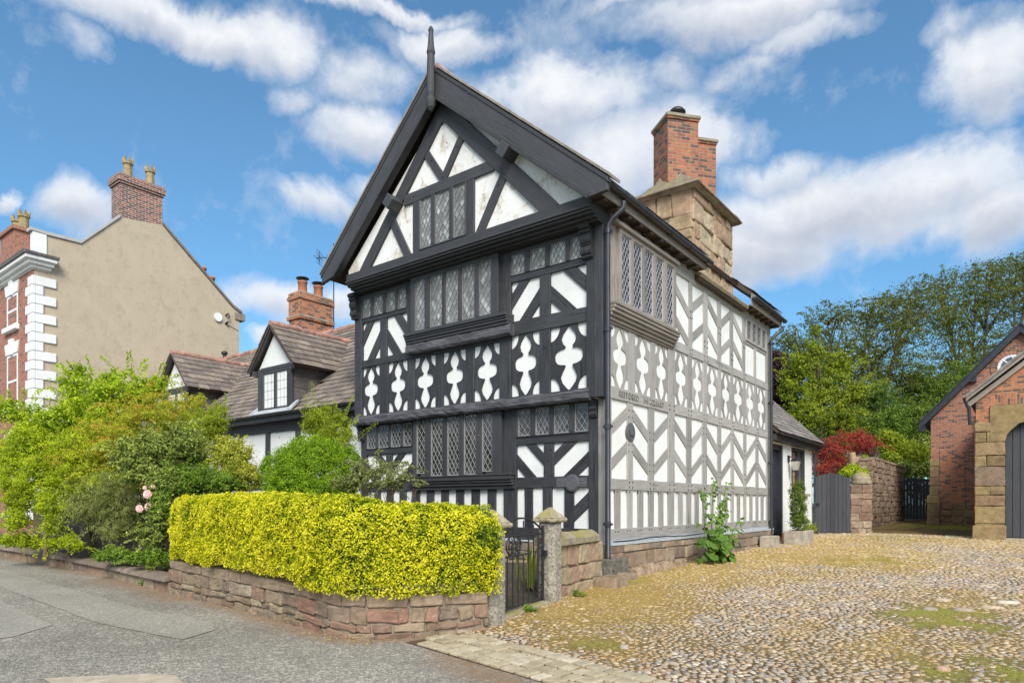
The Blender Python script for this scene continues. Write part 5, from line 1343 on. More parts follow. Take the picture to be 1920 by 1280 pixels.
for sg in (-1, 1):
    ft = PC + sg * (hw + .26); flat_poly(r, [(PC, 24.1, za + .13), (ft, 24.1, zf + .12), (ft, 33.2, zf + .12), (PC, 33.2, za + .13)], .07)
r.build('porch_roof', M['slate2'], cch)
w = MB(); w.tube([(-1.50, 24.32, 4.72), (-1.46, 24.32, 4.6), (-1.38, 24.36, 4.4), (-1.36, 24.42, 3.9)], .05, 8); w.build('drainpipe', M['pipe'], cch)
# ------------------------------------------------------------------ retaining wall, gate posts, iron gate
RW = [(-18.6, 4.78), (-16.4, 4.84), (-14, 4.83), (-12.58, 4.79), (-10.9, 4.68), (-9.9, 4.62), (-8.6, 4.55), (-7.2, 4.46), (-6.2, 4.33), (-5.75, 4.28), (-5.45, 4.27), (-5.22, 4.35), (-5.0, 4.62), (-4.72, 5.05), (-4.55, 5.46)]
HI = RW[5:]
wl = thing('garden_retaining_wall', (-7, 4.5, .1), 'low curved red sandstone garden wall below the golden hedge', 'wall')
b = MB(); dist = lambda P: sum(math.hypot(P[i + 1][0] - P[i][0], P[i + 1][1] - P[i][1]) for i in range(len(P) - 1))
LH = dist(HI)
zb = lambda s_: .17 - .0 * s_ - (.03 if s_ > 4 else 0) - .06 + .05 * (1 - s_ / LH)
zt = lambda s_: .70 - .13 * (s_ / LH) ** .8
core_wall(b, HI, zb, lambda s_: zt(s_) - .02, .4, 1)
zm1 = lambda s_: zb(s_) + (zt(s_) - zb(s_)) * .74
stone_course_wall(b, HI, zb, zm1, (.08, .19), (.12, .42), .18, 0, .03, .02)
stone_course_wall(b, HI, zm1, zt, (.13, .15), (.28, .55), .22, 2, .03, .014)
w_ob = b.build('wall', [M['redstone'], M['mortar'], M['redstone_moss']], wl, .014, 2); roughen(w_ob, 2, .03, CLOUDS3)
kw = thing('kerb_wall', (-14, 4.8, .3), 'very low sandstone kerb wall with rounded coping under the leafy shrubs by the road', 'wall')
LO = RW[:6]; b = MB()
gzl = [gz(x, y) for x, y in LO]
zbl = lambda s_: .33 - .016 * s_
core_wall(b, LO, zbl, lambda s_: zbl(s_) + .2, .35, 1); stone_course_wall(b, LO, lambda s_: zbl(s_) - .02, lambda s_: zbl(s_) + .17, (.15, .2), (.4, .9), .15, 0, .015, .01)
b.build('wall', [M['redstone'], M['mortar']], kw, .015, 2)
b = MB(); pts = [Vector((x, y, 0)) for x, y in LO]
def rounded_coping(mb, P, zf, r, seglen):
    cum = 0
    for a, c in zip(P, P[1:]):
        L = (c - a).length; n = max(1, int(L / seglen)); d = (c - a).normalized(); nr = Vector((d.y, -d.x, 0))
        for k in range(n):
            q0, q1 = a + d * (L * k / n + .006), a + d * (L * (k + 1) / n - .006)
            vs = []
            for q, s_ in ((q0, cum + L * k / n), (q1, cum + L * (k + 1) / n)):
                j = random.uniform(-.012, .012)
                for t in np.linspace(0, math.pi, 8): vs.append(q + nr * (r * math.cos(t) - .12 + j) + UP * (zf(s_) + .09 * math.sin(t) ** .7 + j))
            mb.add(vs, [[i, i + 1, 9 + i, 8 + i] for i in range(7)] + [list(range(8))[::-1], [8 + i for i in range(8)], [0, 8, 15, 7]], 0, tuple(d))
        cum += L
rounded_coping(b, pts, lambda s_: zbl(s_) + .17, .2, .75); b.build('coping', M['coping'], kw, .008)

def gatepost(name, x, y, label, z0, h, r=.135, rz=0):
    t = thing(name, (x, y, z0), label, 'gatepost', 'stone gateposts of the garden gate')
    b = MB(); n = 8
    prof = []
    pts = [(sx, sy) for sx, sy in ((-1, -.55), (-.55, -1), (.55, -1), (1, -.55), (1, .55), (.55, 1), (-.55, 1), (-1, .55))]
    zs = [z0 - .1, z0 + .3, z0 + .7, z0 + h]
    vs = [(x + r * px_ * (1 + random.uniform(-.03, .03)), y + r * py_ * (1 + random.uniform(-.03, .03)), z) for z in zs for px_, py_ in pts]
    b.add(vs, [[i * n + k, i * n + (k + 1) % n, (i + 1) * n + (k + 1) % n, (i + 1) * n + k] for i in range(len(zs) - 1) for k in range(n)] + [[(len(zs) - 1) * n + k for k in range(n)]])
    roughen(b.build('shaft', M['pier'], t, .015, 2), 4, .022)
    b = MB(); R = r * 1.28; z = z0 + h
    b.hexa([(x + R * a, y + R * c, z) for a, c in ((-1, -1), (1, -1), (1, 1), (-1, 1))], [(x + R * a, y + R * c, z + .055) for a, c in ((-1, -1), (1, -1), (1, 1), (-1, 1))])
    b.hexa([(x + R * .97 * a, y + R * .97 * c, z + .055) for a, c in ((-1, -1), (1, -1), (1, 1), (-1, 1))], [(x + R * .14 * a, y + R * .14 * c, z + .20) for a, c in ((-1, -1), (1, -1), (1, 1), (-1, 1))])
    roughen(b.build('capstone', M['mosscap'], t, .02, 2), 3, .03); return t
gatepost('stone_gatepost', -4.72, 5.72, 'lichened stone gatepost with a mossy pyramid cap at the end of the golden hedge', .15, 1.09)
gatepost('stone_gatepost', -5.07, 7.38, 'lichened stone gatepost with a mossy pyramid cap beside the low rubble wall', .19, 1.07)
ig = thing('iron_garden_gate', (-4.9, 6.5, .2), 'black wrought iron garden gate with scrollwork between two stone gateposts', 'gate')
A, B = Vector((-4.80, 5.87)), Vector((-5.06, 7.22)); U = (B - A); Lg = U.length; U = U.normalized(); fr = Fr((A.x, A.y, 0), (U.x, U.y, 0), (U.y, -U.x, 0))
b = MB(); P_ = lambda u, z: fr.P(u, z, 0)
r1 = .013
bar = lambda pts, r=.009: b.tube([P_(u, z) for u, z in pts], r, 6)
bar([(.03, .22), (.03, 1.18)], .016); bar([(Lg - .03, .24), (Lg - .03, 1.22)], .02); bar([(.03, .25), (Lg - .03, .27)], r1); bar([(.03, .88), (Lg * .72, .88)], .010); bar([(.03, 1.12), (Lg - .03, 1.12)], r1)
bar([(.03 + (Lg - .06) * t, 1.14 + .19 * math.sin(math.pi * t) ** .8) for t in np.linspace(0, 1, 17)], r1)
nb = 9
for k in range(1, nb):
    u = .03 + (Lg - .06) * k / nb
    full = k in (4 + 2, 7, 8)
    bar([(u, .26), (u, 1.12 if full else .88)], .009)
    if k % 2 == 1: bar([(u, 1.12), (u, 1.13 + .17 * math.sin(math.pi * k / nb))], .009)
def scroll(cu, cz, r, turns, sg, a0=0):
    pts = [(cu + sg * r * (1 - .8 * t) * math.cos(a0 + turns * 6.283 * t), cz + r * (1 - .8 * t) * math.sin(a0 + turns * 6.283 * t)) for t in np.linspace(0, 1, 26)]
    bar(pts, .0075)
cx0 = .36 * Lg
for du, dz, s_ in ((-.09, .99, 1), (.09, .99, -1), (-.09, .92, 1), (.09, .92, -1), (-.07, 1.07, 1), (.07, 1.07, -1), (0, .95, 1)): scroll(cx0 + du, dz, .085, 1.4, s_, du * 20)
bar([(cx0 + .2 * math.cos(a), 1.0 + .13 * math.sin(a)) for a in np.linspace(0, 6.283, 25)], .008)
scroll(Lg - .13, .98, .08, 1.3, -1, 1); scroll(Lg - .13, .42, .08, 1.3, 1, 3)
b.build('bars', M['iron'], ig)
b = MB(); b.box(tuple(fr.P(Lg - .02, .86, .02)), (.03, .03, .035)); b.build('latch', M['iron'], ig)

lw = thing('rubble_garden_wall', (-5.3, 8.5, .2), 'short sandstone rubble wall with one mossy coping slab joining the house corner', 'wall')
b = MB(); pth = [(-5.10, 7.58), (-5.26, 8.6), (-5.34, 9.25)]
core_wall(b, pth, .12, .93, .32, 1); stone_course_wall(b, pth, .14, .93, (.16, .25), (.22, .42), .15, 0, .03, .02); roughen(b.build('wall', [M['buffred'], M['mortar']], lw, .02, 2), 2, .035)
b = MB()
q = [(-5.02, 7.56), (-5.30, 9.12), (-5.68, 9.1), (-5.45, 7.52)]
vs0 = [(x, y, .93 + random.uniform(-.01, .01)) for x, y in q]; 
n = 10; top = []; 
for i in range(n + 1):
    t = i / n; o_ = Vector(q[0]).lerp(Vector(q[1]), t); i_ = Vector(q[3]).lerp(Vector(q[2]), t)
    for s_ in np.linspace(0, 1, 6): p = o_.lerp(i_, s_); top.append((p.x + random.uniform(-.012, .012), p.y, .95 + .15 * math.sin(math.pi * min(1, .12 + s_ * .76)) ** .8 + random.uniform(-.012, .012)))
    for s_ in (1, 0): p = o_.lerp(i_, s_); top.append((p.x, p.y, .925))
k = 8; fs = [[i * k + a, i * k + (a + 1) % k, (i + 1) * k + (a + 1) % k, (i + 1) * k + a] for i in range(n) for a in range(k)] + [list(range(k))[::-1], [n * k + a for a in range(k)]]
b.add(top, [f[::-1] for f in fs], 0, (0, 1, 0)); b.build('coping_slab', M['mosscap'], lw, .01, 2)
for (x, y, s_, lab) in ((-5.12, 9.15, .21, 'rough red sandstone kerb block at the foot of the rubble wall'), (-5.28, 9.95, .15, 'small weathered footing stone below the black downpipe')):
    b = MB(); c = Vector((x, y, gz(x, y) + .02)); rr = lambda: random.uniform(.8, 1.15)
    b.hexa([c + Vector((sx * s_ * rr(), sy * s_ * 1.2 * rr(), -.1)) for sx, sy in ((-1, -1), (1, -1), (1, 1), (-1, 1))], [c + Vector((sx * s_ * .8 * rr(), sy * s_ * rr(), s_ * .62 * rr())) for sx, sy in ((-1, -1), (1, -1), (1, 1), (-1, 1))])
    tag(b.build('loose_stone', M['redstone'], None, .04, 3), lab, 'stone', 'loose stones at the wall foot')
th = MB(); th.hexa([(-4.72, 5.9, .1), (-4.92, 7.2, .12), (-5.3, 7.2, .12), (-5.15, 5.9, .1)], [(-4.72, 5.9, .215), (-4.92, 7.2, .235), (-5.3, 7.2, .235), (-5.15, 5.9, .215)])
tag(th.build('gate_threshold', M['mosscap'], None, .025, 2), 'worn mossy stone threshold step under the iron garden gate', 'step')

# fence behind the shrubs
fe = thing('boarded_fence', (-14, 5.6, .4), 'dark stained close boarded fence behind the leafy shrubs by the road', 'fence')
fr = Fr((-18.4, 5.45, 0), (1, -.02, 0), (0, -1, 0)); b = MB(); u = 0
while u < 8.4: b.rect(fr, u, u + .115, .35, 1.42 + random.uniform(-.01, .01), -.012, .012, 0, (0, 1)); u += .12
b.build('boards', M['fence'], fe, .004)
b = MB()
for z in (.6, 1.25): b.rect(fr, 0, 8.4, z, z + .08, -.07, -.013)
b.build('rails', M['fence'], fe)
for k in range(5):
    b = MB(); b.rect(fr, k * 2.05, k * 2.05 + .1, .3, 1.5, -.15, -.07); b.build('post', M['fence'], fe, .006)

# ------------------------------------------------------------------ hedge
hd = thing('golden_privet_hedge', (-7.4, 4.8, .6), 'clipped golden yellow privet hedge on the curved sandstone wall', 'hedge')
def resample(P, step):
    P = [Vector((x, y)) for x, y in P]; out = [P[0]]; carry = 0
    for a, c in zip(P, P[1:]):
        L = (c - a).length; d = (c - a) / L; s_ = step - carry
        while s_ <= L: out.append(a + d * s_); s_ += step
        carry = (carry + L) % step if L >= step - carry else carry + L
    return out
HP = resample([(-10.25, 4.75)] + HI[1:-1] + [(-4.60, 5.36), (-4.57, 5.62)], .1)
HP = [HP[0]] + [(HP[i - 1] + HP[i] * 2 + HP[i + 1]) / 4 for i in range(1, len(HP) - 1)] + [HP[-1]]
nU, nS = len(HP), 40
def hedge_pt(i, s_):
    """cross-section: s 0 at the lower front edge, round over the top, 1 at the lower back edge"""
    p = HP[i]; d = (HP[min(i + 1, nU - 1)] - HP[max(i - 1, 0)]).normalized(); nr = Vector((d.y, -d.x)); t = i / (nU - 1)
    zlo = .70 - .13 * t - .10 + .035 * mnoise.noise(Vector((p.x * 4, p.y * 4, 6))) + .05 * mnoise.noise(Vector((p.x * 1.3, p.y, 3))) - (.05 if t > .6 else 0); zhi = 1.56 + .06 * math.sin(t * 5) * 1 - .06 * max(0, t - .75) * 4 + .03 * mnoise.noise(Vector((p.x * 2, p.y, 9)))
    if t < .06: zhi -= .2 * (1 - t / .06) ** 2
    w_ = .40; a = math.pi * (s_ * 1.34 - .17); e = .45
    cx_ = math.cos(a); sx_ = math.sin(a)
    ox = -w_ + .10 + w_ * abs(cx_) ** e * (1 if cx_ > 0 else -1) * (1.0)
    oz = (zlo + zhi) / 2 + (zhi - zlo) / 2 * abs(sx_) ** e * (1 if sx_ > 0 else -1)
    if i < 5: ox = ox * (.5 + .1 * i) - (5 - i) * .03
    q = Vector((p.x + nr.x * ox, p.y + nr.y * ox, oz))
    b_ = .045 * mnoise.noise(q * 2.2) + .05 * mnoise.noise(q * 5)
    return q, Vector((nr.x * cx_, nr.y * cx_, sx_)), b_
S = [k / (nS - 1) for k in range(nS)]
grid = [[hedge_pt(i, s_) for s_ in S] for i in range(nU)]
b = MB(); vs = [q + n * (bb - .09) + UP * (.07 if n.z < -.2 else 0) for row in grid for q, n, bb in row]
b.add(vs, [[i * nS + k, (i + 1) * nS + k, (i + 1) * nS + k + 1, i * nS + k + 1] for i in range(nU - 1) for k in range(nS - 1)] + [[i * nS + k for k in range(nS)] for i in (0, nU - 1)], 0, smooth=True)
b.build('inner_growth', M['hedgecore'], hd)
Nl = 130000
Q = np.array([[tuple(q + n * bb) for q, n, bb in row] for row in grid]); NN = np.array([[tuple(n) for q, n, bb in row] for row in grid])
seglen = np.linalg.norm(np.diff(Q[nU // 2], axis=0), axis=1); wseg = seglen / seglen.sum(); kk = np.arange(nS - 1); wseg[kk > nS * .62] *= .25; wseg /= wseg.sum()
gi = RNG.uniform(0, nU - 1.001, Nl); gs = RNG.choice(nS - 1, Nl, p=wseg) + RNG.uniform(0, .999, Nl)
i0 = gi.astype(int); k0 = gs.astype(int); fi = (gi - i0)[:, None]; fk = (gs - k0)[:, None]
lerp = lambda A: A[i0, k0] * (1 - fi) * (1 - fk) + A[i0 + 1, k0] * fi * (1 - fk) + A[i0, k0 + 1] * (1 - fi) * fk + A[i0 + 1, k0 + 1] * fi * fk
HPp, HN = lerp(Q), unit(lerp(NN))
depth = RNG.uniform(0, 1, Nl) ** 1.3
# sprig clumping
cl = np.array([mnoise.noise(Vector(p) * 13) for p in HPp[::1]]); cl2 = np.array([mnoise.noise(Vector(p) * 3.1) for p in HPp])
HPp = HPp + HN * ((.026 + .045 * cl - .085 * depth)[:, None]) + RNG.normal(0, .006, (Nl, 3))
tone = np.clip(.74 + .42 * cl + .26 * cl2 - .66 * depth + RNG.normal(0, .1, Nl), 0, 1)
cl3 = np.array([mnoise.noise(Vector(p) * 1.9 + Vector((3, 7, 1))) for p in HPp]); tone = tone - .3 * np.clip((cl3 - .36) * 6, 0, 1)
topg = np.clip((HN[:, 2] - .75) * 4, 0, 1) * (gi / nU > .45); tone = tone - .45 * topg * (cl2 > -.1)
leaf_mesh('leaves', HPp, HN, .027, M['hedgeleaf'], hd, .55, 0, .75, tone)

# ------------------------------------------------------------------ shrubs in the front garden
def B(px, py, k, rx, ry=None, rz=None):
    p = at(px, py, k); s_ = k / 1246
    return (tuple(p), (rx * s_, (ry or rx) * s_, (rz or rx) * s_))
def gp(px, k, z=None):
    p = at(px, 900, k); return (p.x, p.y, gz(p.x, p.y) + (.25 if z is None else z))
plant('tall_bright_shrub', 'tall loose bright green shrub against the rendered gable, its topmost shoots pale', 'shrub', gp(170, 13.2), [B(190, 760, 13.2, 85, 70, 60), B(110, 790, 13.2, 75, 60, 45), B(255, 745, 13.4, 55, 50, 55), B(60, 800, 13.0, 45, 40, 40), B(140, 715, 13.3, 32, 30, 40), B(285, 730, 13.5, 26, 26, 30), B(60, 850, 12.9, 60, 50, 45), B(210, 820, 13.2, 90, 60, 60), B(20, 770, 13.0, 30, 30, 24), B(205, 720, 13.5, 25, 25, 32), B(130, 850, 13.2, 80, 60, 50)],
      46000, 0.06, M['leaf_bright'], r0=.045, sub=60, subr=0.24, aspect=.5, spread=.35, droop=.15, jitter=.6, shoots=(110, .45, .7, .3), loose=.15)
plant('nandina_shrub', 'feathery shrub with orange and yellow tipped leaflets in the middle of the roadside border', 'shrub', gp(270, 12.6), [B(270, 800, 12.5, 95, 70, 65), B(330, 770, 12.7, 55, 45, 40), B(220, 850, 12.2, 80, 60, 50), B(350, 800, 12.8, 50, 40, 40), B(180, 820, 12.4, 60, 50, 40), B(370, 755, 12.9, 22, 20, 22), B(250, 890, 12.2, 90, 60, 45), B(160, 880, 12.2, 70, 50, 45)],
      36000, 0.055, M['leaf_nandina'], r0=.035, sub=60, subr=0.24, aspect=.28, spread=.4, droop=.3, jitter=.55, shoots=(120, .42, .35, .5), loose=.12)
plant('lime_mounded_shrub', 'spreading lime green mounded shrub at the road edge beside the brick house', 'shrub', gp(85, 12.6), [B(70, 890, 12.5, 90, 60, 45), B(140, 900, 12.3, 70, 50, 40), B(40, 930, 12.8, 60, 40, 35), B(20, 860, 13, 40, 40, 40), B(110, 945, 12.2, 60, 40, 40), B(150, 850, 12.4, 70, 60, 50), B(100, 985, 12.2, 30, 24, 26), B(30, 975, 12.6, 50, 26, 26), B(55, 830, 12.6, 55, 45, 40), B(190, 915, 12.0, 50, 40, 40)],
      48000, .05, M['leaf_lime'], r0=.04, sub=50, subr=0.28, aspect=.4, spread=.4, droop=.3, shoots=(120, .40, .15, .6), loose=.2)
plant('weeping_juniper', 'drooping grey green conifer hanging over the dark fence', 'shrub', gp(205, 12.0), [B(215, 925, 11.8, 85, 50, 45), B(170, 950, 12.0, 50, 40, 45), B(260, 955, 11.6, 55, 40, 45), B(215, 990, 11.8, 55, 30, 28)],
      30000, 0.05, M['leaf_juniper'], r0=.04, sub=60, subr=0.22, aspect=.16, spread=.4, droop=.8, jitter=.4, shoots=(110, .40, -.1, .7), loose=.2)
rb = plant('climbing_rose_bush', 'dark leaved rose bush with a few pale pink blooms beside the golden hedge', 'shrub', gp(310, 10.9), [B(300, 850, 11.2, 70, 50, 45), B(345, 830, 11.3, 50, 40, 40), B(265, 880, 11.0, 50, 40, 40), B(310, 910, 10.8, 45, 40, 40), B(285, 1000, 10.6, 40, 25, 46), B(260, 860, 11.2, 55, 50, 50), B(310, 960, 10.6, 32, 30, 50)],
      30000, 0.045, M['leaf_dark'], r0=.03, sub=46, subr=0.3, aspect=.6, shoots=(70, .3, .4, .4), loose=.15)
for px, py, s_ in ((277, 926, 8), (262, 953, 7), (279, 950, 7.5), (272, 914, 4), (287, 912, 4), (302, 925, 3.5)):
    c = at(px, py, 10.45); r = s_ * .0084; b = MB()
    for ring, (rr, zz, np_) in enumerate(((1, 0, 6), (.75, .25, 5), (.45, .45, 4))):
        for k in range(np_):
            a = 6.283 * k / np_ + ring * .5; ca, sa = math.cos(a), math.sin(a)
            P3_ = lambda u, v, w_: c + RT * (u * r) + UP * (v * r) - FW * (w_ * r)
            w2 = .55; vs = [P3_(0, 0, zz), P3_(rr * math.cos(a - w2), rr * math.sin(a - w2), zz + .25), P3_(rr * 1.05 * ca, rr * 1.05 * sa, zz + .1), P3_(rr * math.cos(a + w2), rr * math.sin(a + w2), zz + .25)]
            b.add(vs, [[0, 1, 2, 3]], 0)
    b.build('bloom', M['rose'], rb)
plant('soft_green_shrub', 'soft fresh green shrub between the rose bush and the cottage dormer', 'shrub', gp(385, 12.2), [B(385, 800, 12.2, 45, 40, 40), B(350, 835, 12.0, 35, 35, 40), B(410, 780, 12.3, 22, 25, 30), B(365, 870, 11.8, 50, 40, 50)],
      20000, 0.04, M['leaf_fresh'], r0=.03, sub=46, subr=0.28, aspect=.35, droop=-.2, shoots=(40, .35, .9, .2))
plant('leafy_border_plant', 'fresh green leafy plant filling the gap just behind the far end of the golden hedge', 'plant', gp(330, 10.6), [B(330, 905, 10.8, 38, 35, 35), B(370, 900, 11.0, 45, 40, 32), B(305, 945, 10.5, 22, 25, 30), B(420, 905, 10.9, 30, 30, 25)],
      15000, 0.045, M['leaf_fresh2'], r0=.02, sub=34, subr=0.34, aspect=.5, shoots=(40, .25, .5, .4))
plant('variegated_shrub', 'yellow variegated shrub left of the round green bush under the cottage eaves', 'shrub', gp(440, 11.4), [B(440, 860, 11.4, 42, 38, 42), B(425, 840, 11.5, 28, 28, 26), B(460, 895, 11.2, 38, 35, 32), B(425, 900, 11.2, 30, 30, 30)],
      20000, 0.036, M['leaf_varieg'], r0=.025, sub=40, subr=0.32, aspect=.5, shoots=(40, .22, .3, .4), loose=.2)
rbp = plant('round_box_bush', 'dense rounded vivid green bush in front of the cottage wall', 'shrub', gp(585, 9.6), [B(585, 885, 9.7, 92, 80, 62), B(535, 890, 9.5, 48, 50, 50), B(640, 880, 9.6, 42, 45, 52), B(590, 850, 9.8, 62, 55, 38), B(545, 920, 9.3, 60, 50, 35), B(620, 925, 9.2, 60, 45, 35)],
      75000, .03, M['leaf_box'], r0=.035, sub=150, subr=.17, aspect=.42, spread=.85, loose=.25, flat=1, jitter=.6, droop=-.2)
plant('feathery_shrub', 'tall feathery light green shoots rising behind the round bush against the house corner', 'shrub', gp(620, 10.9), [B(600, 790, 11.0, 32, 30, 40), B(640, 800, 10.8, 20, 20, 36), B(585, 800, 11.1, 22, 22, 26), B(625, 835, 10.9, 55, 40, 40)],
      18000, 0.038, M['leaf_fresh'], r0=.03, sub=44, subr=0.28, aspect=.28, droop=-.4, shoots=(45, .4, 1.2, .15), loose=.15)
plant('cotoneaster', 'sprawling small leaved shrub with arching stems below the leaded bay window', 'shrub', gp(700, 8.8), [B(690, 895, 8.8, 45, 40, 24), B(650, 905, 8.9, 35, 35, 18), B(730, 905, 8.7, 38, 35, 16), B(785, 908, 8.5, 18, 16, 6), B(672, 880, 8.8, 14, 14, 14), B(755, 895, 8.6, 20, 16, 8), B(715, 880, 8.8, 12, 12, 10)],
      6500, .032, M['leaf_coton'], r0=.022, sub=20, subr=.3, aspect=.5, spread=.3, twigs=5, shoots=(46, .45, .35, .6), loose=.1)
for (px, py, k, r, lab) in ((215, 1035, 11.0, 30, 'low dark leaved ground plant spilling over the kerb coping below the juniper'), (285, 1040, 10.5, 34, 'low glossy green plant on the kerb coping beside the hedge end'), (120, 1012, 12.2, 26, 'yellowish low growth on the kerb coping under the lime shrub'), (40, 1008, 12.9, 30, 'pale green low growth on the coping at the far end of the kerb wall')):
    c = at(px, py, k)
    plant('border_plant', lab, 'plant', (c.x, c.y + .1, .42), [B(px, py + 4, k, r * 1.3, r * .6, r * .5), B(px + r * .9, py + 10, k, r * .9, r * .5, r * .4), B(px - r * .8, py + 6, k, r * .8, r * .5, r * .4)], 4200, .045, M['leaf_fresh2'] if px > 150 else M['leaf_lime'], r0=.008, sub=24, shoots=(24, .18, .3, .5), group='low plants along the kerb coping')
for (px, py, k, lab) in ((268, 1085, 10.4, 'small weed growing from the road edge at the foot of the kerb wall'), (1080, 1118, 9.3, 'small green weed at the foot of the rubble wall'), (990, 1146, 8.1, 'tuft of weed beside the gate threshold')):
    g_ = at(px, py, k); zz = gz(g_.x, g_.y)
    plant('weed', lab, 'weed', (g_.x, g_.y, zz), [((g_.x, g_.y, zz + .05), (.08, .08, .05)), ((g_.x + .08, g_.y + .05, zz + .03), (.06, .06, .03))], 200, .035, M['leaf_fresh2'], r0=.006, sub=8, group='weeds at the foot of the walls')
# sword-leaved plant seen through the gate
ir = thing('iris_clump', (-5.9, 8.0, .3), 'clump of sword shaped green leaves behind the iron gate', 'plant')
P, Nn, T = [], [], []
V_, F_ = [], []; 
for k in range(26):
    a = random.uniform(0, 6.283); r = random.uniform(0, .3); h = random.uniform(.35, .7); x, y = -5.75 + r * math.cos(a), 7.9 + r * 1.6 * math.sin(a); d = Vector((math.cos(a), math.sin(a), 0)) * random.uniform(.05, .3); s_ = Vector((-math.sin(a), math.cos(a), 0)) * .012
    o = len(V_); p0 = Vector((x, y, .3)); V_ += [p0 - s_, p0 + s_, p0 + d * .4 + UP * h * .7 + s_, p0 + d * .4 + UP * h * .7 - s_, p0 + d + UP * h + s_ * .1, p0 + d + UP * h - s_ * .1]; F_ += [[o, o + 1, o + 2, o + 3], [o + 3, o + 2, o + 4, o + 5]]
fast_mesh('leaves', [tuple(v) for v in V_], F_, M['leaf_fresh'], ir, np.full(len(V_), .6))

# hollyhock with big leaves at the foot of the side wall
hh = thing('hollyhock', (-5.05, 13.3, .3), 'tall broad leaved hollyhock growing against the foot of the oak framed side wall', 'plant')
b = MB(); stems = []
for (x, y, h, lx, ly) in ((-5.12, 13.0, 1.55, 0, -.25), (-5.1, 13.25, 1.75, .02, .05), (-5.05, 13.5, 1.7, .05, .35), (-5.0, 13.35, 1.3, .12, .0), (-4.98, 13.1, .9, .2, -.3), (-4.95, 13.6, .95, .2, .45)):
    pts = [Vector((x + lx * t * t, y + ly * t * t, .28 + h * t)) for t in np.linspace(0, 1, 8)]; b.tube(pts, [.016 * (1 - .7 * t) for t in np.linspace(0, 1, 8)], 5); stems.append((pts, h))
b.build('stems', M['stemgreen'], hh)
V_, F_, T_ = [], [], []
def biglf(c, nrm, tdir, s_, tn):
    nrm = nrm.normalized(); tdir = (tdir - nrm * tdir.dot(nrm)).normalized(); w_ = nrm.cross(tdir); o = len(V_); n = 12
    V_.append(c + nrm * -.02 * 0); T_.append(tn)
    for k in range(n):
        a = 6.283 * k / n; lob = 1 - .16 * (math.cos(a * 5) > .2) + .08 * math.cos(a); 
        if k == n // 2: lob *= .35
        V_.append(c + tdir * (math.cos(a) * s_ * lob) + w_ * (math.sin(a) * s_ * lob) + nrm * (-.25 * s_ + .12 * s_ * math.cos(3 * a))); T_.append(tn + random.uniform(-.05, .05))
    for k in range(n): F_.append([o, o + 1 + k, o + 1 + (k + 1) % n])
for pts, h in stems:
    n = int(46 * h / 1.5)
    for k in range(n):
        t = random.uniform(.05, 1); i = min(6, int(t * 7)); p = pts[i].lerp(pts[i + 1], t * 7 - i); a = random.uniform(-1.9, 1.9); d = Vector((math.cos(a), math.sin(a), 0)); s_ = (.11 if t < .45 else .07) * random.uniform(.6, 1.15) * (1.1 - .5 * t)
        c = p + d * random.uniform(.08, .30) * (1.15 - .75 * t) + UP * random.uniform(-.05, .05)
        biglf(c, d * .75 + UP * random.uniform(.3, .9), d - UP * .7 + Vector((random.gauss(0, .3), random.gauss(0, .3), 0)), s_, random.uniform(.2, .9) * (.6 + .4 * t))
fast_mesh('leaves', [tuple(v) for v in V_], F_, M['leaf_holly'], hh, T_, True)

plant('clipped_conifer', 'narrow dark green conifer growing in the stone trough beside the annexe door', 'shrub', (-4.98, 19.35, .7), [((-4.98, 19.35, 1.3), (.24, .3, .5)), ((-5.02, 19.15, 1.75), (.18, .2, .5)), ((-4.96, 19.5, 1.75), (.16, .2, .5)), ((-4.98, 19.4, 1.0), (.26, .32, .35))], 9000, .05, M['leaf_conifer'], r0=.03, sub=40, subr=.35, aspect=.35, spread=.5)
plant('trough_fern', 'small feathery green plant at the foot of the annexe wall by the trough', 'plant', (-5.1, 20.6, .55), [((-5.05, 20.6, .85), (.18, .3, .2)), ((-5.0, 20.9, .8), (.15, .2, .2))], 900, .06, M['leaf_fresh'], r0=.01, sub=14, aspect=.25)
# yard side planting and trees
plant('yellow_green_shrub', 'yellow green shrub spilling over the sandstone wall behind the rounded pier', 'shrub', gp(1600, 25.5, .3), [B(1598, 882, 25.5, 20, 20, 13), B(1618, 890, 25.8, 16, 16, 16), B(1585, 888, 25.2, 12, 14, 10), B(1622, 862, 26.5, 9, 9, 12)], 5000, .09, M['leaf_lime'], r0=.05, sub=20)
sp = thing('pollarded_stump', at(1610, 960, 26.5), 'pale bare cut back tree stumps standing behind the sandstone wall', 'stump')
for px, pt, kk in ((1597, 848, 26.5), (1606, 856, 26.7), (1621, 855, 26.9)):
    b = MB(); p1 = at(px, pt, kk); p0 = at(1608, 960, 26.6); b.tube([p0, p0.lerp(p1, .5) + Vector((.05, 0, 0)), p1], [.2, .17, .13], 8); b.build('trunk', M['barkpale'], sp, .0)
plant('red_japanese_maple', 'spreading crimson leaved Japanese maple above the boarded gate', 'tree', gp(1590, 28.5, .2), [B(1590, 830, 28.5, 50, 45, 20), B(1555, 850, 28, 30, 30, 24), B(1620, 835, 29, 26, 26, 20), B(1580, 868, 28, 40, 36, 18), B(1545, 880, 27.5, 22, 22, 14), B(1605, 815, 29, 28, 28, 9), B(1545, 835, 28, 20, 20, 12)], 20000, .065, M['leaf_red'], M['bark'], .09, sub=90, subr=.16, loose=.15, shoots=(80, .6, .1, .6), aspect=.4, spread=.35, droop=.4, trunkname='trunk', crownname='crown', flat=.45)
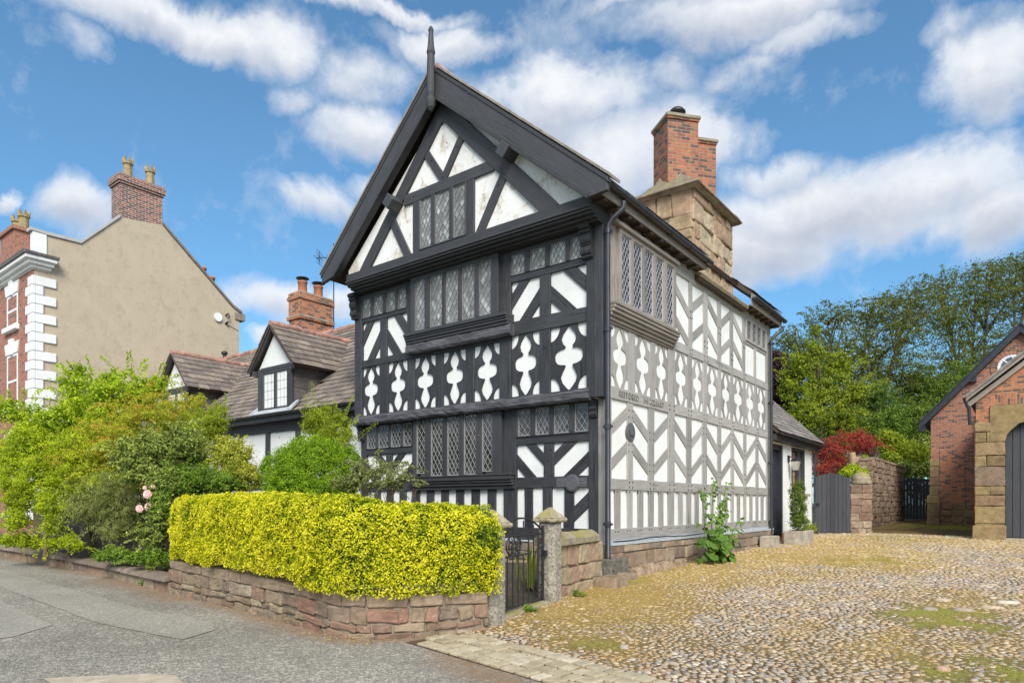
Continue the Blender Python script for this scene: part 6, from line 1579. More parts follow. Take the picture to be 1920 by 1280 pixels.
plant('ivy_bank', 'light green bushy growth topping the far end of the sandstone wall', 'shrub', gp(1680, 34, .3), [B(1675, 835, 34, 30, 30, 26), B(1700, 845, 35, 30, 30, 22), B(1660, 820, 34, 20, 20, 18), B(1720, 850, 36, 24, 24, 20), B(1668, 860, 33.5, 22, 20, 14)], 11000, .12, M['leaf_fresh'], r0=.07, sub=26)
plant('laurel_bush', 'dark green laurel mass hanging above the far alley gate', 'shrub', gp(1715, 38.5, .3), [B(1715, 875, 38.5, 34, 30, 24), B(1695, 880, 37.5, 20, 20, 18), B(1738, 870, 39, 26, 26, 26), B(1728, 840, 40, 30, 30, 24)], 12000, .12, M['leaf_dark'], r0=.08, sub=30, subr=.34, aspect=.6)
def tree(name, label, base, blobs, n, size, leafmat, r0, **kw):
    return plant(name, label, 'tree', base, blobs, n, size, leafmat, M['bark'], r0, trunkname='trunk', crownname='crown', **kw)
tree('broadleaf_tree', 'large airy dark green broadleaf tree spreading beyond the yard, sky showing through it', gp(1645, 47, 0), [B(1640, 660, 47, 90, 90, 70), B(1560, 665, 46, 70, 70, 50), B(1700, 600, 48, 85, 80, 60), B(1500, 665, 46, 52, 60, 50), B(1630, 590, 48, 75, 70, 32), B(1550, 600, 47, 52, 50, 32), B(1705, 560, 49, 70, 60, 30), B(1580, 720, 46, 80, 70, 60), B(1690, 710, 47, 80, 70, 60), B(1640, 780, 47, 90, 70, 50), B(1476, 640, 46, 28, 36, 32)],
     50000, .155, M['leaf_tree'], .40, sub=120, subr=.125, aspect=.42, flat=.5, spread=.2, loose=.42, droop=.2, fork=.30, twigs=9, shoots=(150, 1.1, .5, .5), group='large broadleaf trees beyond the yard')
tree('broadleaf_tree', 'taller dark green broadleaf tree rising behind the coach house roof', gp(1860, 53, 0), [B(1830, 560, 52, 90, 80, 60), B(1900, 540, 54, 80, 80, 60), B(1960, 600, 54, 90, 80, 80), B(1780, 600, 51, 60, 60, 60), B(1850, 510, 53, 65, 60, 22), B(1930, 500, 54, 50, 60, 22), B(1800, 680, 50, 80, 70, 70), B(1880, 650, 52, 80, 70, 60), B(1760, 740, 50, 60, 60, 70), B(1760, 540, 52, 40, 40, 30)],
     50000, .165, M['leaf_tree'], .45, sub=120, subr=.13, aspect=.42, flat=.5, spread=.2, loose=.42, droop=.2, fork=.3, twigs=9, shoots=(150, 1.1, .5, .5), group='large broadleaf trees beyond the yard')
tree('lime_tree', 'bright yellow green young tree behind the annexe roof', gp(1540, 35, 0), [B(1540, 740, 35, 55, 50, 55), B(1500, 690, 35, 34, 34, 36), B(1570, 690, 35.5, 34, 34, 36), B(1530, 660, 35, 24, 24, 26), B(1600, 740, 35, 36, 30, 28), B(1510, 780, 34, 50, 40, 40), B(1580, 790, 34.5, 50, 40, 36), B(1480, 720, 35, 26, 26, 36), B(1530, 620, 35, 10, 10, 16)],
      26000, 0.125, M['leaf_limetree'], .16, sub=70, subr=0.22, aspect=.55, spread=.3, shoots=(90, 1.0, .5, .4), loose=.15)
tree('copper_beech', 'dark purple leaved tree peeping out behind the corner of the timbered house', gp(1462, 37, 0), [B(1462, 720, 37, 40, 36, 50), B(1480, 760, 37, 30, 28, 36), B(1455, 680, 37, 26, 26, 26), B(1440, 760, 37, 40, 30, 40)],
      28000, 0.12, M['leaf_purple'], .18, sub=60, subr=0.24, aspect=.6, spread=.4, shoots=(40, .8, .4, .4))
tree('garden_tree', 'mid green bushy tree filling the background behind the red maple', gp(1625, 41, 0), [B(1610, 800, 41, 50, 40, 40), B(1660, 790, 42, 46, 40, 40), B(1640, 740, 42, 40, 36, 30), B(1700, 790, 43, 50, 40, 50), B(1560, 840, 40, 50, 40, 40), B(1740, 800, 44, 40, 40, 60), B(1500, 830, 39, 40, 40, 40)],
     45000, .13, M['leaf_mid'], .2, sub=70, subr=.22, aspect=.5, spread=.35, group='mid green garden trees')
tree('garden_tree', 'mid green tree seen low between the alley gate and the coach house roof edge', gp(1770, 46, 0), [B(1770, 760, 46, 50, 46, 60), B(1730, 800, 46, 40, 40, 50), B(1800, 730, 47, 50, 46, 60), B(1720, 730, 47, 40, 40, 50)], 30000, .15, M['leaf_mid'], .25, sub=70, subr=.22, spread=.35, group='mid green garden trees')
# far wood closing the view
P, Nn, T = blob_points([(tuple(at(px, 830, 64) + UP * random.uniform(-1, 1)), (5, 4, random.uniform(4.5, 7))) for px in range(1400, 2300, 70)], 26000, 40, .3, .4)
tag(leaf_mesh('distant_woodland', P, Nn, .42, M['leaf_tree'], None, .55, 0, .7, T), 'dense green woodland closing the view behind the yard trees', 'woodland', kind='stuff')
# ------------------------------------------------------------------ ground, road, setts, cobbles
def mat_ground(name):
    m, nt, b, o = new_mat(name); n = N(nt); ob = n.coord('Object')
    c = n.ramp(n.noise(ob, .6, 8, .65), [(.3, (.045, .06, .018)), (.6, (.09, .11, .035)), (.8, (.14, .12, .06))])
    n.link(c, b.inputs['Base Color']); b.inputs['Roughness'].default_value = .95; n.bump(n.noise(ob, 12, 6), b, .05, .8); return m
def mat_asphalt(name='worn_asphalt', gain=1.0, sat=(1, 1, 1), flat_=0.0):
    m, nt, b, o = new_mat(name); n = N(nt); ob = n.coord('Object')
    v = n.node('ShaderNodeTexVoronoi'); v.inputs['Scale'].default_value = 95; n.link(ob, v.inputs['Vector'])
    v2 = n.node('ShaderNodeTexVoronoi'); v2.inputs['Scale'].default_value = 40; n.link(ob, v2.inputs['Vector'])
    sp = n.node('ShaderNodeSeparateColor'); n.link(v.outputs['Color'], sp.inputs[0])
    sp2 = n.node('ShaderNodeSeparateColor'); n.link(v2.outputs['Color'], sp2.inputs[0])
    agg = n.ramp(sp.outputs[0], [(0, (.13, .123, .11)), (.35, (.20, .19, .168)), (.7, (.28, .262, .23)), (1, (.40, .37, .32))])
    agg = n.mix(n.math('MULTIPLY', n.ramp(sp2.outputs[1], [(.82, g3(0)), (.86, g3(1))]), .7), agg, (.46, .43, .37))
    big = n.noise(ob, .55, 7, .62); c = n.mix(1, agg, n.ramp(big, [(.3, g3(.72)), (.5, g3(1)), (.72, g3(1.25))]), 'MULTIPLY')
    st = n.noise(n.coord('Object', (.5, 1.6, 1)), 1.3, 7, .7); c = n.mix(n.math('MULTIPLY', n.ramp(st, [(.55, g3(0)), (.7, g3(1))]), .35), c, (.13, .12, .10))
    # rusty dust and grit gathered along the foot of the wall and the setts
    at_ = n.node('ShaderNodeAttribute', attribute_name='grit'); gr = n.math('MULTIPLY', at_.outputs['Fac'], n.ramp(n.noise(ob, 7, 7, .75), [(.3, g3(.15)), (.62, g3(1))]), True)
    c = n.mix(gr, c, n.mix(n.noise(ob, 26, 4), (.17, .10, .06), (.34, .22, .12)))
    c = n.mix(flat_, c, (.24, .226, .20)); c = n.mix(1, c, tuple(gain * s_ for s_ in sat), 'MULTIPLY')
    vd = n.node('ShaderNodeTexVoronoi', feature='DISTANCE_TO_EDGE'); vd.inputs['Scale'].default_value = .55; n.link(n.noise(ob, .9, 3, .5, 0, True), vd.inputs['Vector'])
    wv = n.node('ShaderNodeVectorMath', operation='ADD'); n.link(ob, wv.inputs[0]); sc = n.node('ShaderNodeVectorMath', operation='SCALE'); n.link(n.noise(ob, 1.6, 5, .6, 0, True), sc.inputs[0]); sc.inputs['Scale'].default_value = .9; n.link(sc.outputs[0], wv.inputs[1]); n.link(wv.outputs[0], vd.inputs['Vector'])
    c = n.mix(n.math('MULTIPLY', n.ramp(vd.outputs['Distance'], [(.002, g3(1)), (.007, g3(0))]), .3), c, (.05, .047, .04))
    n.link(c, b.inputs['Base Color']); b.inputs['Roughness'].default_value = .9
    h = n.math('ADD', n.math('MULTIPLY', v.outputs['Distance'], -1.2), n.math('MULTIPLY', n.noise(ob, 30, 5), .6)); n.bump(h, b, .010, .9); return m
M['asphalt'] = mat_asphalt('worn_asphalt', 1.08, (1.03, .99, .93))
M['asphalt_patch'] = mat_asphalt('smooth_asphalt_patch', 1.32, (1.02, .99, .93), .5)
M['asphalt_dark'] = mat_plain('dark_asphalt_patch', (.135, .13, .12), .9, .25, 5, .006, 150)
M['concrete_lid'] = mat_plain('worn_concrete', (.42, .35, .26), .95, .3, 7, .005, 60)
M['earth'] = mat_ground('grass_and_earth'); M['soil'] = mat_plain('garden_soil', (.06, .045, .03), .95, .5, 6, .03, 20)
def mat_yard():
    m, nt, b, o = new_mat('mossy_yard_bed'); n = N(nt); ob = n.coord('Object')
    at_ = n.node('ShaderNodeAttribute', attribute_name='moss'); ag = n.node('ShaderNodeAttribute', attribute_name='green')
    f = n.noise(ob, 16, 7, .72)
    base = n.ramp(f, [(.25, (.035, .024, .012)), (.5, (.12, .075, .03)), (.75, (.30, .20, .08))])
    ms = n.ramp(n.noise(ob, 55, 7, .8), [(.28, (.10, .06, .02)), (.44, (.30, .19, .05)), (.56, (.50, .35, .09)), (.68, (.58, .46, .14)), (.8, (.60, .52, .30))])
    gr = n.ramp(n.noise(ob, 30, 6, .7), [(.3, (.14, .14, .025)), (.55, (.30, .29, .04)), (.8, (.42, .38, .08))])
    c = n.mix(n.math('MULTIPLY', at_.outputs['Fac'], n.ramp(f, [(.2, g3(.55)), (.5, g3(1))]), True), base, ms); c = n.mix(ag.outputs['Fac'], c, gr)
    n.link(c, b.inputs['Base Color']); b.inputs['Roughness'].default_value = .97; n.bump(n.math('ADD', f, n.noise(ob, 70, 4)), b, .02, 1); return m
M['yard'] = mat_yard()
def mat_cobble():
    m, nt, b, o = new_mat('river_cobble'); n = N(nt); ob = n.coord('Object'); isl = n.island()
    c = n.ramp(isl, [(0, (.15, .135, .125)), (.12, (.25, .24, .235)), (.24, (.36, .265, .17)), (.38, (.42, .38, .33)), (.50, (.29, .185, .115)), (.62, (.46, .35, .225)), (.74, (.25, .24, .235)), (.84, (.40, .265, .17)), (.93, (.58, .51, .41)), (1, (.32, .21, .125))])
    f = n.noise(ob, 22, 7, .7); c = n.mix(1, c, n.ramp(f, [(.25, g3(.62)), (.5, g3(1)), (.78, g3(1.3))]), 'MULTIPLY')
    at_ = n.node('ShaderNodeAttribute', attribute_name='tone')
    d = n.ramp(n.noise(ob, 9, 6, .75), [(.38, g3(0)), (.6, g3(1))]); c = n.mix(n.math('MULTIPLY', n.math('MULTIPLY', at_.outputs['Fac'], d), .9), c, (.54, .37, .10))
    n.link(c, b.inputs['Base Color']); b.inputs['Roughness'].default_value = .62; n.bump(f, b, .005, .7); return m
M['cobble'] = mat_cobble()
M['sett'] = mat_stone('buff_paving_sett', [(0, (.34, .28, .18)), (.4, (.45, .38, .26)), (.75, (.39, .32, .21)), (1, (.52, .45, .33))], .1, (.24, .19, .07), bump=.008, nz=9, black=.25)

def sheet(name, xs, ys, zf, mat, attrs=None, kind='structure'):
    nx, ny = len(xs), len(ys); V = np.array([(x, y, zf(x, y)) for y in ys for x in xs])
    i = np.arange(nx - 1)[None, :] + nx * np.arange(ny - 1)[:, None]; F = np.stack([i, i + 1, i + nx + 1, i + nx], -1).reshape(-1, 4)
    o = fast_mesh(name, V, F, mat, None, None, True)
    for k, f in (attrs or {}).items():
        a = o.data.attributes.new(k, 'FLOAT', 'POINT'); a.data.foreach_set('value', np.array([f(*v[:2]) for v in V], dtype=np.float32))
    return tag(o, kind=kind)
sheet('ground', np.linspace(-160, 160, 33), np.linspace(-120, 220, 35), lambda x, y: gz(max(-60, min(60, x)), max(-40, min(60, y))) - .06, M['earth'])
def seg_d(p, a, b):
    ab = b - a; t = max(0, min(1, (p - a).dot(ab) / ab.length_squared)); return (p - a - ab * t).length
RWv = [Vector(q) for q in RW] + [Vector((-4.6, 4.9)), Vector((-3.9, 4.3)), Vector((-2.6, 3.85))]
def grit(x, y):
    if y < 2.2 or x < -20 or x > 0: return 0
    p = Vector((x, y)); d = min(seg_d(p, a, b) for a, b in zip(RWv, RWv[1:])); 
    wdt = .26 + .16 * mnoise.noise(Vector((x * .9, y * .9, 2))) + (.3 if -12.5 < x < -9 else 0)
    return max(0, min(1, 1.15 - d / max(.1, wdt)))
xs = np.concatenate([np.linspace(-60, -19, 12), np.arange(-18.8, 1, .09), np.linspace(1.2, 40, 12)]); ys = np.concatenate([np.linspace(-14, 1.6, 8), np.arange(1.8, 5.0, .09)])
sheet('road', xs, ys, lambda x, y: gz(x, y) + .012 * mnoise.noise(Vector((x * .5, y * .5, 1))) - .004, M['asphalt'], {'grit': grit})
def patch(name, pts, mat, lift):
    b = MB(); ps = []
    for i in range(len(pts)):
        a, c = Vector(pts[i]), Vector(pts[(i + 1) % len(pts)]); k = max(1, int((c - a).length / .25))
        for j in range(k): q = a.lerp(c, j / k); ps.append((q.x + random.uniform(-.02, .02), q.y + random.uniform(-.02, .02)))
    b.add([(x, y, gz(x, y) + .012 * mnoise.noise(Vector((x * .5, y * .5, 1))) + lift) for x, y in ps], [list(range(len(ps)))], 0); o = b.build(name, mat)
    return tag(o, kind='structure')
patch('road_patch', [(-8.6, 3.75), (-7.35, 3.9), (-6.9, 3.7), (-6.7, 3.25), (-8.2, 3.05), (-12.0, 3.25), (-17, 3.5), (-17, 4.05)], M['asphalt_patch'], .003)
patch('road_patch', [(-8.2, 2.25), (-8.55, 2.7), (-12, 2.95), (-14, .3), (-8.3, .3)], M['asphalt_patch'], .002)
patch('road_patch', [(-5.62, 2.50), (-5.42, 2.60), (-5.15, 2.52), (-5.0, 2.3), (-5.2, 1.9), (-6.2, 1.9)], M['concrete_lid'], .004)

# garden soil behind the walls
xs = np.linspace(-20, -4.9, 90); ys = np.linspace(4.6, 10.4, 40)
def bedtop(x):
    for (x0, y0), (x1, y1) in zip(RW, RW[1:]):
        if x0 <= x <= x1: return y0 + (y1 - y0) * (x - x0) / max(1e-6, x1 - x0)
    return 5.4
sheet('garden_bed', np.linspace(0, 1, 80), np.linspace(0, 1, 30), lambda x, y: 0, M['soil'])
gb = bpy.data.objects['garden_bed']; nx, ny = 80, 30
for j in range(ny):
    for i in range(nx):
        x = -20 + 15.0 * i / (nx - 1); y0 = bedtop(x) + .16; y = y0 + (10.2 - y0) * j / (ny - 1)
        z = gz(x, y) + .13 + .05 * mnoise.noise(Vector((x * 1.5, y * 1.5, 0)))
        xm = -5.05 if y < 7.4 else -5.36 - max(0, y - 7.6) * .13
        x = min(x, xm)
        if x > -5.9: z = min(z, .235)
        gb.data.vertices[j * nx + i].co = (x, y, z)

# yard
def xl(y):
    P = [(4.0, -3.6), (4.9, -4.65), (5.5, -4.75), (7.4, -5.15), (9.5, -5.5), (9.9, -5.66), (24, -5.66), (24.6, -5.9), (60, -5.9)]
    for (a, xa), (c, xc) in zip(P, P[1:]):
        if a <= y <= c: return xa + (xc - xa) * (y - a) / (c - a)
    return -5.9
def bump2(x, y, cx_, cy_, rx, ry): return math.exp(-((x - cx_) / rx) ** 2 - ((y - cy_) / ry) ** 2)
def moss(x, y):
    n = mnoise.noise(Vector((x * .8, y * .5, 5))) * .5 + mnoise.noise(Vector((x * 2.3, y * 1.5, 8))) * .4
    m = 1.1 * bump2(x, y, -3.1, 16.3, 1.5, 2.6) + .95 * bump2(x, y, -4.9, 11, .9, 3.2) + .9 * bump2(x, y, -4.6, 17, .9, 5) + .8 * bump2(x, y, -4.2, 8.3, .9, 1.3) + .6 * bump2(x, y, -2.2, 22.5, 3, 2.2) + .65 * bump2(x, y, -4.3, 6.4, .5, .8) + .45 * bump2(x, y, -3.4, 5.6, .8, .5) + .35 * bump2(x, y, -.4, 9, .8, 1.2)
    return max(0, min(1, m + n + .15))
def green(x, y):
    n = mnoise.noise(Vector((x * 2.6, y * 2.0, 15))) * .9 + mnoise.noise(Vector((x * 7, y * 5, 1))) * .4
    m = .8 * bump2(x, y, -.75, 9.3, .7, 1.0) + .6 * bump2(x, y, -.3, 6.7, .6, .7) + .4 * bump2(x, y, -2.7, 15.6, 1.2, 1.8) + .55 * bump2(x, y, -3.35, 5.5, .5, .4) + .9 * bump2(x, y, -2.2, 31.5, 3, 2.2) + .45 * bump2(x, y, -3.5, 23.5, 1.6, 1.6) + .55 * bump2(x, y, -5.1, 9.6, .3, .8)
    return max(0, min(1, (m + n * m * 1.6 - .22) * 1.5))
def yf(x): return 4.93 - .155 * (x + 4.54)          # front edge of the cobbles against the setts
yb_ = lambda x: max(4.55, yf(x))
ts = np.concatenate([np.linspace(0, 1, 130), 1 + np.linspace(.03, 1, 24) ** 1.4 * 1.6]); ysy = np.concatenate([np.arange(0, 12, .085), np.arange(12, 36, .2)])
V = []
for j in ysy:
    for t in ts:
        x = xl(4.9 + j) + t * (1.4 - xl(4.9 + j)) if t <= 1 else 1.4 + (t - 1) * 6; y0 = yb_(max(x, xl(4.9))) if x < 4 else 4.3; y = y0 + j
        V.append((x, y, gz(x, y) + .004 + .016 * mnoise.noise(Vector((x * .7, y * .7, 4)))))
nx, ny = len(ts), len(ysy); V = np.array(V); i = np.arange(nx - 1)[None, :] + nx * np.arange(ny - 1)[:, None]
yo = fast_mesh('yard', V, np.stack([i, i + 1, i + nx + 1, i + nx], -1).reshape(-1, 4), M['yard'], None, None, True); tag(yo, kind='structure')
for k, f in (('moss', moss), ('green', green)):
    a = yo.data.attributes.new(k, 'FLOAT', 'POINT'); a.data.foreach_set('value', np.array([f(v[0], v[1]) for v in V], dtype=np.float32))

# river cobbles bedded in the yard
CV, CF, CT = [], [], []
def add_cobbles():
    y = 4.6; NK = 7; ring = [(math.cos(6.2832 * k / NK), math.sin(6.2832 * k / NK)) for k in range(NK)]
    count = 0
    while y < 25.5:
        sp_ = .056 + .0028 * max(0, y - 8); x = xl(max(4.9, y)) + random.uniform(0, .06)
        while x < 1.5:
            big = mnoise.noise(Vector((x * .55, y * .55, 7)))
            s_ = sp_ * random.uniform(.72, 1.3) * (1.1 + .35 * big); px, py = x + random.uniform(-.012, .012), y + random.uniform(-.016, .016); x += s_ * 1.08
            if py < yb_(px) + .02 or px < xl(max(4.9, py)) + .02: continue
            ms_ = moss(px, py); gr_ = green(px, py)
            if random.random() < .10 * ms_ + .5 * gr_: continue
            if random.random() < .03: s_ *= 1.55
            r1_ = s_ * .5 * random.uniform(.86, 1.04); r2_ = sp_ * .47 * random.uniform(.75, 1.1) * (s_ / sp_) ** .5; a = random.gauss(0, .3) + (.6 * mnoise.noise(Vector((px * .4, py * .4, 1)))); ca, sa = math.cos(a), math.sin(a)
            h = random.uniform(.011, .020) * (s_ / .07) ** .7; z0 = gz(px, py) + .016 * mnoise.noise(Vector((px * .7, py * .7, 4))) + .004 - .006 - .008 * ms_ - .012 * gr_
            tx, ty = random.gauss(0, .10), random.gauss(0, .10); o = len(CV)
            irr = [random.uniform(.86, 1.1) for _ in range(NK)]
            for rr, zz in ((1.0, .1), (.72, .88)):
                for k in range(NK):
                    u, v = ring[k][0] * rr * irr[k] * r1_, ring[k][1] * rr * irr[k] * r2_; X_, Y_ = u * ca - v * sa, u * sa + v * ca
                    CV.append((px + X_, py + Y_, z0 + h * zz + (tx * X_ + ty * Y_) * zz))
            CV.append((px, py, z0 + h * 1.02)); CT.extend([min(1, ms_ * 1.1 + .1)] * (2 * NK + 1))
            for k in range(NK):
                CF.append((o + k, o + (k + 1) % NK, o + NK + (k + 1) % NK, o + NK + k)); CF.append((o + NK + k, o + NK + (k + 1) % NK, o + 2 * NK, o + 2 * NK))
            count += 1
        y += sp_ * .86
    return count
nc = add_cobbles(); print('cobbles', nc)
# a few larger boulders set in the paving
for (px, py, a_, b_) in ((-.62, 9.9, .26, .12), (-.35, 10.3, .3, .12), (-.9, 10.6, .22, .1), (-.2, 10.9, .3, .13), (-.95, 9.7, .2, .1), (-3.0, 5.6, .1, .07), (-.55, 6.55, .13, .09)):
    o = len(CV); ca, sa = math.cos(.35), math.sin(.35)
    for rr, zz in ((1, -.01), (.9, .022), (.55, .036)):
        for k in range(8): u, v = rr * a_ * .5 * math.cos(k * .7854), rr * b_ * .5 * math.sin(k * .7854); CV.append((px + u * ca - v * sa, py + u * sa + v * ca, gz(px, py) + zz))
    CV.append((px, py, gz(px, py) + .04)); CT.extend([0] * 25)
    for l in (0, 8):
        for k in range(8): CF.append((o + l + k, o + l + (k + 1) % 8, o + l + 8 + (k + 1) % 8, o + l + 8 + k))
    for k in range(0, 8, 2): CF.append((o + 16 + k, o + 16 + k + 1, o + 16 + (k + 2) % 8, o + 24))
CF = [t_ for f in CF for t_ in (((f[0], f[1], f[2]), (f[0], f[2], f[3])) if f[2] != f[3] else ((f[0], f[1], f[2]),))]
tag(fast_mesh('cobbles', CV, CF, M['cobble'], None, CT, True), 'rounded river cobbles bedded in the mossy yard', 'cobbles', kind='stuff')

# strip of rectangular setts along the road edge
b = MB(); rows = 4; wst = .66
cdir = Vector((1, -.165, 0)).normalized(); cn = Vector((-cdir.y, cdir.x, 0))
org = Vector((-4.70, 4.50, 0))
for r in range(rows):
    off = r * .178; u = random.uniform(-.1, .05) + (.0 if r else .12)
    while u < 7.5:
        l = random.uniform(.125, .19); q = [org + cdir * (u + .012) + cn * (off + .012), org + cdir * (u + l - .012) + cn * (off + .012), org + cdir * (u + l - .012) + cn * (off + .166), org + cdir * (u + .012) + cn * (off + .166)]
        u += l; jz = random.uniform(-.007, .007); J_ = lambda: Vector((random.uniform(-.006, .006), random.uniform(-.006, .006), random.uniform(-.003, .003)))
        b.hexa([Vector((p.x, p.y, gz(p.x, p.y) - .05)) for p in q], [Vector((p.x, p.y, gz(p.x, p.y) + .026 + jz)) + J_() for p in q], 0, tuple(cdir))
b.build('paving_setts', M['sett'], None, .010, 2); tag(bpy.data.objects['paving_setts'], kind='structure')
b = MB(); q = [org - cdir * .12 + cn * .0, org + cdir * 7.6 + cn * .0, org + cdir * 7.6 + cn * .74, org - cdir * .1 + cn * .74]
b.add([(p.x, p.y, gz(p.x, p.y) + .006) for p in q], [[0, 1, 2, 3]]); o = b.build('sett_bedding', M['yardbed'] if 'yardbed' in M else mat_plain('sandy_joint', (.11, .062, .028), .95, .5, 12, .01, 60)); tag(o, kind='structure')

# fallen bud scales and dry bits lying over the cobbles
P, Nn = [], []
while len(P) < 24000:
    y = 4.7 + (random.random() ** 1.6) * 20; x = random.uniform(-5.7, 1)
    if y < yb_(x) or x < xl(max(4.9, y)): continue
    if random.random() < .22 + .9 * moss(x, y): P.append((x, y, gz(x, y) + random.uniform(.008, .024))); Nn.append((0, 0, 1))
while len(P) < 24500:
    k = random.randrange(len(RW) - 1); a, c = Vector(RW[k]), Vector(RW[k + 1]); q = a.lerp(c, random.random()) + Vector((0, -abs(random.gauss(0, .2)) - .03))
    if q.x < -13: continue
    P.append((q.x, q.y, gz(q.x, q.y) + .014)); Nn.append((0, 0, 1))
tag(leaf_mesh('leaf_litter', P, Nn, .021, lf('dry_litter', (.09, .05, .02), (.28, .15, .035), (.44, .28, .06), (.56, .42, .14), tr=.1), None, .55, 0, .35, np.random.default_rng(3).uniform(0, 1, len(P))), 'scattered dry yellow brown leaf litter over the yard cobbles', 'leaf litter', kind='stuff')
# moss tufts and short grass
P, Nn = [], []
tries = 0
while len(P) < 5200 and tries < 400000:
    tries += 1
    y = 4.7 + random.random() * 29; x = random.uniform(-5.8, 1.2); g_ = green(x, y)
    if y < yb_(x) or x < xl(max(4.9, y)) or random.random() > g_ * .8: continue
    P.append((x, y, gz(x, y) + random.uniform(.004, .016))); Nn.append((random.gauss(0, 1), random.gauss(0, 1), .25))
tag(leaf_mesh('yard_grass', P, Nn, .030, lf('short_grass', (.10, .14, .02), (.22, .25, .025), (.36, .35, .04), (.46, .40, .09), tr=.3), None, .22, -.8, .3, np.random.default_rng(4).uniform(0, 1, len(P))), 'short yellow green grass and moss growing between the cobbles', 'grass', kind='stuff')

# ------------------------------------------------------------------ sky, sun, camera
SUN_EL, SUN_AZ = rad(41), math.atan2(.66, -.66)      # azimuth measured from +Y towards +X
wd = bpy.data.worlds.new('World'); scene.world = wd; wd.use_nodes = True
nt = wd.node_tree; nt.nodes.clear(); n = N(nt)
out = n.node('ShaderNodeOutputWorld'); bg = n.node('ShaderNodeBackground'); n.link(bg.outputs[0], out.inputs[0])
sky = n.node('ShaderNodeTexSky'); sky.sky_type = 'NISHITA'; sky.sun_disc = False; sky.sun_elevation = SUN_EL; sky.sun_rotation = SUN_AZ; sky.air_density = 1.0; sky.dust_density = .4; sky.ozone_density = 2.0
bg.inputs[1].default_value = .15
tc = n.node('ShaderNodeTexCoord'); vec = tc.outputs['Generated']
sx = n.node('ShaderNodeSeparateXYZ'); n.link(vec, sx.inputs[0])
az = n.math('ARCTAN2', sx.outputs[0], sx.outputs[1]); el = n.math('ARCSINE', sx.outputs[2])
cb = n.node('ShaderNodeCombineXYZ'); n.link(az, cb.inputs[0]); n.link(el, cb.inputs[1])
warp = n.noise(vec, 5.5, 6, .6, .3, True)
wv = n.node('ShaderNodeVectorMath', operation='SUBTRACT'); n.link(warp, wv.inputs[0]); wv.inputs[1].default_value = (.5, .5, .5)
ws = n.node('ShaderNodeVectorMath', operation='MULTIPLY'); n.link(wv.outputs[0], ws.inputs[0]); ws.inputs[1].default_value = (.20, .12, 0)
pos = n.node('ShaderNodeVectorMath', operation='ADD'); n.link(cb.outputs[0], pos.inputs[0]); n.link(ws.outputs[0], pos.inputs[1])
def azel(px, py):
    d = FW + RT * ((px - 960) / 1246) + UP * ((945 - py) / 1246); d = d.normalized(); return math.atan2(d.x, d.y), math.asin(d.z)
CL = [(330, 35, 270, 60, 1), (500, 65, 120, 50, .9), (700, 5, 200, 25, .9), (850, 70, 120, 45, .85), (690, 135, 130, 55, .55), (540, 165, 70, 40, .5), (690, 240, 120, 60, 1), (625, 375, 75, 50, .8), (720, 345, 80, 40, .7),
      (1060, 210, 170, 75, 1), (1150, 290, 210, 95, 1), (1290, 270, 120, 60, .9), (1390, 30, 270, 65, 1), (1500, 75, 140, 35, .6), (1200, 20, 100, 30, .6), (1850, 150, 130, 110, 1), (1800, 60, 90, 40, .5), (1560, 400, 330, 90, 1.05), (1420, 480, 190, 75, 1), (1730, 350, 220, 75, .95), (1850, 400, 150, 80, .9), (1440, 330, 100, 50, .7), (1240, 150, 70, 40, .45), (1400, 130, 80, 30, .4), (130, 395, 85, 60, 1), (0, 395, 30, 25, .8),
      (540, 580, 120, 40, .9), (480, 640, 50, 25, .8), (650, 570, 50, 50, .9), (120, 60, 60, 50, .4)]
acc = None; acc2 = None
for (px, py, rx, ry, wgt) in CL:
    a0, e0 = azel(px, py); a1, _ = azel(px + rx, py); _, e1 = azel(px, py - ry)
    s_ = n.node('ShaderNodeVectorMath', operation='SUBTRACT'); n.link(pos.outputs[0], s_.inputs[0]); s_.inputs[1].default_value = (a0, e0, 0)
    m_ = n.node('ShaderNodeVectorMath', operation='MULTIPLY'); n.link(s_.outputs[0], m_.inputs[0]); m_.inputs[1].default_value = (1 / abs(a1 - a0), 1 / abs(e1 - e0), 0)
    l_ = n.node('ShaderNodeVectorMath', operation='LENGTH'); n.link(m_.outputs[0], l_.inputs[0])
    r_ = n.node('ShaderNodeMapRange', interpolation_type='SMOOTHSTEP'); n.link(l_.outputs['Value'], r_.inputs[0]); r_.inputs[1].default_value = 1.45; r_.inputs[2].default_value = .15; r_.inputs[3].default_value = 0; r_.inputs[4].default_value = wgt
    acc = r_.outputs[0] if acc is None else n.math('MAXIMUM', acc, r_.outputs[0])
    # underside of each cloud is greyer
    sp_ = n.node('ShaderNodeSeparateXYZ'); n.link(m_.outputs[0], sp_.inputs[0])
    u_ = n.math('MULTIPLY', n.math('SUBTRACT', .35, sp_.outputs[1]), r_.outputs[0]); acc2 = u_ if acc2 is None else n.math('MAXIMUM', acc2, u_)
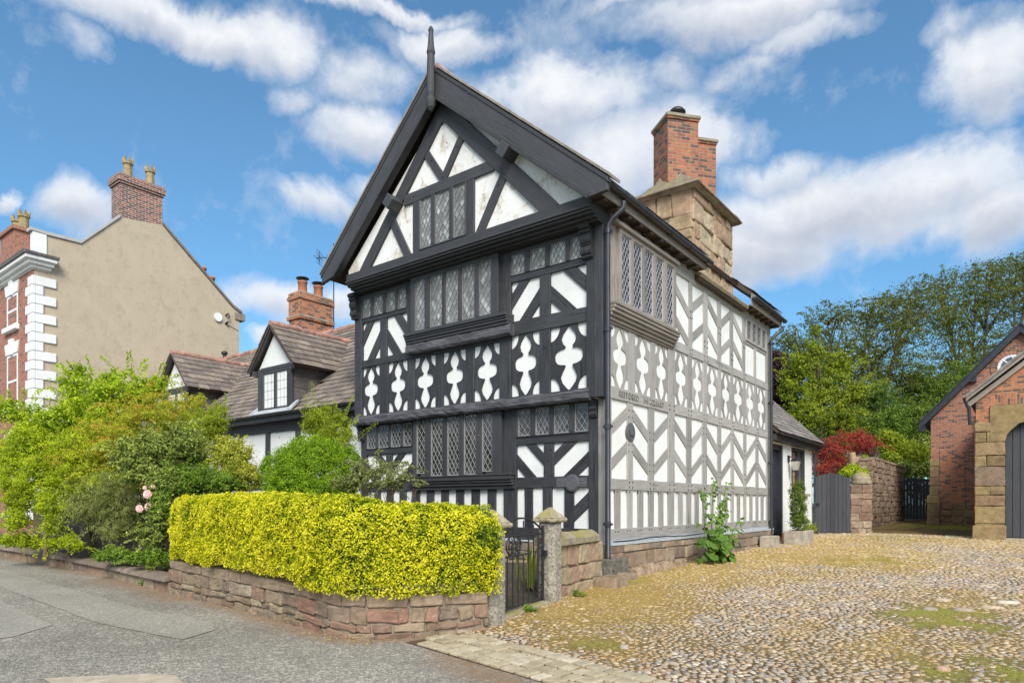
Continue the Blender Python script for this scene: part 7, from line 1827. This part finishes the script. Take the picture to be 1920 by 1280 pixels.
# broken cloud over the rest of the sky (behind the viewer)
fx = n.node('ShaderNodeVectorMath', operation='DOT_PRODUCT'); n.link(vec, fx.inputs[0]); fx.inputs[1].default_value = tuple(FW)
back = n.ramp(fx.outputs['Value'], [(.0, g3(1)), (.35, g3(0))])
rest = n.math('MULTIPLY', back, n.ramp(n.noise(vec, 2.2, 7, .6), [(.42, g3(0)), (.6, g3(1))]))
acc = n.math('MAXIMUM', acc, rest)
det = n.noise(vec, 11, 9, .62, .2); det2 = n.noise(vec, 4.2, 6, .6)
den = n.math('ADD', acc, n.math('ADD', n.math('MULTIPLY', n.math('SUBTRACT', det, .5), 1.35), n.math('MULTIPLY', n.math('SUBTRACT', det2, .5), .7)))
mask = n.ramp(den, [(.06, g3(0)), (.34, g3(.34)), (.6, g3(.76)), (1.0, g3(1))])
shade = n.math('ADD', n.math('MULTIPLY', acc2, .75), n.math('MULTIPLY', n.math('SUBTRACT', n.noise(vec, 8, 7, .6), .5), 1.1))
ccol = n.ramp(shade, [(.05, (3.6, 3.7, 3.85)), (.35, (2.85, 3.0, 3.3)), (.75, (1.9, 2.1, 2.55))])
skyc = n.mix(1, sky.outputs[0], SKYTINT, 'MULTIPLY')
lowf = n.ramp(sx.outputs[2], [(.05, (.70, .80, .90)), (.45, (1, 1, 1))]); skyc = n.mix(1, skyc, lowf, 'MULTIPLY')
full = n.mix(mask, skyc, ccol)
n.link(full, bg.inputs[0])
sl = bpy.data.lights.new('sun', 'SUN'); sl.energy = SUN_E; sl.angle = rad(SUN_ANG); sl.color = (1, .955, .88)
so = bpy.data.objects.new('sun', sl); COL.objects.link(so)
sd = Vector((math.sin(SUN_AZ) * math.cos(SUN_EL), math.cos(SUN_AZ) * math.cos(SUN_EL), math.sin(SUN_EL)))
so.rotation_euler = sd.to_track_quat('Z', 'Y').to_euler(); so.location = sd * 60

cam = bpy.data.cameras.new('camera'); co = bpy.data.objects.new('camera', cam); COL.objects.link(co)
co.location = (0, 0, EYE); co.rotation_euler = (rad(90), 0, CAM_YAW)
cam.sensor_width = 36; cam.lens = 36 * 1246 / 1920; cam.shift_y = (945 - 640) / 1920; cam.clip_end = 2000; cam.clip_start = .05
scene.camera = co
scene.view_settings.view_transform = 'Standard'; scene.view_settings.look = 'None'; scene.view_settings.exposure = EXPO; scene.view_settings.gamma = 1
scene.render.engine = 'CYCLES'
scene.cycles.max_bounces = 6; scene.cycles.diffuse_bounces = 3; scene.cycles.transparent_max_bounces = 4; scene.cycles.use_denoising = True
